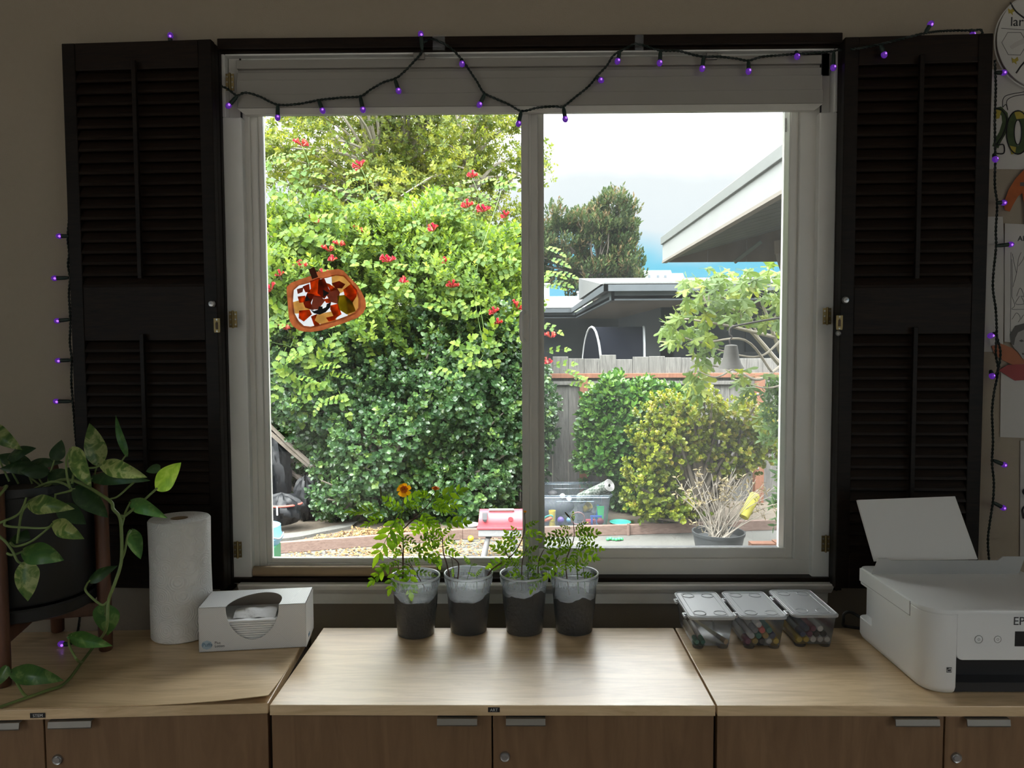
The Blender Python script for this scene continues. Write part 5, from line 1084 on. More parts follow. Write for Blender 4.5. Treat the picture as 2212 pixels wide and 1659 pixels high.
def blob_points(blobs, n, front=0.85, depth=.25, rough=.16):
    """points near the surface of a union of ellipsoids (centre, radii); most on the side towards the house"""
    blobs = [(np.array(c), np.array(r)) for c, r in blobs]; wgt = np.array([r[0] * r[2] + r[0] * r[1] * .5 for c, r in blobs]); wgt /= wgt.sum()
    P = []; N = []
    while sum(len(a) for a in P) < n:
        m = n; i = RNG.choice(len(blobs), m, p=wgt); C = np.array([b[0] for b in blobs])[i]; Rr = np.array([b[1] for b in blobs])[i]
        v = nrmz(RNG.normal(0, 1, (m, 3))); flip = (v[:, 1] > .15) & (RNG.random(m) < front); v[flip, 1] *= -1
        bump = 1 + rough * (np.sin(v[:, 0] * 7 + C[:, 0] * 3) * np.sin(v[:, 2] * 6 + C[:, 2] * 5) + .6 * np.sin(v[:, 0] * 15 + 2) * np.sin(v[:, 2] * 13 + C[:, 0]))
        rad = bump * (1 - depth * RNG.random(m) ** 2.2)
        p = C + v * Rr * rad[:, None]; nn_ = nrmz(v / Rr)
        ok = np.ones(m, bool)
        for j, (c, r) in enumerate(blobs):
            q = (((p - c) / r) ** 2).sum(1); ok &= ~((q < (1 - depth) ** 2 * .8) & (i != j))
        ok &= p[:, 2] > GZ + .03
        P.append(p[ok]); N.append(nn_[ok])
    return np.concatenate(P)[:n], np.concatenate(N)[:n]
def eb(x, y, d, rx, ry, rd):                      # ellipsoid from pixels
    c = at(x, y, d); return ((c.x, c.y, c.z), (rx * d / FPX, rd, ry * d / FPX))
def twigs(mb, base, targets, r0, rg, mid=.5, sag=0.0, n=5):
    for tpt in targets:
        b = Vector(base); t = Vector(tpt); m1 = b.lerp(t, .4) + Vector((rg.uniform(-.1, .1), rg.uniform(-.1, .1), rg.uniform(.0, .15))) * (t - b).length
        S = spline([b, m1, t], n); mb.tube(S, [r0 * (1 - .85 * i / len(S)) for i in range(len(S))], 5)
# ---- ground ------------------------------------------------------------------
struct('floor_yard', MB().box((-40, WT + .002, GZ - .3), (40, 60, GZ)), 'concrete', 'grey concrete paving of the yard')
struct('floor_side_yard', MB().box((-40, -40, GZ - .3), (RX0 - .13, WT, GZ)).box((RX1 + .13, -40, GZ - .3), (40, WT, GZ)), 'concrete', 'grey paving beside the house')
e0, e1, e2, e3 = UZ(480, 1206, GZ), UZ(1000, 1166, GZ), UZ(1357, 1156, GZ), UZ(1800, 1141, GZ)
mb = MB(); bz = GZ + .07
poly = [(e0.x, e0.y + .02), (e1.x, e1.y + .02), (e2.x, e2.y + .02), (e3.x, e3.y + .02), (e3.x + .5, CY + 13), (e0.x - 1, CY + 13)]
mb.prism(poly, lambda u_, v_, t_: (u_, v_, GZ - .02 + t_), .09)
struct('floor_garden_bed', mb, 'bed_soil', 'brown soil of the raised garden bed')
for (p, q, lb, m) in ((e0, e1, 'weathered redwood edging board along the hedge bed', 'redwood_weathered'), (e1, e2, 'weathered redwood edging board in front of the clear toy tote', 'redwood_weathered'), (e2, e3, 'weathered redwood edging board behind the dried potted plant', 'redwood_weathered')):
    d = (q - p).normalized(); s = Vector((-d.y, d.x, 0)) * .04; h = .105
    tag(obj('edging_board', MB().hexa([p, q, q + s, p + s, p + Vector((0, 0, h)), q + Vector((0, 0, h)), q + s + Vector((0, 0, h)), p + s + Vector((0, 0, h))]), m, None, bevel=.006), lb, 'edging', 'redwood bed edging')
tag(obj('edging_stake', MB().cbox((e2.x, e2.y - .012, GZ + .06), (.025, .022, .12)), 'redwood_weathered', None, bevel=.004), 'short wooden stake at the joint of the redwood edging', 'stake')
pts = [UZ(x, y, GZ + .10) for x, y in ((560, 1168), (640, 1160), (700, 1148), (760, 1136))]; mb = MB()
S = spline(pts, 4); mb.sheet([[p for p in S], [p + Vector((.02, .22, 0)) for p in S]]); mb.sheet([[p - Vector((0, 0, .035)) for p in S], S])
mb.sheet([[p + Vector((.02, .22, 0)) for p in S], [p + Vector((.02, .22, -.1)) for p in S]])
tag(obj('stone_curb', mb, 'concrete', None), 'low curved pale stone curb below the black plastic bags', 'curb')
# leaf litter
n = 4200; px_ = np.clip(RNG.normal(820, 170, n), 585, 1130); k = RNG.random(n)
P = np.array([UZ(x, y, GZ + .004)[:] for x, y in zip(px_, 1158 + (px_ < 700) * 14 + 62 * RNG.random(n) ** 1.5 + 8 * RNG.random(n))]); P[:, 2] += .02 * RNG.random(n)
for i_ in range(len(P)):
    for (p, q) in ((e0, e1), (e1, e2)):
        if p.x <= P[i_, 0] <= q.x and P[i_, 1] > p.y + (q.y - p.y) * (P[i_, 0] - p.x) / (q.x - p.x): P[i_, 2] += .075
keep = np.ones(len(P), bool); pbx = UZ(1017, 1170, GZ)
for i_ in range(len(P)):
    for (p, q) in ((e0, e1), (e1, e2)):
        if p.x <= P[i_, 0] <= q.x and -.05 < P[i_, 1] - (p.y + (q.y - p.y) * (P[i_, 0] - p.x) / (q.x - p.x)) < .10: keep[i_] = False
    if (P[i_, 0] - pbx.x) ** 2 + (P[i_, 1] - pbx.y) ** 2 < .075 ** 2: keep[i_] = False
    for a_, b_ in zip(S, S[1:]):
        if abs(P[i_, 0] - a_.x) < .1 and -.05 < P[i_, 1] - a_.y < .3: keep[i_] = False
P = P[keep]; n = len(P); D_ = RNG.normal(0, 1, (n, 3)); D_[:, 2] *= .25
lit = obj('leaf_litter', leafmesh('leaf_litter', P, D_, np.tile([0.1, -.2, 1.0], (n, 1)), RNG.uniform(.018, .042, n), RNG.uniform(.006, .012, n), RNG.random(n), 'dry_leaf', .3, .2), None)
tag(lit, 'scattered yellow and brown fallen leaves on the paving', 'fallen leaves', None, 'stuff')
# ---- neighbour's house ---------------------------------------------------------
hs = thing('neighbor_house', 'low grey house with deep dark eaves behind the fence', 'house', (at(1430, 745, 11.5).x + 2, CY + 13, GZ))
zE = at(1305, 613, 9.2).z; eX = at(1305, 613, 9.2).x; zEb = at(1305, 634, 9.2).z
wX = at(1428, 700, 11.5).x; Y1 = CY + 9.2; Y2 = CY + 15.5; Y3 = CY + 11.5
obj('wall', MB().box((wX, Y3, GZ), (9, Y3 + .2, zE - .1)), 'stucco_grey', hs)
obj('wall', MB().box((wX - .01, Y3, GZ), (wX + .2, Y2 + 1, zE - .1)), 'stucco_grey', hs)
obj('wall', MB().box((-9, Y2 + .9, GZ), (wX, Y2 + 1.1, zE - .1)), 'stucco_grey', hs)
def step(x0, x1, y0, y1): 
    mb = MB(); mb.box((x0, y0, zEb - .02), (x1, y1, zE - .05)); return mb
mb = MB(); mb.box((eX, Y1, zEb + .03), (9, Y1 + .05, zE)); mb.box((eX + .08, Y1 + .1, zEb - .08), (9, Y1 + .14, zEb + .04)); obj('fascia', mb, 'fascia_grey', hs)
mb = MB(); mb.box((eX, Y1, zEb + .03), (eX + .05, Y2, zE)); mb.box((eX + .1, Y1 + .1, zEb - .08), (eX + .14, Y2, zEb + .04)); obj('fascia', mb, 'fascia_grey', hs)
mb = MB(); mb.box((-9, Y2 - .3, zEb + .03), (eX + .05, Y2 - .25, zE)); mb.box((-9, Y2 - .2, zEb - .08), (eX + .1, Y2 - .16, zEb + .04)); obj('fascia', mb, 'fascia_grey', hs)
obj('soffit', MB().box((eX + .1, Y1 + .1, zEb - .06), (9, Y2 + 1, zEb - .02)), 'soffit_brown', hs)
obj('soffit', MB().box((-9, Y2 - .2, zEb - .06), (eX + .1, Y2 + 1, zEb - .02)), 'soffit_brown', hs)
zr = at(1400, 598, 13.2).z
obj('roof', MB().hexa([(eX, Y1, zE - .01), (9, Y1, zE - .01), (9, CY + 13.2, zr - .02), (eX, CY + 13.2, zr - .02), (eX, Y1, zE + .02), (9, Y1, zE + .02), (9, CY + 13.2, zr), (eX, CY + 13.2, zE + .05)]), 'gravel_roof', hs)
zr2 = at(1200, 640, 22).z
obj('roof', MB().hexa([(-9, Y2 - .3, zE - .01), (eX + .3, Y2 - .3, zE - .01), (eX + 1.0, CY + 22, zr2 - .02), (-9, CY + 22, zr2 - .02), (-9, Y2 - .3, zE + .02), (eX + .3, Y2 - .3, zE + .02), (eX + 1.0, CY + 22, zr2), (-9, CY + 22, zr2)]), 'gravel_roof', hs)
for x, y0, y1, d, r in ((1180, 612, 648, 19, .085), (1253, 629, 648, 19, .075)):
    a, b = at(x, y1, d), at(x, y0, d)
    v = obj('roof_vent', MB().lathe([(r, -.1), (r, b.z - a.z - .05), (r * 1.25, b.z - a.z - .05), (r * 1.25, b.z - a.z)], (a.x, a.y, a.z), 12, cap1=True), 'white_far', hs, True)
wz = at(1660, 700, 11.5)
wn = obj('window', MB().box((at(1610, 690, 11.5).x, Y3 - .02, at(1610, 760, 11.5).z), (at(1690, 690, 11.5).x, Y3 + .02, at(1610, 655, 11.5).z)), 'printer_black', hs)
# ---- play tunnel / tent ----------------------------------------------------------
tn = thing('play_tent', 'black fabric play tent with pale curved poles behind the fence', 'tent', (at(1330, 745, 10).x, CY + 10, GZ))
xa, xb = at(1278, 745, 10).x, at(1390, 745, 10).x; zt_ = at(1330, 706, 10).z; ry = .34
def arch(x, lean, k=14): return [(x + lean * math.cos(PI * i / k), CY + 10 - ry * math.cos(PI * i / k), (zt_ - .7) + .7 * math.sin(PI * i / k)) for i in range(k + 1)]
def archl(x, lean): a_ = arch(x, lean); return [(a_[0][0], a_[0][1], GZ)] + a_ + [(a_[-1][0], a_[-1][1], GZ)]
obj('fabric', MB().sheet([archl(xa, .10), archl((xa + xb) / 2, .05), archl(xb, -.04)]), 'tent_black', tn, True)
a0 = archl(xa, .10); obj('end_panel', MB().add(a0, [tuple(range(len(a0)))]), 'tent_black', tn)
obj('pole', MB().tube(archl(xa, .10), .016, 6), 'tent_pole', tn, True); obj('pole', MB().tube(archl(xb, -.04), .016, 6), 'tent_pole', tn, True)
g0 = at(1277, 716, 9.62); obj('logo_patch', MB().prism([(-.03, -.06), (.03, -.06), (.0, .07)], lambda x, y, t_: (xa + .08 + x * .6, CY + 10 - ry - .004 + .12, zt_ - .17 + y), .003), 'white_far', tn)
# ---- fence ----------------------------------------------------------------------
DF = 8.6; YFn = CY + DF
fn = thing('fence', 'weathered grey board fence with a new red-brown top rail', 'fence', (at(1440, 745, DF).x, YFn, GZ)); bw_ = 35 * DF / FPX
x = at(1125, 745, DF).x - 35 * bw_; i = 1; rg = random.Random(3); tops = [770, 774, 775, 767, 776, 770, 771, 773, 773, 773, 774, 775, 775, 776, 776, 777, 778, 778, 780]
while x < at(2050, 745, DF).x:
    t_ = at(1300, tops[i % len(tops)], DF).z + rg.uniform(-.006, .006); y0 = YFn + rg.uniform(-.004, .004); w_ = bw_ * rg.uniform(.97, 1.02)
    obj('board', MB().box((x, y0, GZ), (x + w_ - .0025, y0 + .02, t_)), 'fence_grey', fn, bevel=.004); x += w_; i += 1
zz = lambda y, d=DF: at(1400, y, d).z
obj('rail', MB().box((at(1125, 745, DF).x - 35 * bw_, YFn - .045, zz(816)), (at(2050, 745, DF).x, YFn - .002, zz(806))), 'post_red', fn, bevel=.004)
obj('rail', MB().box((at(1125, 745, DF).x - 35 * bw_, YFn - .035, zz(831)), (at(2050, 745, DF).x, YFn - .002, zz(823))), 'fence_grey', fn, bevel=.004)
for x0, x1 in ((1251, 1268), (1627, 1646)):
    ps = obj('post', MB().box((at(x0, 900, DF).x, YFn - .10, GZ), (at(x1, 900, DF).x, YFn - .002, zz(816, DF - .1))), 'post_red', fn, bevel=.005)
    for y_ in (852, 1012):
        q = at((x0 + x1) / 2, y_, DF - .1); obj('bolt', MB().lathe([(.017, 0), (.017, .004), (.008, .008), (.001, .009)], (q.x, YFn - .10, q.z), 8, M=Matrix.Rotation(PI / 2, 3, 'X')), 'aluminium', ps, True)
# ---- eave of the house wing (top right) ---------------------------------------------
ev = thing('house_eave', 'white fascia and dark boarded underside of the house eave', 'eave', (at(1432, 567, 6.2).x, CY + 4, at(1432, 567, 6.2).z))
EX = at(1431, 540, 6.2).x; YA, YB_ = WT + .05, CY + 6.2; z0e, z1e = at(1432, 567, 6.2).z, at(1428, 514, 6.2).z; sl = .27; EX2 = EX + 2.2
obj('fascia', MB().box((EX, YA, z0e), (EX + .03, YB_, z1e)), 'eave_white', ev, bevel=.003)
obj('drip_edge', MB().box((EX - .014, YA, z1e - .055), (EX + .03, YB_ + .01, z1e + .006)), 'eave_drip', ev, bevel=.003)
obj('fascia_lip', MB().box((EX - .004, YA, z0e - .006), (EX + .036, YB_, z0e + .012)), 'soffit_brown', ev)
nb = 15
for i in range(nb):
    ya, yb = YA + (YB_ - YA) * i / nb + .008, YA + (YB_ - YA) * (i + 1) / nb - .008
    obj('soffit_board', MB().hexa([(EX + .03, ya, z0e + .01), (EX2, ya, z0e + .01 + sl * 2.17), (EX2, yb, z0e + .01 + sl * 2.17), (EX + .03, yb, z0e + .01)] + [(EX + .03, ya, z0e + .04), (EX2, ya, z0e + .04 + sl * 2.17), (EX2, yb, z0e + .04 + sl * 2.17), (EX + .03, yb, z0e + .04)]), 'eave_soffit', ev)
obj('roof_deck', MB().hexa([(EX + .02, YA, z1e - .16), (EX2, YA, z1e - .16 + sl * 2.17), (EX2, YB_, z1e - .16 + sl * 2.17), (EX + .02, YB_, z1e - .16), (EX + .02, YA, z1e), (EX2, YA, z1e + sl * 2.17), (EX2, YB_, z1e + sl * 2.17), (EX + .02, YB_, z1e)]), 'eave_line', ev)
for i in range(4):
    xa_, xb_2 = EX + .05 + .32 * i, EX + .05 + .32 * (i + 1) - .006
    obj('end_board', MB().hexa([(xa_, YB_ - .03, z0e), (xb_2, YB_ - .03, z0e), (xb_2, YB_, z0e), (xa_, YB_, z0e), (xa_, YB_ - .03, z0e + .01 + sl * (xa_ - EX)), (xb_2, YB_ - .03, z0e + .01 + sl * (xb_2 - EX)), (xb_2, YB_, z0e + .01 + sl * (xb_2 - EX)), (xa_, YB_, z0e + .01 + sl * (xa_ - EX))]), 'eave_end', ev)
pa, pb = at(1588, 566, 6.1), at(1645, 522, 6.1)
dd = (pb - pa).normalized(); sd2 = Vector((-dd.z, 0, dd.x)) * .014
obj('brace', MB().hexa([pa - sd2, pa + sd2, pa + sd2 + Vector((0, .03, 0)), pa - sd2 + Vector((0, .03, 0)), pb - sd2, pb + sd2, pb + sd2 + Vector((0, .03, 0)), pb - sd2 + Vector((0, .03, 0))]), 'eave_line', ev)
obj('wing_wall', MB().box((EX + 1.35, YA, GZ), (EX + 1.5, YB_ - .1, z0e + .01 + sl * 1.3)), 'eave_end', ev)
dp = [at(1684, 520, 5.9), at(1685, 548, 5.9), at(1690, 570, 5.9), at(1708, 620, 5.9)]
obj('downspout', MB().tube(spline(dp, 4), .033, 10), 'soffit_brown', ev, True); obj('downspout_collar', MB().tube([dp[0], dp[1]], .042, 10), 'eave_end', ev, True)
# ---- far hill with a house --------------------------------------------------------
mat('hill_green', (0.05, 0.08, 0.03), .95, var=.5, scale=.3)
hp = at(1440, 604, 200); g = [[(hp.x + u_ * 60, hp.y - 20 + v_ * 60, GZ - 5 + (hp.z - GZ + 5) * math.exp(-(u_ * 1.1) ** 2) * min(1, max(0, (v_ + 1) / 1.3)) ** 1.2) for u_ in [k / 6 - 1.5 for k in range(19)]] for v_ in [k / 5 - 1 for k in range(11)]]
tag(obj('hill', MB().sheet(g), 'hill_green', None, True), None, None, None, 'structure')
hh = thing('hill_house', 'far white house with three gabled dormers on the hill', 'house', hp); k2 = 200 / FPX
w0, w1 = at(1397, 603, 200).x, at(1452, 603, 200).x; zb2 = hp.z - 1.0; ze = at(1400, 601, 200).z; zr3 = at(1430, 581, 200).z; yh = hp.y
obj('wall', MB().box((w0, yh, zb2), (w1, yh + 7, ze)), 'white_far', hh); obj('roof', MB().prism([(yh - .5, ze - .2), (yh + 7.5, ze - .2), (yh + 3.5, zr3)], lambda u_, v_, t_: (w0 - .3 + t_, u_, v_), w1 - w0 + .6), 'slate_far', hh)
for xd in (1402, 1421, 1437):
    c_ = at(xd, 596, 199.5); dm = obj('dormer', MB().prism([(-.65, -.8), (.65, -.8), (.65, .2), (0, 1.0), (-.65, .2)], lambda u_, v_, t_: (c_.x + u_, yh - .6 + t_, c_.z + v_), 2.2), 'white_far', hh)
    obj('window', MB().box((c_.x - .3, yh - .7, c_.z - .5), (c_.x + .3, yh - .55, c_.z + .2)), 'slate_far', dm)
x2_, x3_ = at(1451, 603, 200).x, at(1482, 603, 200).x
obj('wing_roof', MB().prism([(yh + 1, ze - .2), (yh + 7, ze - .2), (yh + 4, at(1460, 587, 200).z)], lambda u_, v_, t_: (x2_ + t_, u_, v_), x3_ - x2_), 'slate_far', hh)
obj('wing_wall', MB().box((x2_, yh + 1.5, zb2), (x3_ - .2, yh + 6.5, ze)), 'white_far', hh)
# ---- big tree behind the hedge -----------------------------------------------------
rg = random.Random(5)
def crown_points(c, r, n, nclump, cr, seed):
    R = np.random.default_rng(seed); v = nrmz(R.normal(0, 1, (nclump, 3))); rad = R.random(nclump) ** .38
    C = np.array(c) + v * np.array(r) * rad[:, None]; sz = R.uniform(.6, 1.25, nclump) * cr
    i = R.integers(0, nclump, n); w_ = nrmz(R.normal(0, 1, (n, 3))); p = C[i] + w_ * (sz[i] * R.random(n) ** .45)[:, None] * np.array([1, 1, .62])
    return p, nrmz(w_ + v[i] * .6), C
tr = thing('large_tree', 'large yellow-green tree standing behind the flowering hedge', 'tree', (at(930, 745, 12).x, CY + 12, GZ))
tc_ = at(845, 360, 12)
p, nv, C = crown_points((tc_.x, tc_.y, tc_.z), (2.24, 1.85, 2.5), 15000, 190, .44, 3)
A = shoots(p, nv, 7, .058, .32, .10, 60, .2, .5)
o = obj('foliage', leafmesh('foliage', *A[:3], A[3], A[4], A[5], 'tree_leaf', .2, .25), None, tr); o['kind'] = 'stuff'
mb = MB(); base = Vector((at(930, 745, 12).x, CY + 12, GZ)); fork = Vector((at(920, 600, 12).x, CY + 12, at(920, 600, 12).z))
mb.tube(spline([base, base.lerp(fork, .5) + Vector((.1, 0, 0)), fork], 4), [.24] * 5 + [.22] * 4, 10); obj('trunk', mb, 'bark', tr, True)
hubs = []
for k in range(9):
    a = -1.2 + 2.4 * k / 8; q = fork + Vector((math.sin(a) * 1.2, rg.uniform(-.45, .45), .95 + math.cos(a) * rg.uniform(.5, 1.0))); hubs.append(q)
    S = spline([fork, fork.lerp(q, .5) + Vector((rg.uniform(-.15, .15), 0, .15)), q], 5); obj('branch', MB().tube(S, [.10 * (1 - .5 * i / len(S)) for i in range(len(S))], 7), 'bark_pale', tr, True)
mb = MB()
for cc in C:
    cc = Vector(cc); h = min(hubs, key=lambda q: (q - cc).length + (2 if q.z > cc.z + .5 else 0)); twigs(mb, h, [cc], .035, rg)
obj('twigs', mb, 'bark_pale', tr, True)
# ---- further tree over the neighbour's roof -------------------------------------------
ft_ = thing('cypress_like_tree', 'dark green feathery tree rising beyond the grey house roof', 'tree', (at(1290, 745, 27).x, CY + 27, GZ))
P = []; N = []; Cs = []
for x, y, rx_, ry_ in ((1300, 560, 70, 60), (1320, 500, 45, 60), (1215, 560, 60, 70), (1195, 500, 36, 50), (1345, 560, 36, 55), (1325, 450, 22, 34), (1270, 500, 40, 45), (1280, 610, 95, 40), (1150, 540, 45, 80), (1100, 560, 60, 70), (1352, 470, 14, 30), (1285, 460, 16, 28), (1370, 610, 22, 35)):
    c_ = at(x, y, 27); kk = 27 / FPX; p, nv, C = crown_points(c_[:], (rx_ * kk, .9, ry_ * kk), int(rx_ * ry_ / 4), int(8 + rx_ * ry_ / 180), .32, int(x + y)); P.append(p); N.append(nv); Cs += [Vector(q) for q in C]
P = np.concatenate(P); N = np.concatenate(N)
A = shoots(P, N * .5 + np.array([.25, 0, .9]), 6, .15, .22, .30, 38, .5, .3)
o = obj('foliage', leafmesh('foliage', *A[:3], A[3], A[4], A[5], 'far_tree_leaf', .2, .1), None, ft_); o['kind'] = 'stuff'
mb = MB(); b0 = Vector((at(1290, 745, 27).x, CY + 27, GZ)); t0 = at(1290, 600, 27); mb.tube([b0, t0], [.22, .16], 8); obj('trunk', mb, 'bark', ft_, True)
mb = MB(); twigs(mb, t0, Cs[::4], .05, rg); obj('twigs', mb, 'bark', ft_, True)
# ---- room left free of foliage: the fence, the tote, the bags, the curb and the edging
BAGS = [((590, 1030, 7.75), (.17, .19, .42)), ((610, 1100, 7.25), (.20, .17, .15)), ((662, 1078, 7.7), (.12, .14, .23))]
def clear_of(p, nv, tote=True):
    k = ~((p[:, 1] > YFn - .17) & (p[:, 2] < zz(765) + .06)); k &= ~((p[:, 1] > YFn - .17) & (p[:, 1] < YFn + .12) & (p[:, 2] < zz(765) + .12))
    k &= ~((p[:, 0] > -.08) & (p[:, 0] < 1.01) & (p[:, 1] > CY + 7.24) & (p[:, 1] < CY + 8.17) & (p[:, 2] < .08))
    k &= ~((p[:, 2] < GZ + .20) & (p[:, 1] < CY + 7.6) & (p[:, 0] < -1.5))
    for (x, y, d), r in BAGS:
        c = at(x, y, d); k &= (((p - np.array(c[:])) / (np.array(r) * 1.22 + .08)) ** 2).sum(1) > 1
    ex = np.interp(p[:, 0], [e0.x, e1.x, e2.x, e3.x], [e0.y, e1.y, e2.y, e3.y]); k &= ~((p[:, 2] < GZ + .17) & (p[:, 1] < ex + .12))
    return p[k], nv[k]
def clampf(v): return Vector((v.x, min(v.y, YFn - .2) if v.z < zz(765) + .15 else v.y, v.z))
# ---- hedge: dense shrub with small leaves ------------------------------------------------
hd = thing('hedge_shrub', 'huge dark green small-leaved hedge shrub filling the yard bed', 'hedge', (at(870, 745, 8.3).x, CY + 8.3, GZ))
HB = [eb(860, 930, 8.4, 300, 215, 1.05), eb(720, 800, 8.5, 190, 190, .95), eb(1010, 860, 8.4, 165, 240, .95), eb(640, 900, 8.5, 95, 160, .8), eb(1110, 900, 8.3, 80, 170, .7), eb(780, 1060, 8.0, 150, 80, .7), eb(1020, 1050, 8.0, 110, 85, .7), eb(520, 880, 8.8, 150, 230, .85), eb(370, 880, 8.9, 150, 240, .85)]
p, nv = clear_of(*blob_points(HB, 22000, depth=.35))
A = shoots(p, nv, 7, .050, .36, .065, 58, .45, .35, rbase=np.clip(RNG.normal(.42, .24, len(p)), 0, 1))
o = obj('foliage', leafmesh('foliage', *A[:3], A[3], A[4], A[5], 'hedge_leaf', .15, .1, ((.42, 1.0), (.8, .7))), None, hd); o['kind'] = 'stuff'
HB2 = [eb(850, 665, 8.6, 260, 175, 1.0), eb(660, 660, 8.6, 130, 190, .9), eb(1030, 665, 8.6, 120, 155, .9), eb(750, 560, 8.7, 120, 100, .8), eb(920, 545, 8.7, 110, 95, .8), eb(1080, 690, 8.6, 60, 140, .7), eb(610, 580, 8.6, 90, 130, .7), eb(510, 650, 8.8, 130, 175, .85), eb(370, 660, 8.9, 150, 185, .85)]
p, nv = clear_of(*blob_points(HB2, 15500, depth=.5, rough=.2))
A = shoots(p, nv, 9, .058, .30, .13, 50, .9, .3, rbase=np.clip(RNG.normal(.5, .26, len(p)), 0, 1))
o = obj('upper_foliage', leafmesh('upper_foliage', *A[:3], A[3], A[4], A[5], 'shrub_upper_leaf', .2, .1), None, hd); o['kind'] = 'stuff'
mb = MB(); rg = random.Random(9); bb = Vector((at(870, 745, 8.3).x, CY + 8.0, GZ))
for c_, r_ in HB + HB2: twigs(mb, bb + Vector((rg.uniform(-.4, .4), rg.uniform(-.2, .1), 0)), [clampf(Vector(c_) + Vector((rg.uniform(-.3, .3), rg.uniform(-.7, -.3), rg.uniform(-.2, .5)))) for _ in range(6)], .03, rg)
obj('branches', mb, 'bark', hd, True)
# ---- trumpet vine over the hedge ----------------------------------------------------------
vn = thing('trumpet_vine', 'lime green trumpet vine with red flower clusters climbing over the hedge', 'vine', (at(700, 745, 7.6).x, CY + 7.7, GZ))
def remat(me, m): me.materials.clear(); me.materials.append(MATS[m]); return me
VL = [remat(pinnate(3 + s % 2, .32, .12, .3, 1.05, .16, s), 'vine_leaf') for s in (21, 22, 23, 24)]
rg = random.Random(12)
def surf(x, y):                       # nearest hedge surface seen at a pixel
    r = ray(x, y); best = None
    for c_, r_ in HB + HB2:
        o_ = CAM - Vector(c_); a = sum((r[i] / r_[i]) ** 2 for i in range(3)); b = 2 * sum(r[i] * o_[i] / r_[i] ** 2 for i in range(3)); c2 = sum((o_[i] / r_[i]) ** 2 for i in range(3)) - 1
        dsc = b * b - 4 * a * c2
        if dsc > 0:
            t = (-b - math.sqrt(dsc)) / 2 / a
            if best is None or t < best: best = t
    return CAM + r * best if best else None
cnt = 0; spots = []
while cnt < 215:
    z_ = rg.random()
    if z_ < .42: x, y = rg.gauss(650, 70), rg.uniform(330, 760)
    elif z_ < .72: x, y = rg.gauss(1040, 70), rg.uniform(400, 800)
    elif z_ < .9: x, y = rg.uniform(600, 1120), rg.uniform(430, 700)
    else: x, y = rg.gauss(680, 40), rg.uniform(760, 880)
    if not (560 < x < 1150): continue
    q = surf(x, y) or at(x, y, 8.2)
    B = q + Vector((rg.uniform(-.05, .05), -rg.uniform(.06, .22), rg.uniform(-.03, .05))); a = rg.uniform(0, 6.28)
    d = Vector((math.cos(a), -.35, -.15 + .75 * math.sin(a))).normalized(); ln = rg.uniform(.17, .31)
    place('leaf', rg.choice(VL), orient(B, B + d * ln, (rg.uniform(-.3, .3), -.8, .7), 1.0, rg.uniform(-.3, .3)), vn); spots.append(B); cnt += 1
for x, y in ((1190, 535), (1200, 560), (1215, 590), (1205, 610), (1190, 590), (1230, 800), (1250, 815), (1210, 790), (1195, 760), (1185, 700), (1240, 830), (1188, 620), (1150, 600), (1110, 560)):
    B = at(x - 14, y, 7.9); place('leaf', rg.choice(VL), orient(B, at(x + 22, y + rg.uniform(-14, 14), 7.8), (0, -.7, .7), 1.0, 0), vn)
mb = MB()
for k in range(9):
    q0 = rg.choice(spots); s_ = [q for q in spots if abs(q.x - q0.x) < .25][:3]; s_.sort(key=lambda q: q.z)
    if len(s_) > 2: S = spline([q + Vector((0, .14, 0)) for q in s_], 5); mb.tube(S, .0035, 5)
for x, y in ((653, 317), (780, 362), (1020, 385)):
    S = spline([at(x, y, 8.0), at(x + 14, y + 40, 8.0), at(x + 6, y + 85, 8.02), at(x + 24, y + 170, 8.05)], 5); mb.tube(S, .003, 5)
    for j in range(9):
        B = S[min(len(S) - 1, 1 + j)]; sg = 1 if j % 2 else -1; place('leaf', rg.choice(VL), orient(B, B + Vector((sg * .15, -.06, rg.uniform(-.1, .08))), (0, -.7, .7), 1.0, 0), vn)
obj('vine_stems', mb, 'stem_green', vn, True)
FL = []
def cluster(seed):
    r_ = random.Random(seed); mb = MB(); rn = []
    for k in range(r_.choice((10, 11, 13))):
        a = r_.uniform(0, 6.28); d = Vector((math.cos(a) * .8, math.sin(a) * .8 - .25, r_.uniform(.1, 1))).normalized(); l = r_.uniform(.04, .078); n0 = len(mb.f)
        mb.tube([d * .01, d * l * .5, d * l * .85, d * l, d * l * 1.02], [.003, .0042, .0065, .0115, .013], 7, caps=False); rn += [r_.random()] * (len(mb.f) - n0)
    me = mb.mesh('flower_cluster', 'trumpet_flower', True); addrnd(me, rn); return me
FL = [cluster(s) for s in (1, 2, 3, 4)]
for x, y in ((653, 317), (780, 362), (1020, 385), (1010, 450), (1045, 458), (1093, 470), (678, 482), (774, 502), (937, 500), (735, 533), (712, 545), (718, 565), (840, 567), (963, 570), (605, 597), (587, 628), (870, 612), (977, 622), (616, 713), (1068, 678), (1074, 702), (1117, 668), (1190, 731), (1184, 787), (650, 580), (700, 600)):
    q = surf(x, y) or at(x, y, 8.05); q = q + Vector((0, -.2, 0)) if x < 1150 else at(x, y, 7.85); q = at(x, y, q.y - CY)
    place('flower_cluster', rg.choice(FL), Matrix.Translation(q) @ Matrix.Rotation(rg.uniform(-.5, .5), 4, 'Y') @ Matrix.Scale(rg.uniform(1.1, 1.5), 4), vn)
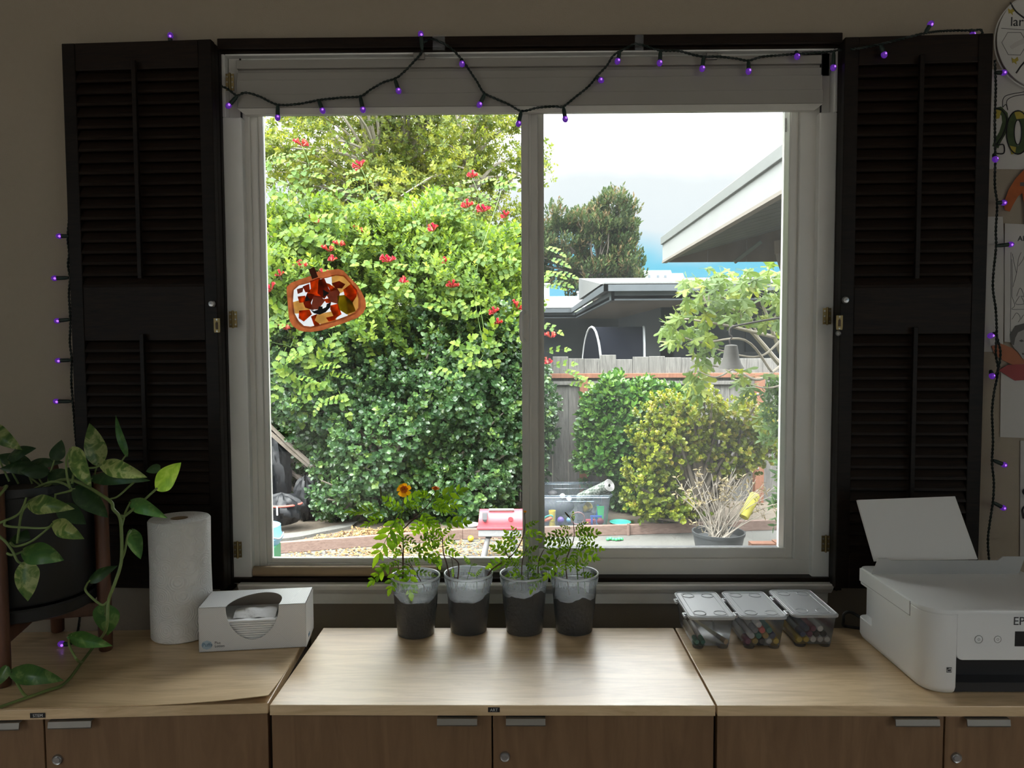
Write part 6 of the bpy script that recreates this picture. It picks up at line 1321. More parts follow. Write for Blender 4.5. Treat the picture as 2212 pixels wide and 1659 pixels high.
# ---- green shrub and jade in front of the fence --------------------------------------------
sh_ = thing('green_shrub', 'rounded bright green glossy shrub in front of the fence', 'shrub', (at(1330, 745, 8.2).x, CY + 8.1, GZ))
GB = [eb(1340, 925, 8.15, 85, 105, .30), eb(1300, 1010, 8.1, 48, 90, .28), eb(1420, 900, 8.2, 60, 65, .25), eb(1380, 1010, 8.15, 80, 95, .28)]
p, nv = clear_of(*blob_points(GB, 2900, rough=.12))
A = shoots(p, nv, 7, .070, .27, .07, 48, .7, .3); o = obj('foliage', leafmesh('foliage', *A[:3], A[3], A[4], A[5], 'pitto_leaf', .2, .1, ((.5, 1.0), (.8, .8))), None, sh_); o['kind'] = 'stuff'
mb = MB(); [twigs(mb, (at(1330, 745, 8.2).x, CY + 8.2, GZ), [Vector(c_) + Vector((rg.uniform(-.2, .2), 0, rg.uniform(-.2, .2))) for _ in range(5)], .02, rg) for c_, r_ in GB]; obj('branches', mb, 'bark', sh_, True)
jd = thing('jade_plant', 'large yellow-green jade plant with fleshy leaves before the fence', 'jade plant', (at(1500, 745, 7.6).x, CY + 7.6, GZ))
JB = [eb(1490, 910, 7.65, 95, 58, .36), eb(1590, 905, 7.7, 70, 42, .34), eb(1440, 970, 7.6, 75, 65, .34), eb(1560, 970, 7.65, 85, 60, .34), eb(1400, 1060, 7.55, 55, 70, .3), eb(1450, 1100, 7.5, 60, 45, .3), eb(1630, 960, 7.7, 50, 38, .26)]
p, nv = clear_of(*blob_points(JB, 2400, depth=.45, rough=.25))
A = shoots(p, nv, 9, .039, .44, .05, 62, .8, .3, rbase=np.clip(RNG.normal(.5, .28, len(p)) + (p[:, 2] - .3) * .25, 0, 1)); o = obj('foliage', leafmesh('foliage', *A[:3], A[3], A[4], A[5], 'jade_leaf', .35, -.1, ((.55, 1.0), (.88, .62))), None, jd); o['kind'] = 'stuff'
mb = MB(); b0 = Vector((at(1505, 745, 7.6).x, CY + 7.65, GZ)); ends = [Vector(q) for q in p[::22]]; twigs(mb, b0, ends, .045, rg); obj('stems', mb, 'bark', jd, True)
wl = thing('willow_leaved_shrub', 'narrow-leaved pale green sprigs hanging at the yard edge by the fence', 'shrub', (at(1745, 745, 6.9).x, CY + 6.9, GZ)); mb = MB(); P = []; N = []
b0 = Vector((at(1760, 1140, 6.9).x, CY + 6.9, GZ))
for y in (850, 880, 900, 925, 945, 1010, 1025, 1060, 1090, 1130, 830, 870):
    a, t_ = at(1770, y + rg.uniform(-30, 10), 6.9), at(rg.uniform(1655, 1690) if y < 960 else rg.uniform(1675, 1698), y, 6.85); S = spline([b0, b0.lerp(a, .6), a, t_], 8); mb.tube(S, [.010 * (1 - .8 * i / len(S)) for i in range(len(S))], 5)
    for q in S[16:]:
        for _ in range(7): P.append(q + Vector([rg.uniform(-.04, .04) for _ in range(3)])); N.append((-.8, -.3, rg.uniform(-.3, .6)))
P = np.array([q[:] for q in P]); N = np.array(N); A = shoots(P, N, 3, .085, .17, .05, 50, .1, .4); o = obj('foliage', leafmesh('foliage', *A[:3], A[3], A[4], A[5], 'willow_leaf', .2, .2), None, wl); o['kind'] = 'stuff'; obj('stems', mb, 'bark', wl, True)
# ---- fig tree -----------------------------------------------------------------------------
fg = thing('fig_tree', 'fig tree with lobed light green leaves and pale bare branches', 'tree', (at(1790, 745, 7.2).x, CY + 7.2, GZ))
def figleaf(seed):
    r_ = random.Random(seed); mb = MB(); lob = [(-2.25, .42), (-1.05, .78), (0, 1.0), (1.05, .78), (2.25, .42)]; out = []
    for i, (a, l) in enumerate(lob):
        l *= r_.uniform(.85, 1.1)
        for da, f in ((-.30, .62), (-.2, .85), (0, 1), (.2, .85), (.30, .62)): out.append((a + da * (1 if i in (1, 2, 3) else .8), l * f))
        if i < 4: out.append(((a + lob[i + 1][0]) / 2, .34))
    pts = [Vector((.32 + r * math.cos(a) * .62, r * math.sin(a) * .62, -.18 * (r * math.cos(a)) ** 2 - .22 * abs(r * math.sin(a)) + .05 * math.sin(5 * a))) for a, r in out]
    vs = [Vector((.32, 0, 0)), Vector((0, 0, 0))] + pts; n = len(pts); fs = [(0, 2 + i, 2 + (i + 1) % n) for i in range(n - 1)] + [(0, 2 + n - 1, 1), (0, 1, 2)]
    mb.add(vs, fs); mb.tube([(-.35, 0, -.05), (-.1, 0, .01), (.02, 0, 0)], .012, 4); me = mb.mesh('leaf', 'fig_leaf', False); r0 = r_.uniform(.05, .95); addrnd(me, [r0] * len(fs) + [.8] * (len(mb.f) - len(fs))); return me
FG = [figleaf(s) for s in range(9)]
FB = [([(1770, 880), (1700, 805), (1640, 735), (1600, 690), (1560, 640)], 7.2, .03), ([(1740, 840), (1690, 770), (1660, 690), (1640, 640)], 7.1, .026), ([(1700, 805), (1640, 820), (1590, 800), (1540, 790)], 6.9, .016), ([(1640, 735), (1570, 700), (1530, 660), (1510, 620)], 7.0, .018), ([(1600, 690), (1550, 700), (1490, 690), (1470, 690)], 6.9, .014), ([(1600, 690), (1590, 640), (1560, 600), (1540, 585)], 7.1, .016), ([(1680, 760), (1700, 700), (1690, 640), (1680, 600)], 7.0, .018), ([(1690, 770), (1610, 735), (1520, 740), (1480, 730)], 6.8, .014), ([(1690, 745), (1640, 770), (1560, 758), (1500, 735)], 6.9, .012), ([(1760, 820), (1690, 830), (1655, 838), (1620, 830)], 6.8, .012), ([(1740, 780), (1700, 740), (1670, 700), (1690, 660)], 6.9, .016), ([(1560, 640), (1530, 620), (1500, 600)], 7.0, .01), ([(1590, 800), (1545, 815), (1505, 800)], 6.8, .01), ([(1640, 735), (1600, 620), (1620, 585)], 7.2, .012), ([(1770, 900), (1740, 1000), (1775, 1150)], 7.2, .05)]
ends = []; FB = [([(1775, 1150), (1740, 1000), (1770, 880)], 7.2, .05)] + FB[:-1]
for pts, d_, r_ in FB:
    P3 = [at(x, y, d_) for x, y in pts]
    if ends: P3[0] = min(allp, key=lambda q: (q - P3[0]).length)
    else: allp = []
    S = spline(P3, 6); allp += S; obj('branch', MB().tube(S, [r_ * (1 - .6 * i / len(S)) for i in range(len(S))], 7), 'bark_pale', fg, True)
    ends += S[len(S) // 2:]
def inside(x, y):
    if y < 575 or x > 1715: return False
    if y < 700: return x > 1478 - max(0, (y - 640)) * .8 + max(0, 600 - y) * .8
    if y < 745: return 1432 < x < 1540 or x > 1660 and rg.random() < .3
    if y < 850: return (1490 < x < 1530) or (1590 < x < 1640 and y > 800) or (1540 < x < 1560 and y < 770)
    return False
cnt = 0
while cnt < 285:
    x, y = rg.uniform(1432, 1712), rg.uniform(575, 850)
    if not inside(x, y): continue
    B = at(x, y, rg.uniform(6.6, 7.3)); a = rg.uniform(0, 6.28); d = Vector((math.cos(a), -.3, -.35 + .6 * math.sin(a))).normalized(); ln = rg.uniform(.12, .21)
    place('leaf', rg.choice(FG), orient(B, B + d * ln, (rg.uniform(-.5, .5), -.6, .8), 1.0, rg.uniform(-.4, .4)), fg); cnt += 1
for x, y in ((1600, 862), (1625, 858), (1585, 875), (1610, 845), (1635, 905), (1650, 915), (1640, 925)):
    B = at(x + 12, y - 6, 7.0); place('leaf', rg.choice(FG), orient(B, at(x - 12, y + 8, 6.95), (0, -.8, .6), 1, 0), fg)
# ---- bell ------------------------------------------------------------------------------------
dB = 6.3; bt_ = at(1579, 796, dB); tp = at(1578, 745, dB); hB = tp.z - bt_.z; kB = dB / FPX
bl = thing('hanging_bell', 'old grey iron bell hanging from the curved bracket by the fig tree', 'bell', bt_)
obj('bell_body', MB().lathe([(27.5 * kB, 0), (27 * kB, .006), (22 * kB, hB * .18), (17 * kB, hB * .45), (14.5 * kB, hB * .8), (13 * kB, hB * .97), (9 * kB, hB), (.001, hB + .004)], bt_, 28), 'bell_iron', bl, True)
obj('bell_inside', MB().lathe([(.001, hB - .02), (12 * kB, hB * .9), (16 * kB, hB * .45), (26 * kB, .002)], bt_, 24), 'iron', bl, True)
obj('hook', MB().tube(spline([at(1578, 745, dB), at(1576, 735, dB), at(1581, 728, dB), at(1576, 722, dB), at(1579, 712, dB)], 5), .006, 6), 'iron', bl, True)
br_ = thing('bell_bracket', 'long dark iron bracket arm carrying the bell', 'bracket', at(1720, 680, dB))
obj('arm', MB().tube(spline([at(1576, 718, dB), at(1578, 709, dB), at(1590, 704, dB), at(1640, 694, dB), at(1700, 684, dB), at(1790, 668, dB)], 5), .009, 7), 'iron', br_, True)
obj('mount_post', MB().box((at(1790, 668, dB).x - .02, CY + dB - .04, GZ), (at(1790, 668, dB).x + .06, CY + dB + .04, at(1790, 640, dB).z)), 'post_red', br_, bevel=.005)
# ---- toys and clutter in the yard ------------------------------------------------------------
dT = 7.35; zr_ = at(1250, 1072, dT).z; tx1 = at(1320, 1072, dT).x; tx0 = tx1 - .86; yT = CY + dT; yT2 = CY + 8.05; zb0 = GZ + .071
tote = thing('storage_tote', 'big translucent bluish storage tote full of toys behind the edging', 'storage tote', ((tx0 + tx1) / 2, (yT + yT2) / 2, zb0))
ins = .035
def tub(x0, x1, y0, y1, z0, z1, i_, r_):
    b = rrect(x0 + i_, x1 - i_, y0 + i_, y1 - i_, r_); t = rrect(x0, x1, y0, y1, r_); n = len(b); mb = MB()
    return mb.add([(a, c, z0) for a, c in b] + [(a, c, z1) for a, c in t], [(i, (i + 1) % n, n + (i + 1) % n, n + i) for i in range(n)] + [tuple(range(n - 1, -1, -1))])
obj('tub', tub(tx0, tx1, yT, yT2, zb0, zr_, ins, .04), 'tote_plastic', tote, True)
obj('rim', MB().tube([(a, b, zr_) for a, b in rrect(tx0 - .01, tx1 + .01, yT - .01, yT2 + .01, .05)], .013, 7, closed=True), 'tote_plastic', tote, True)
for yy, nm in ((yT + .015, 0), (yT2 - .02, 1)):
    fx0, fx1, fz0_, fz1_ = tx0 + .3, tx1 - .16, zb0 + .03, zr_ - .05
    obj('panel_line', MB().tube([(fx0, yy - .012 + .02 * 0, fz0_), (fx0 + .01, yy - .014, fz1_), (fx1 - .01, yy - .014, fz1_), (fx1, yy - .012, fz0_)], .004, 5), 'tote_plastic', tote)
def toy(name, label, cat, x, y, d, fnb):
    c = at(x, y, d); o = fnb(c); tag(o, label, cat, 'toys in the translucent tote'); return o
kT = 7.6 / FPX
def single(name, mb, m, lb, cat, grp='toys in the translucent tote', smooth=True): return tag(obj(name, mb, m, None, smooth), lb, cat, grp)
def parts2(name, lb, cat, items, grp='toys in the translucent tote', loc=None):
    r = thing(name, lb, cat, loc or (0, 0, 0), grp)
    for nm, mb, m in items: obj(nm, mb, m, r, True)
    return r
z0t = zb0 + .002; W3_ = lambda x, d, h: Vector((x, CY + d, z0t + h))
def ballt(x, d, r, m, lb): single('toy_ball', MB().ball(W3_(x, d, r), r, 16, 10), m, lb, 'ball')
ballt(.40, 7.50, .036, 'toy_purple', 'purple ball at the bottom of the toy tote'); ballt(.80, 7.445, .036, 'toy_red', 'red ball at the bottom of the toy tote'); ballt(.49, 7.53, .03, 'toy_sky', 'light blue ball at the bottom of the toy tote'); ballt(.672, 7.47, .014, 'toy_yellow', 'tiny yellow ball in the toy tote')
c = W3_(.685, 7.72, .116); Mr = Matrix.Translation(c) @ Euler((.6, .5, .2)).to_matrix().to_4x4()
parts2('toy_cup', 'yellow toy cup lying tilted in the toy tote', 'toy cup', [('cup_wall', MB().lathe([(.03, -.04), (.042, .04), (.045, .045), (.04, .042), (.029, -.036), (.001, -.037)], n=18, M=Mr), 'toy_yellow'), ('cup_handle', MB().tube([Mr @ Vector((.036 + .022 * math.sin(t), 0, .03 * math.cos(t))) for t in [PI * i / 8 for i in range(9)]], .006, 6), 'toy_yellow')], loc=c)
single('toy_cup', MB().lathe([(.001, 0), (.03, 0), (.038, .11), (.033, .11), (.026, .006), (.001, .006)], W3_(.32, 7.62, 0), 16), 'toy_yellow', 'small upright yellow toy cup against the tote side', 'toy cup')
single('toy_ring', MB().tube([W3_(.568 + .068 * math.cos(2 * PI * i / 26), 7.415 - .025 * math.sin(2 * PI * i / 26), .075 + .068 * math.sin(2 * PI * i / 26)) for i in range(26)], .007, 7, closed=True), 'toy_pink', 'thin pink plastic ring in the toy tote', 'toy ring')
c = W3_(.27, 7.47, .050); Mr = Matrix.Translation(c) @ Euler((0, -.45, 0)).to_matrix().to_4x4()
parts2('toy_scoop', 'orange toy scoop with a teal edge in the toy tote', 'toy scoop', [('blade', MB().ball((0, 0, 0), .05, 14, 8, (1.1, .5, .42), Mr), 'toy_orange'), ('edge', MB().tube([Mr @ Vector((.056 * math.cos(2 * PI * i / 20), -.0, .012 + .024 * math.sin(2 * PI * i / 20))) for i in range(20)], .008, 6, closed=True), 'toy_teal'), ('handle', MB().tube([Mr @ Vector((-.03, .0, .02)), Mr @ Vector((-.045, 0, .08)), Mr @ Vector((-.05, 0, .12))], .011, 8), 'toy_lime')], loc=c)
c = W3_(.825, 7.6, 0); single('toy_bucket', MB().prism([(-.028, 0), (.02, 0), (.032, .15), (-.042, .15)], lambda u_, v_, t_: (c.x + u_, c.y + t_, c.z + v_), .05), 'toy_green', 'green toy castle bucket standing in the toy tote', 'toy bucket', smooth=False)
c = W3_(.765, 7.525, .07); single('toy_rake', MB().cbox((c.x, c.y, c.z), (.12, .02, .014)).cbox((c.x + .045, c.y, c.z - .035), (.02, .02, .07)).cbox((c.x - .045, c.y, c.z - .035), (.02, .02, .07)), 'toy_blue', 'dark blue toy rake in the toy tote', 'toy rake', smooth=False)
c = W3_(.80, 7.75, 0); single('toy_shovel', MB().tube([c, c + Vector((.003, 0, .06)), c + Vector((.006, 0, .14))], [.026, .014, .008], 8), 'toy_blue', 'dark blue toy shovel standing in the toy tote', 'toy shovel')
c = W3_(.715, 7.585, .011); single('toy_block', MB().cbox((c.x, c.y, c.z), (.10, .05, .022)), 'toy_red', 'flat red toy block at the tote bottom', 'toy block', smooth=False)
c = W3_(.665, 7.72, .035); single('toy_truck', MB().cbox((c.x, c.y, c.z), (.15, .14, .07)).cbox((c.x - .05, c.y, c.z + .065), (.05, .1, .065)), 'toy_grey', 'dark grey toy truck in the middle of the tote', 'toy truck', smooth=False)
c = W3_(.345, 7.84, .107); single('toy_bag', MB().ball(c, .107, 24, 14, (2.05, 1.12, 1)), 'toy_grey', 'bulky dark toy bag at the back of the tote', 'toy bag')
tb_ = .214
for x, sx in ((.435, 0), (.505, 1)):
    hb_ = .107 + .107 * math.sqrt(max(0, 1 - ((x - .345) / .2194) ** 2 - ((7.80 - 7.84) / .12) ** 2))
    single('toy_disc', MB().lathe([(.001, -.012), (.026, -.012), (.03, -.006), (.03, .006), (.026, .012), (.001, .012)], W3_(x, 7.80, hb_ + .026), 16, M=Matrix.Rotation(PI / 2 - .3, 3, 'X')), 'toy_white', ('white round toy disc resting on top of the tote pile' if sx else 'white toy disc poking out beside the dark toy dome'), 'toy disc')
single('toy_dome', MB().ball(W3_(.335, 7.85, tb_ + .026), .05, 14, 8, (1.1, 1, .7)), 'toy_grey', 'dark round toy dome on top of the tote pile', 'toy')
# rolled mat in the tote
def matcheck():
    m, nt, b = newmat('mat_check'); b.inputs['Roughness'].default_value = .8
    tc = nt.nodes.new('ShaderNodeTexCoord'); ck = nt.nodes.new('ShaderNodeTexChecker'); ck.inputs['Scale'].default_value = 34; ck.inputs['Color1'].default_value = (.20, .215, .195, 1); ck.inputs['Color2'].default_value = (.05, .07, .055, 1)
    L(nt, tc.outputs['Object'], ck.inputs['Vector']); L(nt, ck.outputs[0], b.inputs['Base Color'])
matcheck()
A_, B_2 = W3_(.622, 7.70, .222), at(1316, 1048, 7.44); ax = (B_2 - A_).normalized(); e1_ = ax.cross(Vector((0, 0, 1))).normalized(); e2_ = e1_.cross(ax); sp_ = []
for i in range(70):
    t_ = i / 69 * 4 * 2 * PI; r_ = .018 + .058 * i / 69; sp_.append(e1_ * math.cos(t_) * r_ + e2_ * math.sin(t_) * r_ * .86)
rgm = thing('rolled_mat', 'rolled green and white checked outdoor mat sticking out of the toy tote', 'mat', A_)
obj('roll', MB().sheet([[A_ + q for q in sp_], [A_.lerp(B_2, .5) + q for q in sp_], [B_2 + q for q in sp_]]), 'mat_check', rgm, True)
obj('roll_edge', MB().tube([B_2 + q for q in sp_], .006, 5), 'white_far', rgm, True)
# toy barbecue
dG = 6.35; gq = lambda x, y, dd=0: at(x, y, dG + dd); kG = dG / FPX
bb_ = thing('toy_grill', 'red and white toy barbecue grill standing on the paving', 'toy grill', (gq(1080, 1150).x, CY + dG + .12, GZ))
x0, x1 = gq(1032, 1130).x, gq(1128, 1130).x; z0, z1 = gq(1080, 1143).z, gq(1080, 1107).z; yg = CY + dG
pr_ = [(yg, z0)] + [(yg + .13 - .13 * math.cos(a) * .95, z0 + .01 + (z1 - z0 - .01) * math.sin(a)) for a in [PI * i / 12 for i in range(13)]] + [(yg + .26, z0)]
obj('lid', MB().prism(pr_, lambda u_, v_, t_: (x0 + .012 * ((v_ - z0) / (z1 - z0)) + t_, u_, v_), x1 - x0 - .0), 'toy_red', bb_, True, sharp=30)
obj('lid_lip', MB().box((x0 - .008, yg - .008, z0 - .006), (x1 + .008, yg + .268, z0 + .012)), 'toy_red', bb_, bevel=.004)
obj('tray', MB().box((x0 + .004, yg - .0, gq(1080, 1160).z), (x1 - .004, yg + .26, z0 - .004)), 'toy_white', bb_, bevel=.008)
hz = gq(1080, 1103, .1).z; hy = yg + .10
obj('handle', MB().tube([(gq(1056, 1110).x, hy, z1 - .02), (gq(1056, 1103).x, hy - .02, hz + .012), (gq(1109, 1103).x, hy - .02, hz + .012), (gq(1110, 1110).x, hy, z1 - .02)], .011, 8), 'toy_white', bb_, True)
c_ = gq(1047, 1122); obj('vent', MB().prism([(-.022, .045), (-.02, .0), (-.012, -.016), (0, -.02), (.012, -.016), (.02, 0), (.022, .045)], lambda u_, v_, t_: (c_.x + u_, yg - .008 + t_ + max(0, v_) * .6, c_.z + v_), .05), 'toy_grey', bb_)
obj('temperature_dial', MB().lathe([(.001, .004), (.02, .004), (.022, 0)], (gq(1103, 1122).x, yg + .012, gq(1103, 1122).z), 16, M=Matrix.Rotation(PI / 2, 3, 'X')), 'toy_red', bb_, True)
st2 = gq(1016, 1143); obj('side_tray', MB().lathe([(.001, .006), (.07, .006), (.075, .018), (.078, .014), (.07, -.004), (.001, -.006)], (st2.x, yg + .13, gq(1016, 1144).z), 24, M=Matrix.Diagonal((1, 1, 1)).to_4x4()), 'toy_white', bb_, True)
for lx, sp__ in ((1055, -14), (1105, 8)):
    a, zf = gq(lx, 1160), GZ
    obj('leg', MB().tube([(a.x, yg + .05, gq(lx, 1160).z), (a.x + sp__ * kG, yg + .05, GZ)], [.022, .028], 10), 'toy_white', bb_, True); obj('leg_collar', MB().tube([(a.x, yg + .05, gq(lx, 1159).z), (a.x, yg + .05, gq(lx, 1165).z)], .027, 10), 'toy_grey', bb_, True)
    obj('leg', MB().tube([(a.x, yg + .21, gq(lx, 1160).z), (a.x + sp__ * kG, yg + .21, GZ)], [.02, .026], 10), 'toy_white', bb_, True)
# water table at the left
dW = 6.0; cW = at(560, 1150, dW); rW = at(611, 1150, dW).x - cW.x
wt = thing('water_table', 'light blue toy water basin on a green leg beside the window frame', 'toy table', (cW.x, cW.y, GZ))
zA_, zB2 = at(600, 1184, dW - .1).z, at(600, 1135, dW).z
obj('basin', MB().lathe([(.001, .01), (rW * .8, 0), (rW * .98, (zB2 - zA_) * .4), (rW * .9, (zB2 - zA_) * .62), (rW * .88, zB2 - zA_), (rW * .8, zB2 - zA_ + .004), (rW * .7, (zB2 - zA_) * .7), (.001, (zB2 - zA_) * .6)], (cW.x, cW.y, zA_), 28), 'toy_sky', wt, True)
obj('wave_trim', MB().tube([(cW.x + rW * .97 * math.cos(a), cW.y + rW * .97 * math.sin(a), zA_ + (zB2 - zA_) * (.48 + .08 * math.sin(6 * a))) for a in [2 * PI * i / 48 for i in range(48)]], .006, 5, closed=True), 'toy_white', wt, True)
obj('leg', MB().box((at(585, 1190, dW).x, cW.y - rW * .6, GZ), (at(603, 1190, dW).x, cW.y + .05, zA_ + .01)), 'leg_green', wt, bevel=.008)
# ball, caterpillar, dish, brick, hose piece
c = UZ(1017, 1170, GZ); single('play_ball', MB().ball((c.x, c.y, GZ + .03), .03, 16, 10), 'toy_yellow', 'small yellow ball on the leaf litter beside the toy grill', 'ball', None)
c = UZ(1328, 1168, GZ); mb = MB(); cr_ = thing('toy_caterpillar', 'bright green segmented toy caterpillar lying on the paving', 'toy', (c.x, c.y, GZ))
for i in range(6): obj('segment', MB().ball((c.x + (i - 2.5) * .027, c.y + .012 * math.sin(i * 1.4), GZ + .016 + .003 * math.sin(i * 2)), .019, 12, 8, (1, 1, .8)), 'toy_green', cr_, True)
c = at(1340, 1120, 7.5); single('toy_dish', MB().lathe([(.001, -.01), (.09, -.008), (.11, .01), (.105, .012), (.088, -.003), (.001, -.005)], (c.x, c.y, zb0 + .012), 24), 'toy_teal', 'flat teal toy dish on the soil beside the tote', 'toy dish', None)
p = UZ(1630, 1184, GZ); q_ = UZ(1740, 1180, GZ)
for i in range(3): single('paving_brick', MB().cbox((p.x + .06 + i * .235, p.y - .02 + .05 * (i % 2), GZ + .03), (.22, .1, .06)), 'post_red', ('red paving brick lying at the end of the row by the black planter', 'red paving brick in the middle of the short row', 'red paving brick at the far end of the short row')[i], 'brick', 'red bricks on the paving', False)
# black plastic bags with strap
rgb = random.Random(4)
def bag(name, x, y, d, rx_, ry_, rz_, lb, seed):
    c = at(x, y, d); rr_ = random.Random(seed); mb = MB(); nu, nv_ = 40, 26; g = []; ph_ = [rr_.uniform(0, 6) for _ in range(8)]
    for i in range(nv_ + 1):
        row = []
        for j in range(nu + 1):
            th_, f_ = PI * i / nv_, 2 * PI * (j % nu) / nu; v = Vector((math.sin(th_) * math.cos(f_), math.sin(th_) * math.sin(f_), math.cos(th_)))
            b_ = 1 + .10 * math.sin(9 * f_ + 3 * v.z + ph_[0]) * math.sin(th_) + .07 * math.sin(17 * f_ + 5 * v.z + ph_[1]) * math.sin(th_) + .06 * math.sin(7 * v.z + 4 * f_ + ph_[2]) + .05 * abs(math.sin(6 * v.x + 8 * v.z + ph_[3]))
            row.append((c.x + v.x * rx_ * b_, c.y + v.y * ry_ * b_, max(zb0 - .0, c.z + v.z * rz_ * b_)))
        g.append(row)
    return tag(obj(name, MB().sheet(g), 'plastic_black', None, True), lb, 'plastic bag', 'black plastic bags by the hedge')
bag('plastic_bag', 590, 1030, 7.75, .17, .19, .42, 'tall black plastic bag leaning by the hedge above the red strap', 1)
bag('plastic_bag', 610, 1100, 7.25, .20, .17, .15, 'slumped black plastic bag below the red strap', 2)
bag('plastic_bag', 662, 1078, 7.7, .12, .14, .23, 'small black plastic bag tucked against the hedge', 3)
stp = thing('red_strap', 'red strap with white tag round the black plastic bags', 'strap', at(600, 1088, 7.1))
cb_ = at(610, 1100, 7.25); obj('strap_band', MB().tube([(cb_.x + .196 * math.cos(t), cb_.y + .172 * math.sin(t), cb_.z + .062) for t in [PI + PI * i / 16 for i in range(17)]], .010, 6), 'strap_red', stp, True)
c = Vector((cb_.x + .01, cb_.y - .187, cb_.z + .025)); obj('tag', MB().cbox(c, (.018, .004, .09), None), 'white_far', stp)
leafmat('dry_tan', [(0, (0.13, 0.10, 0.05)), (1, (0.26, 0.22, 0.12))], .8, .2)
# dried plant in a black planter with pool noodle
dP = 6.55; cP = UZ(1551, 1212, GZ); cP.z = GZ; rP = 56 * dP / FPX; cP = Vector((at(1552, 1150, dP).x, CY + dP, GZ)); hP = at(1552, 1162, dP - rP).z - GZ
dpn = thing('dried_potted_plant', 'dried bare-stemmed plant in a black nursery planter', 'potted plant', cP)
obj('planter', MB().lathe([(rP * .8, 0), (rP * .97, hP - .03), (rP * 1.0, hP - .028), (rP * 1.02, hP), (rP * .96, hP), (rP * .92, hP - .06), (.001, hP - .06)], cP, 32, cap0=True), 'planter', dpn, True)
rg = random.Random(31); tips = []; mb = MB()
for k in range(58):
    tx, ty = rg.gauss(1560, 42), rg.uniform(1010, 1095)
    if k % 5 == 0: tx, ty = rg.uniform(1610, 1680), rg.uniform(1040, 1110)
    if k % 9 == 0: tx, ty = rg.uniform(1478, 1520), rg.uniform(1060, 1150)
    b = cP + Vector((rg.uniform(-.08, .08), rg.uniform(-.08, .08), hP - .06)); t = at(tx, ty, dP + rg.uniform(-.15, .15)); m_ = b.lerp(t, .5) + Vector((rg.uniform(-.03, .03), 0, rg.uniform(.0, .06)))
    S = spline([b, m_, t], 5); obj('stem', MB().tube(S, [.0048 * (1 - .6 * i / len(S)) for i in range(len(S))], 5), 'twig_pale', dpn, True); tips.append((S[-1], S[-1] - S[-3])); tips.append((S[-3], S[-1] - S[-4]))
    for _ in range(2):
        q = S[-3]; e_ = q + Vector((rg.uniform(-.07, .07), rg.uniform(-.05, .05), rg.uniform(.02, .1))); mb.tube([q, e_], .0018, 4); tips.append((e_, e_ - q))
obj('twigs', mb, 'twig_pale', dpn)
P = np.array([t[0][:] for t in tips]); N = np.array([t[1][:] for t in tips]); sel = RNG.random(len(P)) < .38
A = shoots(P[sel], nrmz(N[sel]), 3, .045, .22, .02, 60, -.1, .5); o = obj('dry_leaves', leafmesh('dry_leaves', *A[:3], A[3], A[4], A[5], 'dry_tan', .4, .3), None, dpn); o['kind'] = 'stuff'
n0, n1 = at(1606, 1117, dP - .05), at(1632, 1068, dP + .05); rN = 11.0 * dP / FPX
nd = thing('pool_noodle', 'short yellow foam noodle piece stuck on the dried plant stems', 'foam noodle', n0)
ax = (n1 - n0).normalized(); Mn = Matrix.Translation(n0) @ ax.to_track_quat('Z', 'Y').to_matrix().to_4x4(); ll = (n1 - n0).length
obj('foam', MB().lathe([(rN * .3, .02), (rN * .32, 0), (rN * .95, 0), (rN, .004), (rN, ll - .01), (rN * .85, ll), (.001, ll + .004)], n=20, M=Mn), 'noodle', nd, True)
obj('hole', MB().lathe([(rN * .31, .003), (rN * .3, .03), (.001, .03)], n=16, M=Mn), 'toy_yellow', nd, True)
# ================================================================== STRING LIGHTS
mat('wire_green', (0.006, 0.016, 0.011), 0.45); mat('socket_green', (0.010, 0.028, 0.020), 0.5)
def bulbmat(nm, col, e_):
    m, nt, b = newmat(nm); b.inputs['Base Color'].default_value = (*[c_ * .6 for c_ in col], 1); b.inputs['Roughness'].default_value = .15; b.inputs['Emission Color'].default_value = (*col, 1); b.inputs['Emission Strength'].default_value = e_
    b.inputs['Coat Weight'].default_value = .5
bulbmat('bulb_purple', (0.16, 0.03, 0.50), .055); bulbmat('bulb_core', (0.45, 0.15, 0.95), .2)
sl_ = thing('string_lights', 'green-wired string of small purple bulbs draped over the window and shutters', 'string lights', U(1126, 110, FY - .02))
WY = FY - .014
def wire(pts, name='wire'):
    S = spline(pts, 10); L_ = [0]
    for a, b in zip(S, S[1:]): L_.append(L_[-1] + (b - a).length)
    n = max(8, int(L_[-1] / .0042)); pa, pb = [], []; j = 0
    for i in range(n + 1):
        s = L_[-1] * i / n
        while j < len(S) - 2 and L_[j + 1] < s: j += 1
        f = (s - L_[j]) / max(1e-9, L_[j + 1] - L_[j]); p = S[j].lerp(S[j + 1], min(1, f)); t = (S[j + 1] - S[j]).normalized(); u_ = t.cross(Vector((0, 1, 0.02))).normalized(); v_ = t.cross(u_)
        a = s / .021 * 2 * PI; w_ = (u_ * math.cos(a) + v_ * math.sin(a)) * .0019; pa.append(p + w_); pb.append(p - w_)
    mb = MB(); mb.tube(pa, .0018, 5); mb.tube(pb, .0018, 5); obj(name, mb, 'wire_green', sl_, True)
W1 = [(478, 186), (492, 192), (512, 206), (530, 200), (560, 208), (600, 226), (648, 224), (690, 216), (735, 211), (778, 208), (800, 194), (828, 178), (853, 170), (872, 156), (895, 132), (911, 112), (913, 94)]
W2 = [(913, 94), (930, 84), (955, 92), (975, 105), (992, 122), (1010, 146), (1030, 176), (1045, 200), (1070, 213), (1100, 226), (1127, 240), (1160, 233), (1195, 230), (1217, 230), (1242, 210), (1270, 188), (1291, 163), (1310, 143), (1325, 120), (1345, 108), (1372, 94)]
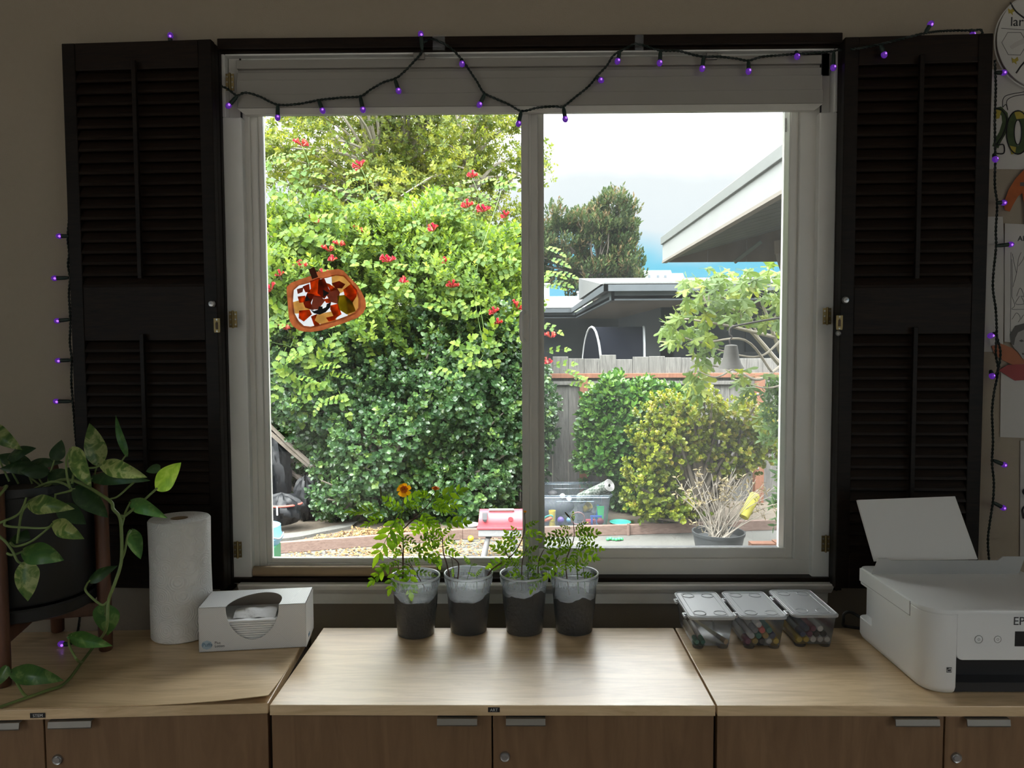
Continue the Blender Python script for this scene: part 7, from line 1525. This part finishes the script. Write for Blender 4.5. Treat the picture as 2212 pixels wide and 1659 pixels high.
W3 = [(1372, 94), (1390, 98), (1427, 109), (1465, 110), (1495, 118), (1520, 122), (1560, 123), (1592, 127), (1617, 131), (1645, 123), (1690, 119), (1730, 116), (1790, 112), (1812, 108)]
wire([U(x, y, WY - (.006 if x < 535 else 0)) for x, y in W1]); wire([U(x, y, WY) for x, y in W2]); wire([U(x, y, WY) for x, y in W3])
YS = YRa - .012
W4 = [(1812, 108, WY), (1850, 105, YS), (1895, 97, YS - .002), (1955, 82, YS - .006), (1998, 72, YS - .008), (2040, 67, -.06), (2100, 66, -.05)]
xR = U(2129, 675, YRb).x + .006; xL = U(153, 675, YLa).x - .006
wire([U(*q) for q in W4] + [Vector((xR, -.045, U(2146, 70, -.045).z)), Vector((xR, -.03, U(2149, 130, -.03).z))])
W5 = [(2149, 130), (2151, 190), (2149, 260), (2150, 340), (2149, 400), (2154, 440), (2151, 500), (2152, 530), (2146, 590), (2145, 625), (2151, 670), (2153, 720), (2151, 765), (2156, 800), (2147, 850), (2143, 890), (2145, 950), (2143, 1000), (2147, 1045), (2144, 1090), (2138, 1130), (2134, 1170), (2137, 1215)]
wire([Vector((max(xR, U(x, y, -.03).x), -.03, U(x, y, -.03).z)) for x, y in W5])
wire([U(x, y, -.03) for x, y in ((2153, 725), (2161, 760), (2158, 790), (2150, 815))])
W6 = [(150, 470), (146, 510), (149, 545), (147, 572), (151, 600), (149, 640), (152, 690), (151, 740), (155, 778), (154, 820), (157, 866), (160, 900), (162, 930)]
wire([Vector((min(xL, U(x, y, -.028).x), -.028, U(x, y, -.028).z)) for x, y in W6] + [Vector((xL, -.03, U(165, 1150, -.03).z)), Vector((xL, -.05, U(168, 1278, -.05).z)), UZ(166, 1376, ZL + .006), UZ(150, 1392, ZL + .006)]); wire([U(x, y, -.008) for x, y in ((455, 104), (420, 102), (368, 98), (300, 105), (200, 108), (176, 120), (172, 200), (170, 330))] + [Vector((xL, -.018, U(150, 420, -.02).z)), Vector((min(xL, U(150, 470, -.028).x), -.028, U(150, 470, -.028).z))])
def bulb(sx, sy, bx, by, Y0, Y1=None, r=.0079):
    Y1 = Y0 if Y1 is None else Y1; a, b = U(sx, sy, Y0), U(bx, by, Y1); d = (b - a); l = d.length
    if l < .012: d = Vector((.1, -.3, -1)) * .016; a = b - d; l = d.length
    d.normalize(); sk = obj('socket', MB().tube([a, a + d * (l * .25), b - d * (r * .8)], [.0032, .0052, .0058], 9), 'socket_green', sl_, True)
    M = d.to_track_quat('Z', 'Y').to_matrix()
    bo = obj('bulb', MB().ball(b, r, 14, 9, (1, 1, 1.18), M), 'bulb_purple', sk, True)
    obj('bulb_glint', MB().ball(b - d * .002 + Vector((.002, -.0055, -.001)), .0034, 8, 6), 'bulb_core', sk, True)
for q in ((513, 207, 494, 228), (600, 227, 600, 254), (688, 216, 697, 239), (778, 208, 784, 237), (853, 171, 861, 196), (912, 108, 909, 74), (1000, 131, 998, 138), (1047, 203, 1036, 226), (1126, 240, 1120, 267), (1217, 231, 1221, 257), (1289, 166, 1298, 173), (1339, 111, 1334, 132), (1427, 109, 1425, 136), (1520, 122, 1517, 148), (1617, 131, 1617, 154), (1722, 117, 1722, 122), (1801, 111, 1800, 146)): bulb(*q, WY - .003)
for q in ((1902, 97, 1910, 118), (1998, 72, 2010, 52)): bulb(*q, YS - .008)
bulb(2095, 80, 2101, 75, -.03); bulb(368, 97, 368, 77, -.008, -.012)
for q in ((2150, 157, 2168, 157), (2153, 438, 2168, 438), (2152, 531, 2183, 528), (2151, 719, 2140, 725), (2152, 812, 2143, 812), (2145, 994, 2169, 1004), (2145, 1085, 2167, 1097)): bulb(*q, -.032)
bulb(2150, 342, 2150, 344, -.045)
for q in ((149, 510, 128, 510), (148, 600, 118, 601), (152, 690, 124, 693), (154, 778, 126, 779), (156, 867, 122, 867)): bulb(*q, -.028)
bulb(150, 1392, 133, 1391, UZ(150, 1392, ZL + .009).y, UZ(133, 1391, ZL + .010).y)
# ================================================================== PAPER PUMPKIN ON THE PANE
def paper(nm, col, tr=.55, var=.0):
    m, nt, b = newmat(nm); b.inputs['Base Color'].default_value = (*col, 1); b.inputs['Roughness'].default_value = .8
    t = nt.nodes.new('ShaderNodeBsdfTranslucent'); t.inputs[0].default_value = (*col, 1); mx = nt.nodes.new('ShaderNodeMixShader'); mx.inputs[0].default_value = tr
    L(nt, b.outputs[0], mx.inputs[1]); L(nt, t.outputs[0], mx.inputs[2]); L(nt, mx.outputs[0], nt.nodes['Material Output'].inputs[0])
    if var:
        tc = nt.nodes.new('ShaderNodeTexCoord'); n = nt.nodes.new('ShaderNodeTexNoise'); n.inputs['Scale'].default_value = 40; L(nt, tc.outputs['Object'], n.inputs['Vector'])
        c_ = ramp(nt, n.outputs['Fac'], [(.35, tuple(q * (1 - var) for q in col)), (.65, tuple(min(1, q * (1 + var)) for q in col))]); L(nt, c_, b.inputs['Base Color']); L(nt, c_, t.inputs[0])
paper('pk_frame', (0.46, 0.12, 0.04), .7, .25); paper('pk_white', (0.92, 0.92, 0.94), .9); paper('pk_cream', (0.90, 0.62, 0.28), .85, .12); paper('pk_orange', (0.72, 0.17, 0.03), .85, .35); paper('pk_dark', (0.42, 0.09, 0.035), .8, .3); paper('pk_brown', (0.45, 0.18, 0.12), .8, .15); paper('pk_olive', (0.45, 0.36, 0.03), .8, .15); paper('pk_stem', (0.20, 0.07, 0.04), .5, .2); mat('pk_black', (0.012, 0.012, 0.012), .7)
PYY = YF + .021
def pk(x, y): q = U(570 + x * .18083, 560 + y * .18083, PYY); return (q.x, q.z)
pmp = thing('paper_pumpkin', 'tissue-paper jack-o-lantern pumpkin stuck on the window pane', 'paper decoration', U(700, 715, PYY))
def cutp(name, pts, m, off, th_=.0003):
    return obj(name, fan(MB(), [pk(*p) for p in pts], lambda u_, v_, t_: (u_, PYY - off - th_ * t_, v_)), m, pmp)
OUT = [(275, 330), (330, 280), (440, 240), (560, 200), (630, 150), (700, 155), (790, 130), (890, 115), (950, 135), (1020, 210), (1110, 300), (1170, 390), (1215, 490), (1222, 570), (1190, 640), (1120, 700), (980, 755), (820, 810), (690, 850), (570, 870), (480, 865), (420, 850), (350, 800), (310, 740), (295, 640), (285, 500), (275, 400)]
INN = [(360, 370), (420, 315), (540, 285), (640, 240), (750, 225), (860, 195), (950, 205), (1030, 290), (1100, 380), (1130, 470), (1130, 580), (1085, 635), (1000, 675), (850, 730), (680, 775), (560, 805), (480, 795), (420, 740), (370, 650), (350, 500)]
cutp('backing', [(lerp(700, x, 1.06), lerp(500, y, 1.06)) for x, y in INN], 'pk_white', .0)
ring = OUT + [OUT[0]] + [INN[0]] + INN[:0:-1] + [INN[0]]
bm = bmesh.new()
ov = [bm.verts.new((pk(*p)[0], PYY - .0016, pk(*p)[1])) for p in OUT]; iv = [bm.verts.new((pk(*p)[0], PYY - .0016, pk(*p)[1])) for p in INN]
eds = [bm.edges.new((ov[i], ov[(i + 1) % len(ov)])) for i in range(len(ov))] + [bm.edges.new((iv[i], iv[(i + 1) % len(iv)])) for i in range(len(iv))]
bmesh.ops.triangle_fill(bm, use_beauty=True, use_dissolve=False, edges=eds, normal=(0, -1, 0))
cen = pk(700, 500)
for f in list(bm.faces):                # drop faces that lie in the opening
    c_ = f.calc_center_median()
    if all(v in iv for v in f.verts): bm.faces.remove(f)
me = bpy.data.meshes.new('frame'); bm.to_mesh(me); bm.free(); me.materials.append(MATS['pk_frame']); obj('paper_frame', me, None, pmp)
cutp('stem', [(535, 120), (605, 90), (650, 215), (580, 240)], 'pk_stem', .002)
TP = [([(820, 200), (950, 205), (1030, 290), (960, 370), (890, 405), (830, 330)], 'pk_cream'), ([(360, 520), (430, 500), (510, 560), (540, 600), (450, 640), (380, 640)], 'pk_cream'), ([(630, 670), (760, 640), (850, 620), (850, 720), (700, 770), (620, 740)], 'pk_cream'), ([(1000, 440), (1115, 420), (1130, 560), (1085, 630), (1010, 660)], 'pk_cream'),
      ([(560, 270), (660, 235), (700, 300), (720, 380), (690, 450), (590, 440), (530, 400), (570, 350)], 'pk_orange'), ([(660, 260), (720, 240), (780, 380), (720, 460), (650, 400)], 'pk_dark'), ([(520, 420), (600, 430), (560, 520), (590, 600), (500, 570), (480, 520)], 'pk_dark'), ([(600, 440), (680, 450), (720, 500), (650, 590), (570, 590)], 'pk_brown'), ([(790, 370), (860, 340), (900, 400), (880, 520), (800, 500), (760, 430)], 'pk_brown'),
      ([(820, 290), (900, 265), (965, 300), (930, 345), (860, 340)], 'pk_dark'), ([(960, 370), (1040, 310), (1110, 370), (1100, 440), (1050, 520), (990, 490)], 'pk_orange'), ([(890, 450), (970, 440), (1050, 520), (1085, 610), (990, 645), (900, 590)], 'pk_olive'), ([(800, 560), (880, 540), (920, 650), (850, 700), (800, 600)], 'pk_orange'), ([(410, 450), (490, 440), (500, 510), (430, 515)], 'pk_orange'), ([(430, 620), (540, 610), (565, 660), (480, 735), (425, 700)], 'pk_orange'), ([(570, 690), (640, 660), (610, 730), (670, 775), (610, 800)], 'pk_orange'), ([(400, 360), (470, 340), (460, 390), (410, 410)], 'pk_brown'), ([(470, 330), (540, 300), (550, 390), (500, 390)], 'pk_dark'), ([(750, 700), (830, 680), (850, 725), (780, 740)], 'pk_orange'), ([(720, 480), (780, 470), (800, 520), (750, 520)], 'pk_orange'), ([(750, 290), (790, 300), (860, 360), (800, 380)], 'pk_orange')]
for i, (p, m) in enumerate(TP):
    gx_, gy_ = sum(q[0] for q in p) / len(p), sum(q[1] for q in p) / len(p); p = [(gx_ + (x - gx_) * 1.14, gy_ + (y - gy_) * 1.14) for x, y in p]
    cutp('tissue_piece', p, m, .0004 + .00004 * i, .00003)
cutp('eye', [(512, 425), (556, 490), (495, 505)], 'pk_black', .0021); cutp('eye', [(710, 362), (782, 405), (714, 452)], 'pk_black', .0021)
cutp('mouth', [(555, 600), (600, 620), (650, 603), (660, 565), (702, 565), (706, 592), (745, 572), (755, 535), (806, 513), (790, 580), (740, 632), (670, 662), (600, 645)], 'pk_black', .0021)
# ================================================================== PAPERS ON THE RIGHT WALL
WX = lambda x, y, o=.003: U(x, y, -o)
mat('sheet_paper', (0.56, 0.54, 0.51), .8); mat('sheet_paper2', (0.50, 0.48, 0.46), .8); mat('marker_line', (0.02, 0.02, 0.022), .7); mat('pencil_line', (0.12, 0.12, 0.12), .8); mat('paint_orange', (0.42, 0.11, 0.03), .8, var=.3, scale=40); mat('petal_coral', (0.40, 0.15, 0.08), .8); mat('petal_red', (0.32, 0.07, 0.07), .8); mat('photo_skin', (0.33, 0.31, 0.30), .6, var=.08, scale=20); mat('photo_hair', (0.10, 0.09, 0.085), .6); mat('paint_green', (0.05, 0.08, 0.03), .8, var=.5, scale=60); mat('paint_gold', (0.40, 0.32, 0.05), .8, var=.3, scale=60); mat('plate_white', (0.58, 0.57, 0.54), .7)
kW = -CY / FPX
def wpoly(name, pts, m, off, parent=None, th_=.0006): return obj(name, fan(MB(), [(WX(x, y).x, WX(x, y).z) for x, y in pts], lambda u_, v_, t_: (u_, -off - th_ * t_, v_)), m, parent)
def wline(name, pts, m, off, r=.0009, parent=None, closed=False, smooth_=True):
    P = [U(x, y, -off) for x, y in pts]; P = spline(P, 5) if smooth_ and len(P) > 2 else P
    return obj(name, MB().tube(P, r, 4, closed=closed), m, parent)
def wribbon(name, pts, hw, m, off, parent):
    P = [U(x, y, -off) for x, y in pts]; k = hw * kW; g = [[], []]
    for i, q in enumerate(P):
        t = (P[min(i + 1, len(P) - 1)] - P[max(i - 1, 0)]).normalized(); nv_ = Vector((-t.z, 0, t.x)) * k; g[0].append(q - nv_); g[1].append(q + nv_)
    return obj(name, MB().sheet(g), m, parent)
# life cycle disc
ld = thing('paper_plate_disc', 'round white life-cycle paper plate lettered larva beside the shutter top', 'paper craft', WX(2258, 90))
ck = [(2258 + 110 * math.cos(2 * PI * i / 48), 90 + 108 * math.sin(2 * PI * i / 48)) for i in range(48)]
wpoly('plate', ck, 'plate_white', .012, ld, .002); wline('plate_edge', ck, 'plate_white', .014, .002, ld, True, False)
wline('divider', [(2182, 5), (2195, 25), (2225, 50), (2258, 90)], 'marker_line', .0146, .0022, ld); wline('divider', [(2195, 158), (2212, 135), (2258, 90)], 'marker_line', .0146, .0022, ld)
wline('hexagon', [(2164, 92), (2177, 70), (2205, 70), (2219, 94), (2204, 119), (2178, 118)], 'pencil_line', .0146, .0007, ld, True, False); wline('rule_line', [(2163, 61), (2230, 66)], 'pencil_line', .0146, .0007, ld, False, False)
text('lettering', 'larva', .034, Matrix.Translation((WX(2176, 58).x, -.0146, WX(2176, 60).z)) @ FACE, 'marker_line', ld)
wpoly('drawn_grub', [(2175, 104), (2185, 96), (2205, 86), (2222, 84), (2215, 94), (2195, 102), (2180, 110)], 'sheet_paper2', .0146, ld, .0002)
for cx, cy_ in ((2179, 28), (2187, 134)): wpoly('butterfly', [(cx - 8, cy_ - 6), (cx - 2, cy_ - 2), (cx + 5, cy_ - 8), (cx + 7, cy_), (cx + 2, cy_ + 3), (cx + 3, cy_ + 9), (cx - 3, cy_ + 4), (cx - 6, cy_ + 6)], 'paint_gold', .0146, ld, .0002)
# poster with 20
ps = thing('number_poster', 'white poster with the number 20 painted green and yellow', 'poster', WX(2200, 365))
wpoly('sheet', [(2105, 150), (2260, 150), (2260, 366), (2105, 365)], 'sheet_paper', .003, ps)
wline('ribbon_outline', [(2166, 232), (2167, 214), (2178, 205), (2215, 198)], 'marker_line', .0042, .0009, ps); wline('ribbon_outline', [(2166, 232), (2173, 226), (2177, 238), (2175, 218), (2190, 208), (2215, 204)], 'marker_line', .0042, .0009, ps)
two = [(2150, 240), (2160, 237), (2170, 247), (2172, 265), (2165, 288), (2155, 305), (2150, 318)]
wribbon('numeral', two, 7, 'paint_green', .0042, ps); wline('numeral_outline', [(2148, 235), (2162, 236), (2173, 250), (2174, 268), (2166, 292), (2157, 306), (2155, 313), (2168, 313), (2168, 331), (2148, 331)], 'marker_line', .0052, .0018, ps)
wpoly('paint_dab', [(2148, 236), (2162, 240), (2158, 256), (2148, 258)], 'paint_gold', .0046, ps, .0002)
ck = [(2199 + 16 * math.cos(2 * PI * i / 24), 286 + 38 * math.sin(2 * PI * i / 24)) for i in range(24)]
wribbon('numeral', ck + ck[:1], 8, 'paint_green', .0042, ps); wline('numeral_outline', [(2199 + 25 * math.cos(2 * PI * i / 28), 286 + 47 * math.sin(2 * PI * i / 28)) for i in range(28)], 'marker_line', .0052, .0018, ps, True, False); wline('numeral_outline', [(2199 + 8 * math.cos(2 * PI * i / 20), 286 + 27 * math.sin(2 * PI * i / 20)) for i in range(20)], 'marker_line', .0052, .0014, ps, True, False)
wpoly('paint_dab', [(2190, 243), (2210, 240), (2212, 256), (2195, 258)], 'paint_gold', .0046, ps, .0002); wpoly('paint_dab', [(2180, 315), (2194, 318), (2192, 332), (2184, 334)], 'paint_gold', .0046, ps, .0002)
oc = thing('orange_cutout', 'crayoned orange paper figure cut-out pinned to the wall', 'paper craft', WX(2195, 490))
wpoly('cutout', [(2165, 440), (2176, 410), (2192, 385), (2215, 362), (2260, 355), (2260, 500), (2212, 498), (2209, 440), (2205, 418), (2196, 425), (2186, 442), (2178, 458), (2168, 455)], 'paint_orange', .0085, oc); wpoly('belt', [(2200, 395), (2225, 395), (2225, 403), (2200, 403)], 'photo_hair', .0096, oc, .0002)
tag(wpoly('paper_strip', [(2120, 468), (2166, 468), (2170, 560), (2166, 760), (2120, 760)], 'sheet_paper', .003), 'narrow white paper strip tucked behind the coloring page', 'paper')
cp = thing('coloring_page', 'black and white coloring page of winter trees taped to the wall', 'coloring page', WX(2210, 742))
wpoly('sheet', [(2169, 483), (2270, 488), (2270, 748), (2168, 738)], 'sheet_paper', .006, cp); text('lettering', 'ABC', .020, Matrix.Translation((WX(2196, 521).x, -.0072, WX(2196, 521).z)) @ FACE, 'marker_line', cp)
for pts in ([(2184, 545), (2184, 640), (2183, 700), (2190, 722), (2260, 726)], [(2188, 620), (2196, 590), (2200, 560), (2206, 545)], [(2196, 590), (2190, 565), (2187, 548)], [(2200, 575), (2210, 560), (2214, 545)], [(2186, 640), (2192, 660), (2186, 668), (2212, 668)], [(2196, 640), (2204, 622), (2212, 640), (2206, 640), (2212, 656), (2194, 656), (2202, 640)], [(2186, 690), (2196, 676), (2204, 686), (2200, 696)], [(2186, 640), (2187, 600), (2186, 560)], [(2205, 690), (2212, 680), (2220, 690)]): wline('drawn_line', pts, 'pencil_line', .0072, .0006, cp)
fp = thing('photo_flower', 'paper flower with coral petals round a child photo cut-out', 'paper craft', WX(2200, 820))
wpoly('petal', [(2140, 748), (2160, 742), (2185, 752), (2205, 768), (2215, 785), (2185, 788), (2160, 776), (2146, 762)], 'petal_coral', .006, fp); wpoly('petal', [(2155, 800), (2175, 788), (2215, 786), (2250, 800), (2230, 820), (2190, 822)], 'petal_red', .007, fp)
wpoly('photo_face', [(2181 + 0, 740), (2180, 722), (2190, 706), (2212, 700), (2236, 706), (2246, 730), (2240, 760), (2222, 778), (2206, 775), (2196, 760), (2188, 752)], 'photo_skin', .008, fp); wpoly('photo_hair', [(2181, 742), (2179, 722), (2190, 704), (2214, 697), (2240, 704), (2236, 712), (2212, 711), (2196, 718), (2190, 730), (2187, 746)], 'photo_hair', .0088, fp, .0002)
wpoly('photo_eye', [(2198, 736), (2204, 733), (2209, 737), (2203, 739)], 'photo_hair', .0088, fp, .0002); wpoly('photo_mouth', [(2204, 762), (2214, 764), (2212, 767), (2205, 766)], 'photo_hair', .0088, fp, .0002)
tag(wpoly('paper_sheet', [(2162, 800), (2270, 805), (2270, 948), (2160, 944)], 'sheet_paper', .003), 'blank white paper sheet below the photo flower', 'paper')
lp = thing('lettered_paper', 'pale paper with thick black letters low on the wall above the printer', 'paper', WX(2230, 1200)); wpoly('sheet', [(2204, 952), (2290, 952), (2290, 1204), (2203, 1204)], 'sheet_paper2', .003, lp)
wline('letter_stroke', [(2224, 1050), (2210, 1062), (2222, 1075)], 'marker_line', .006, .003, lp); wline('letter_stroke', [(2212, 1120), (2209, 1100), (2222, 1090)], 'marker_line', .006, .003, lp)
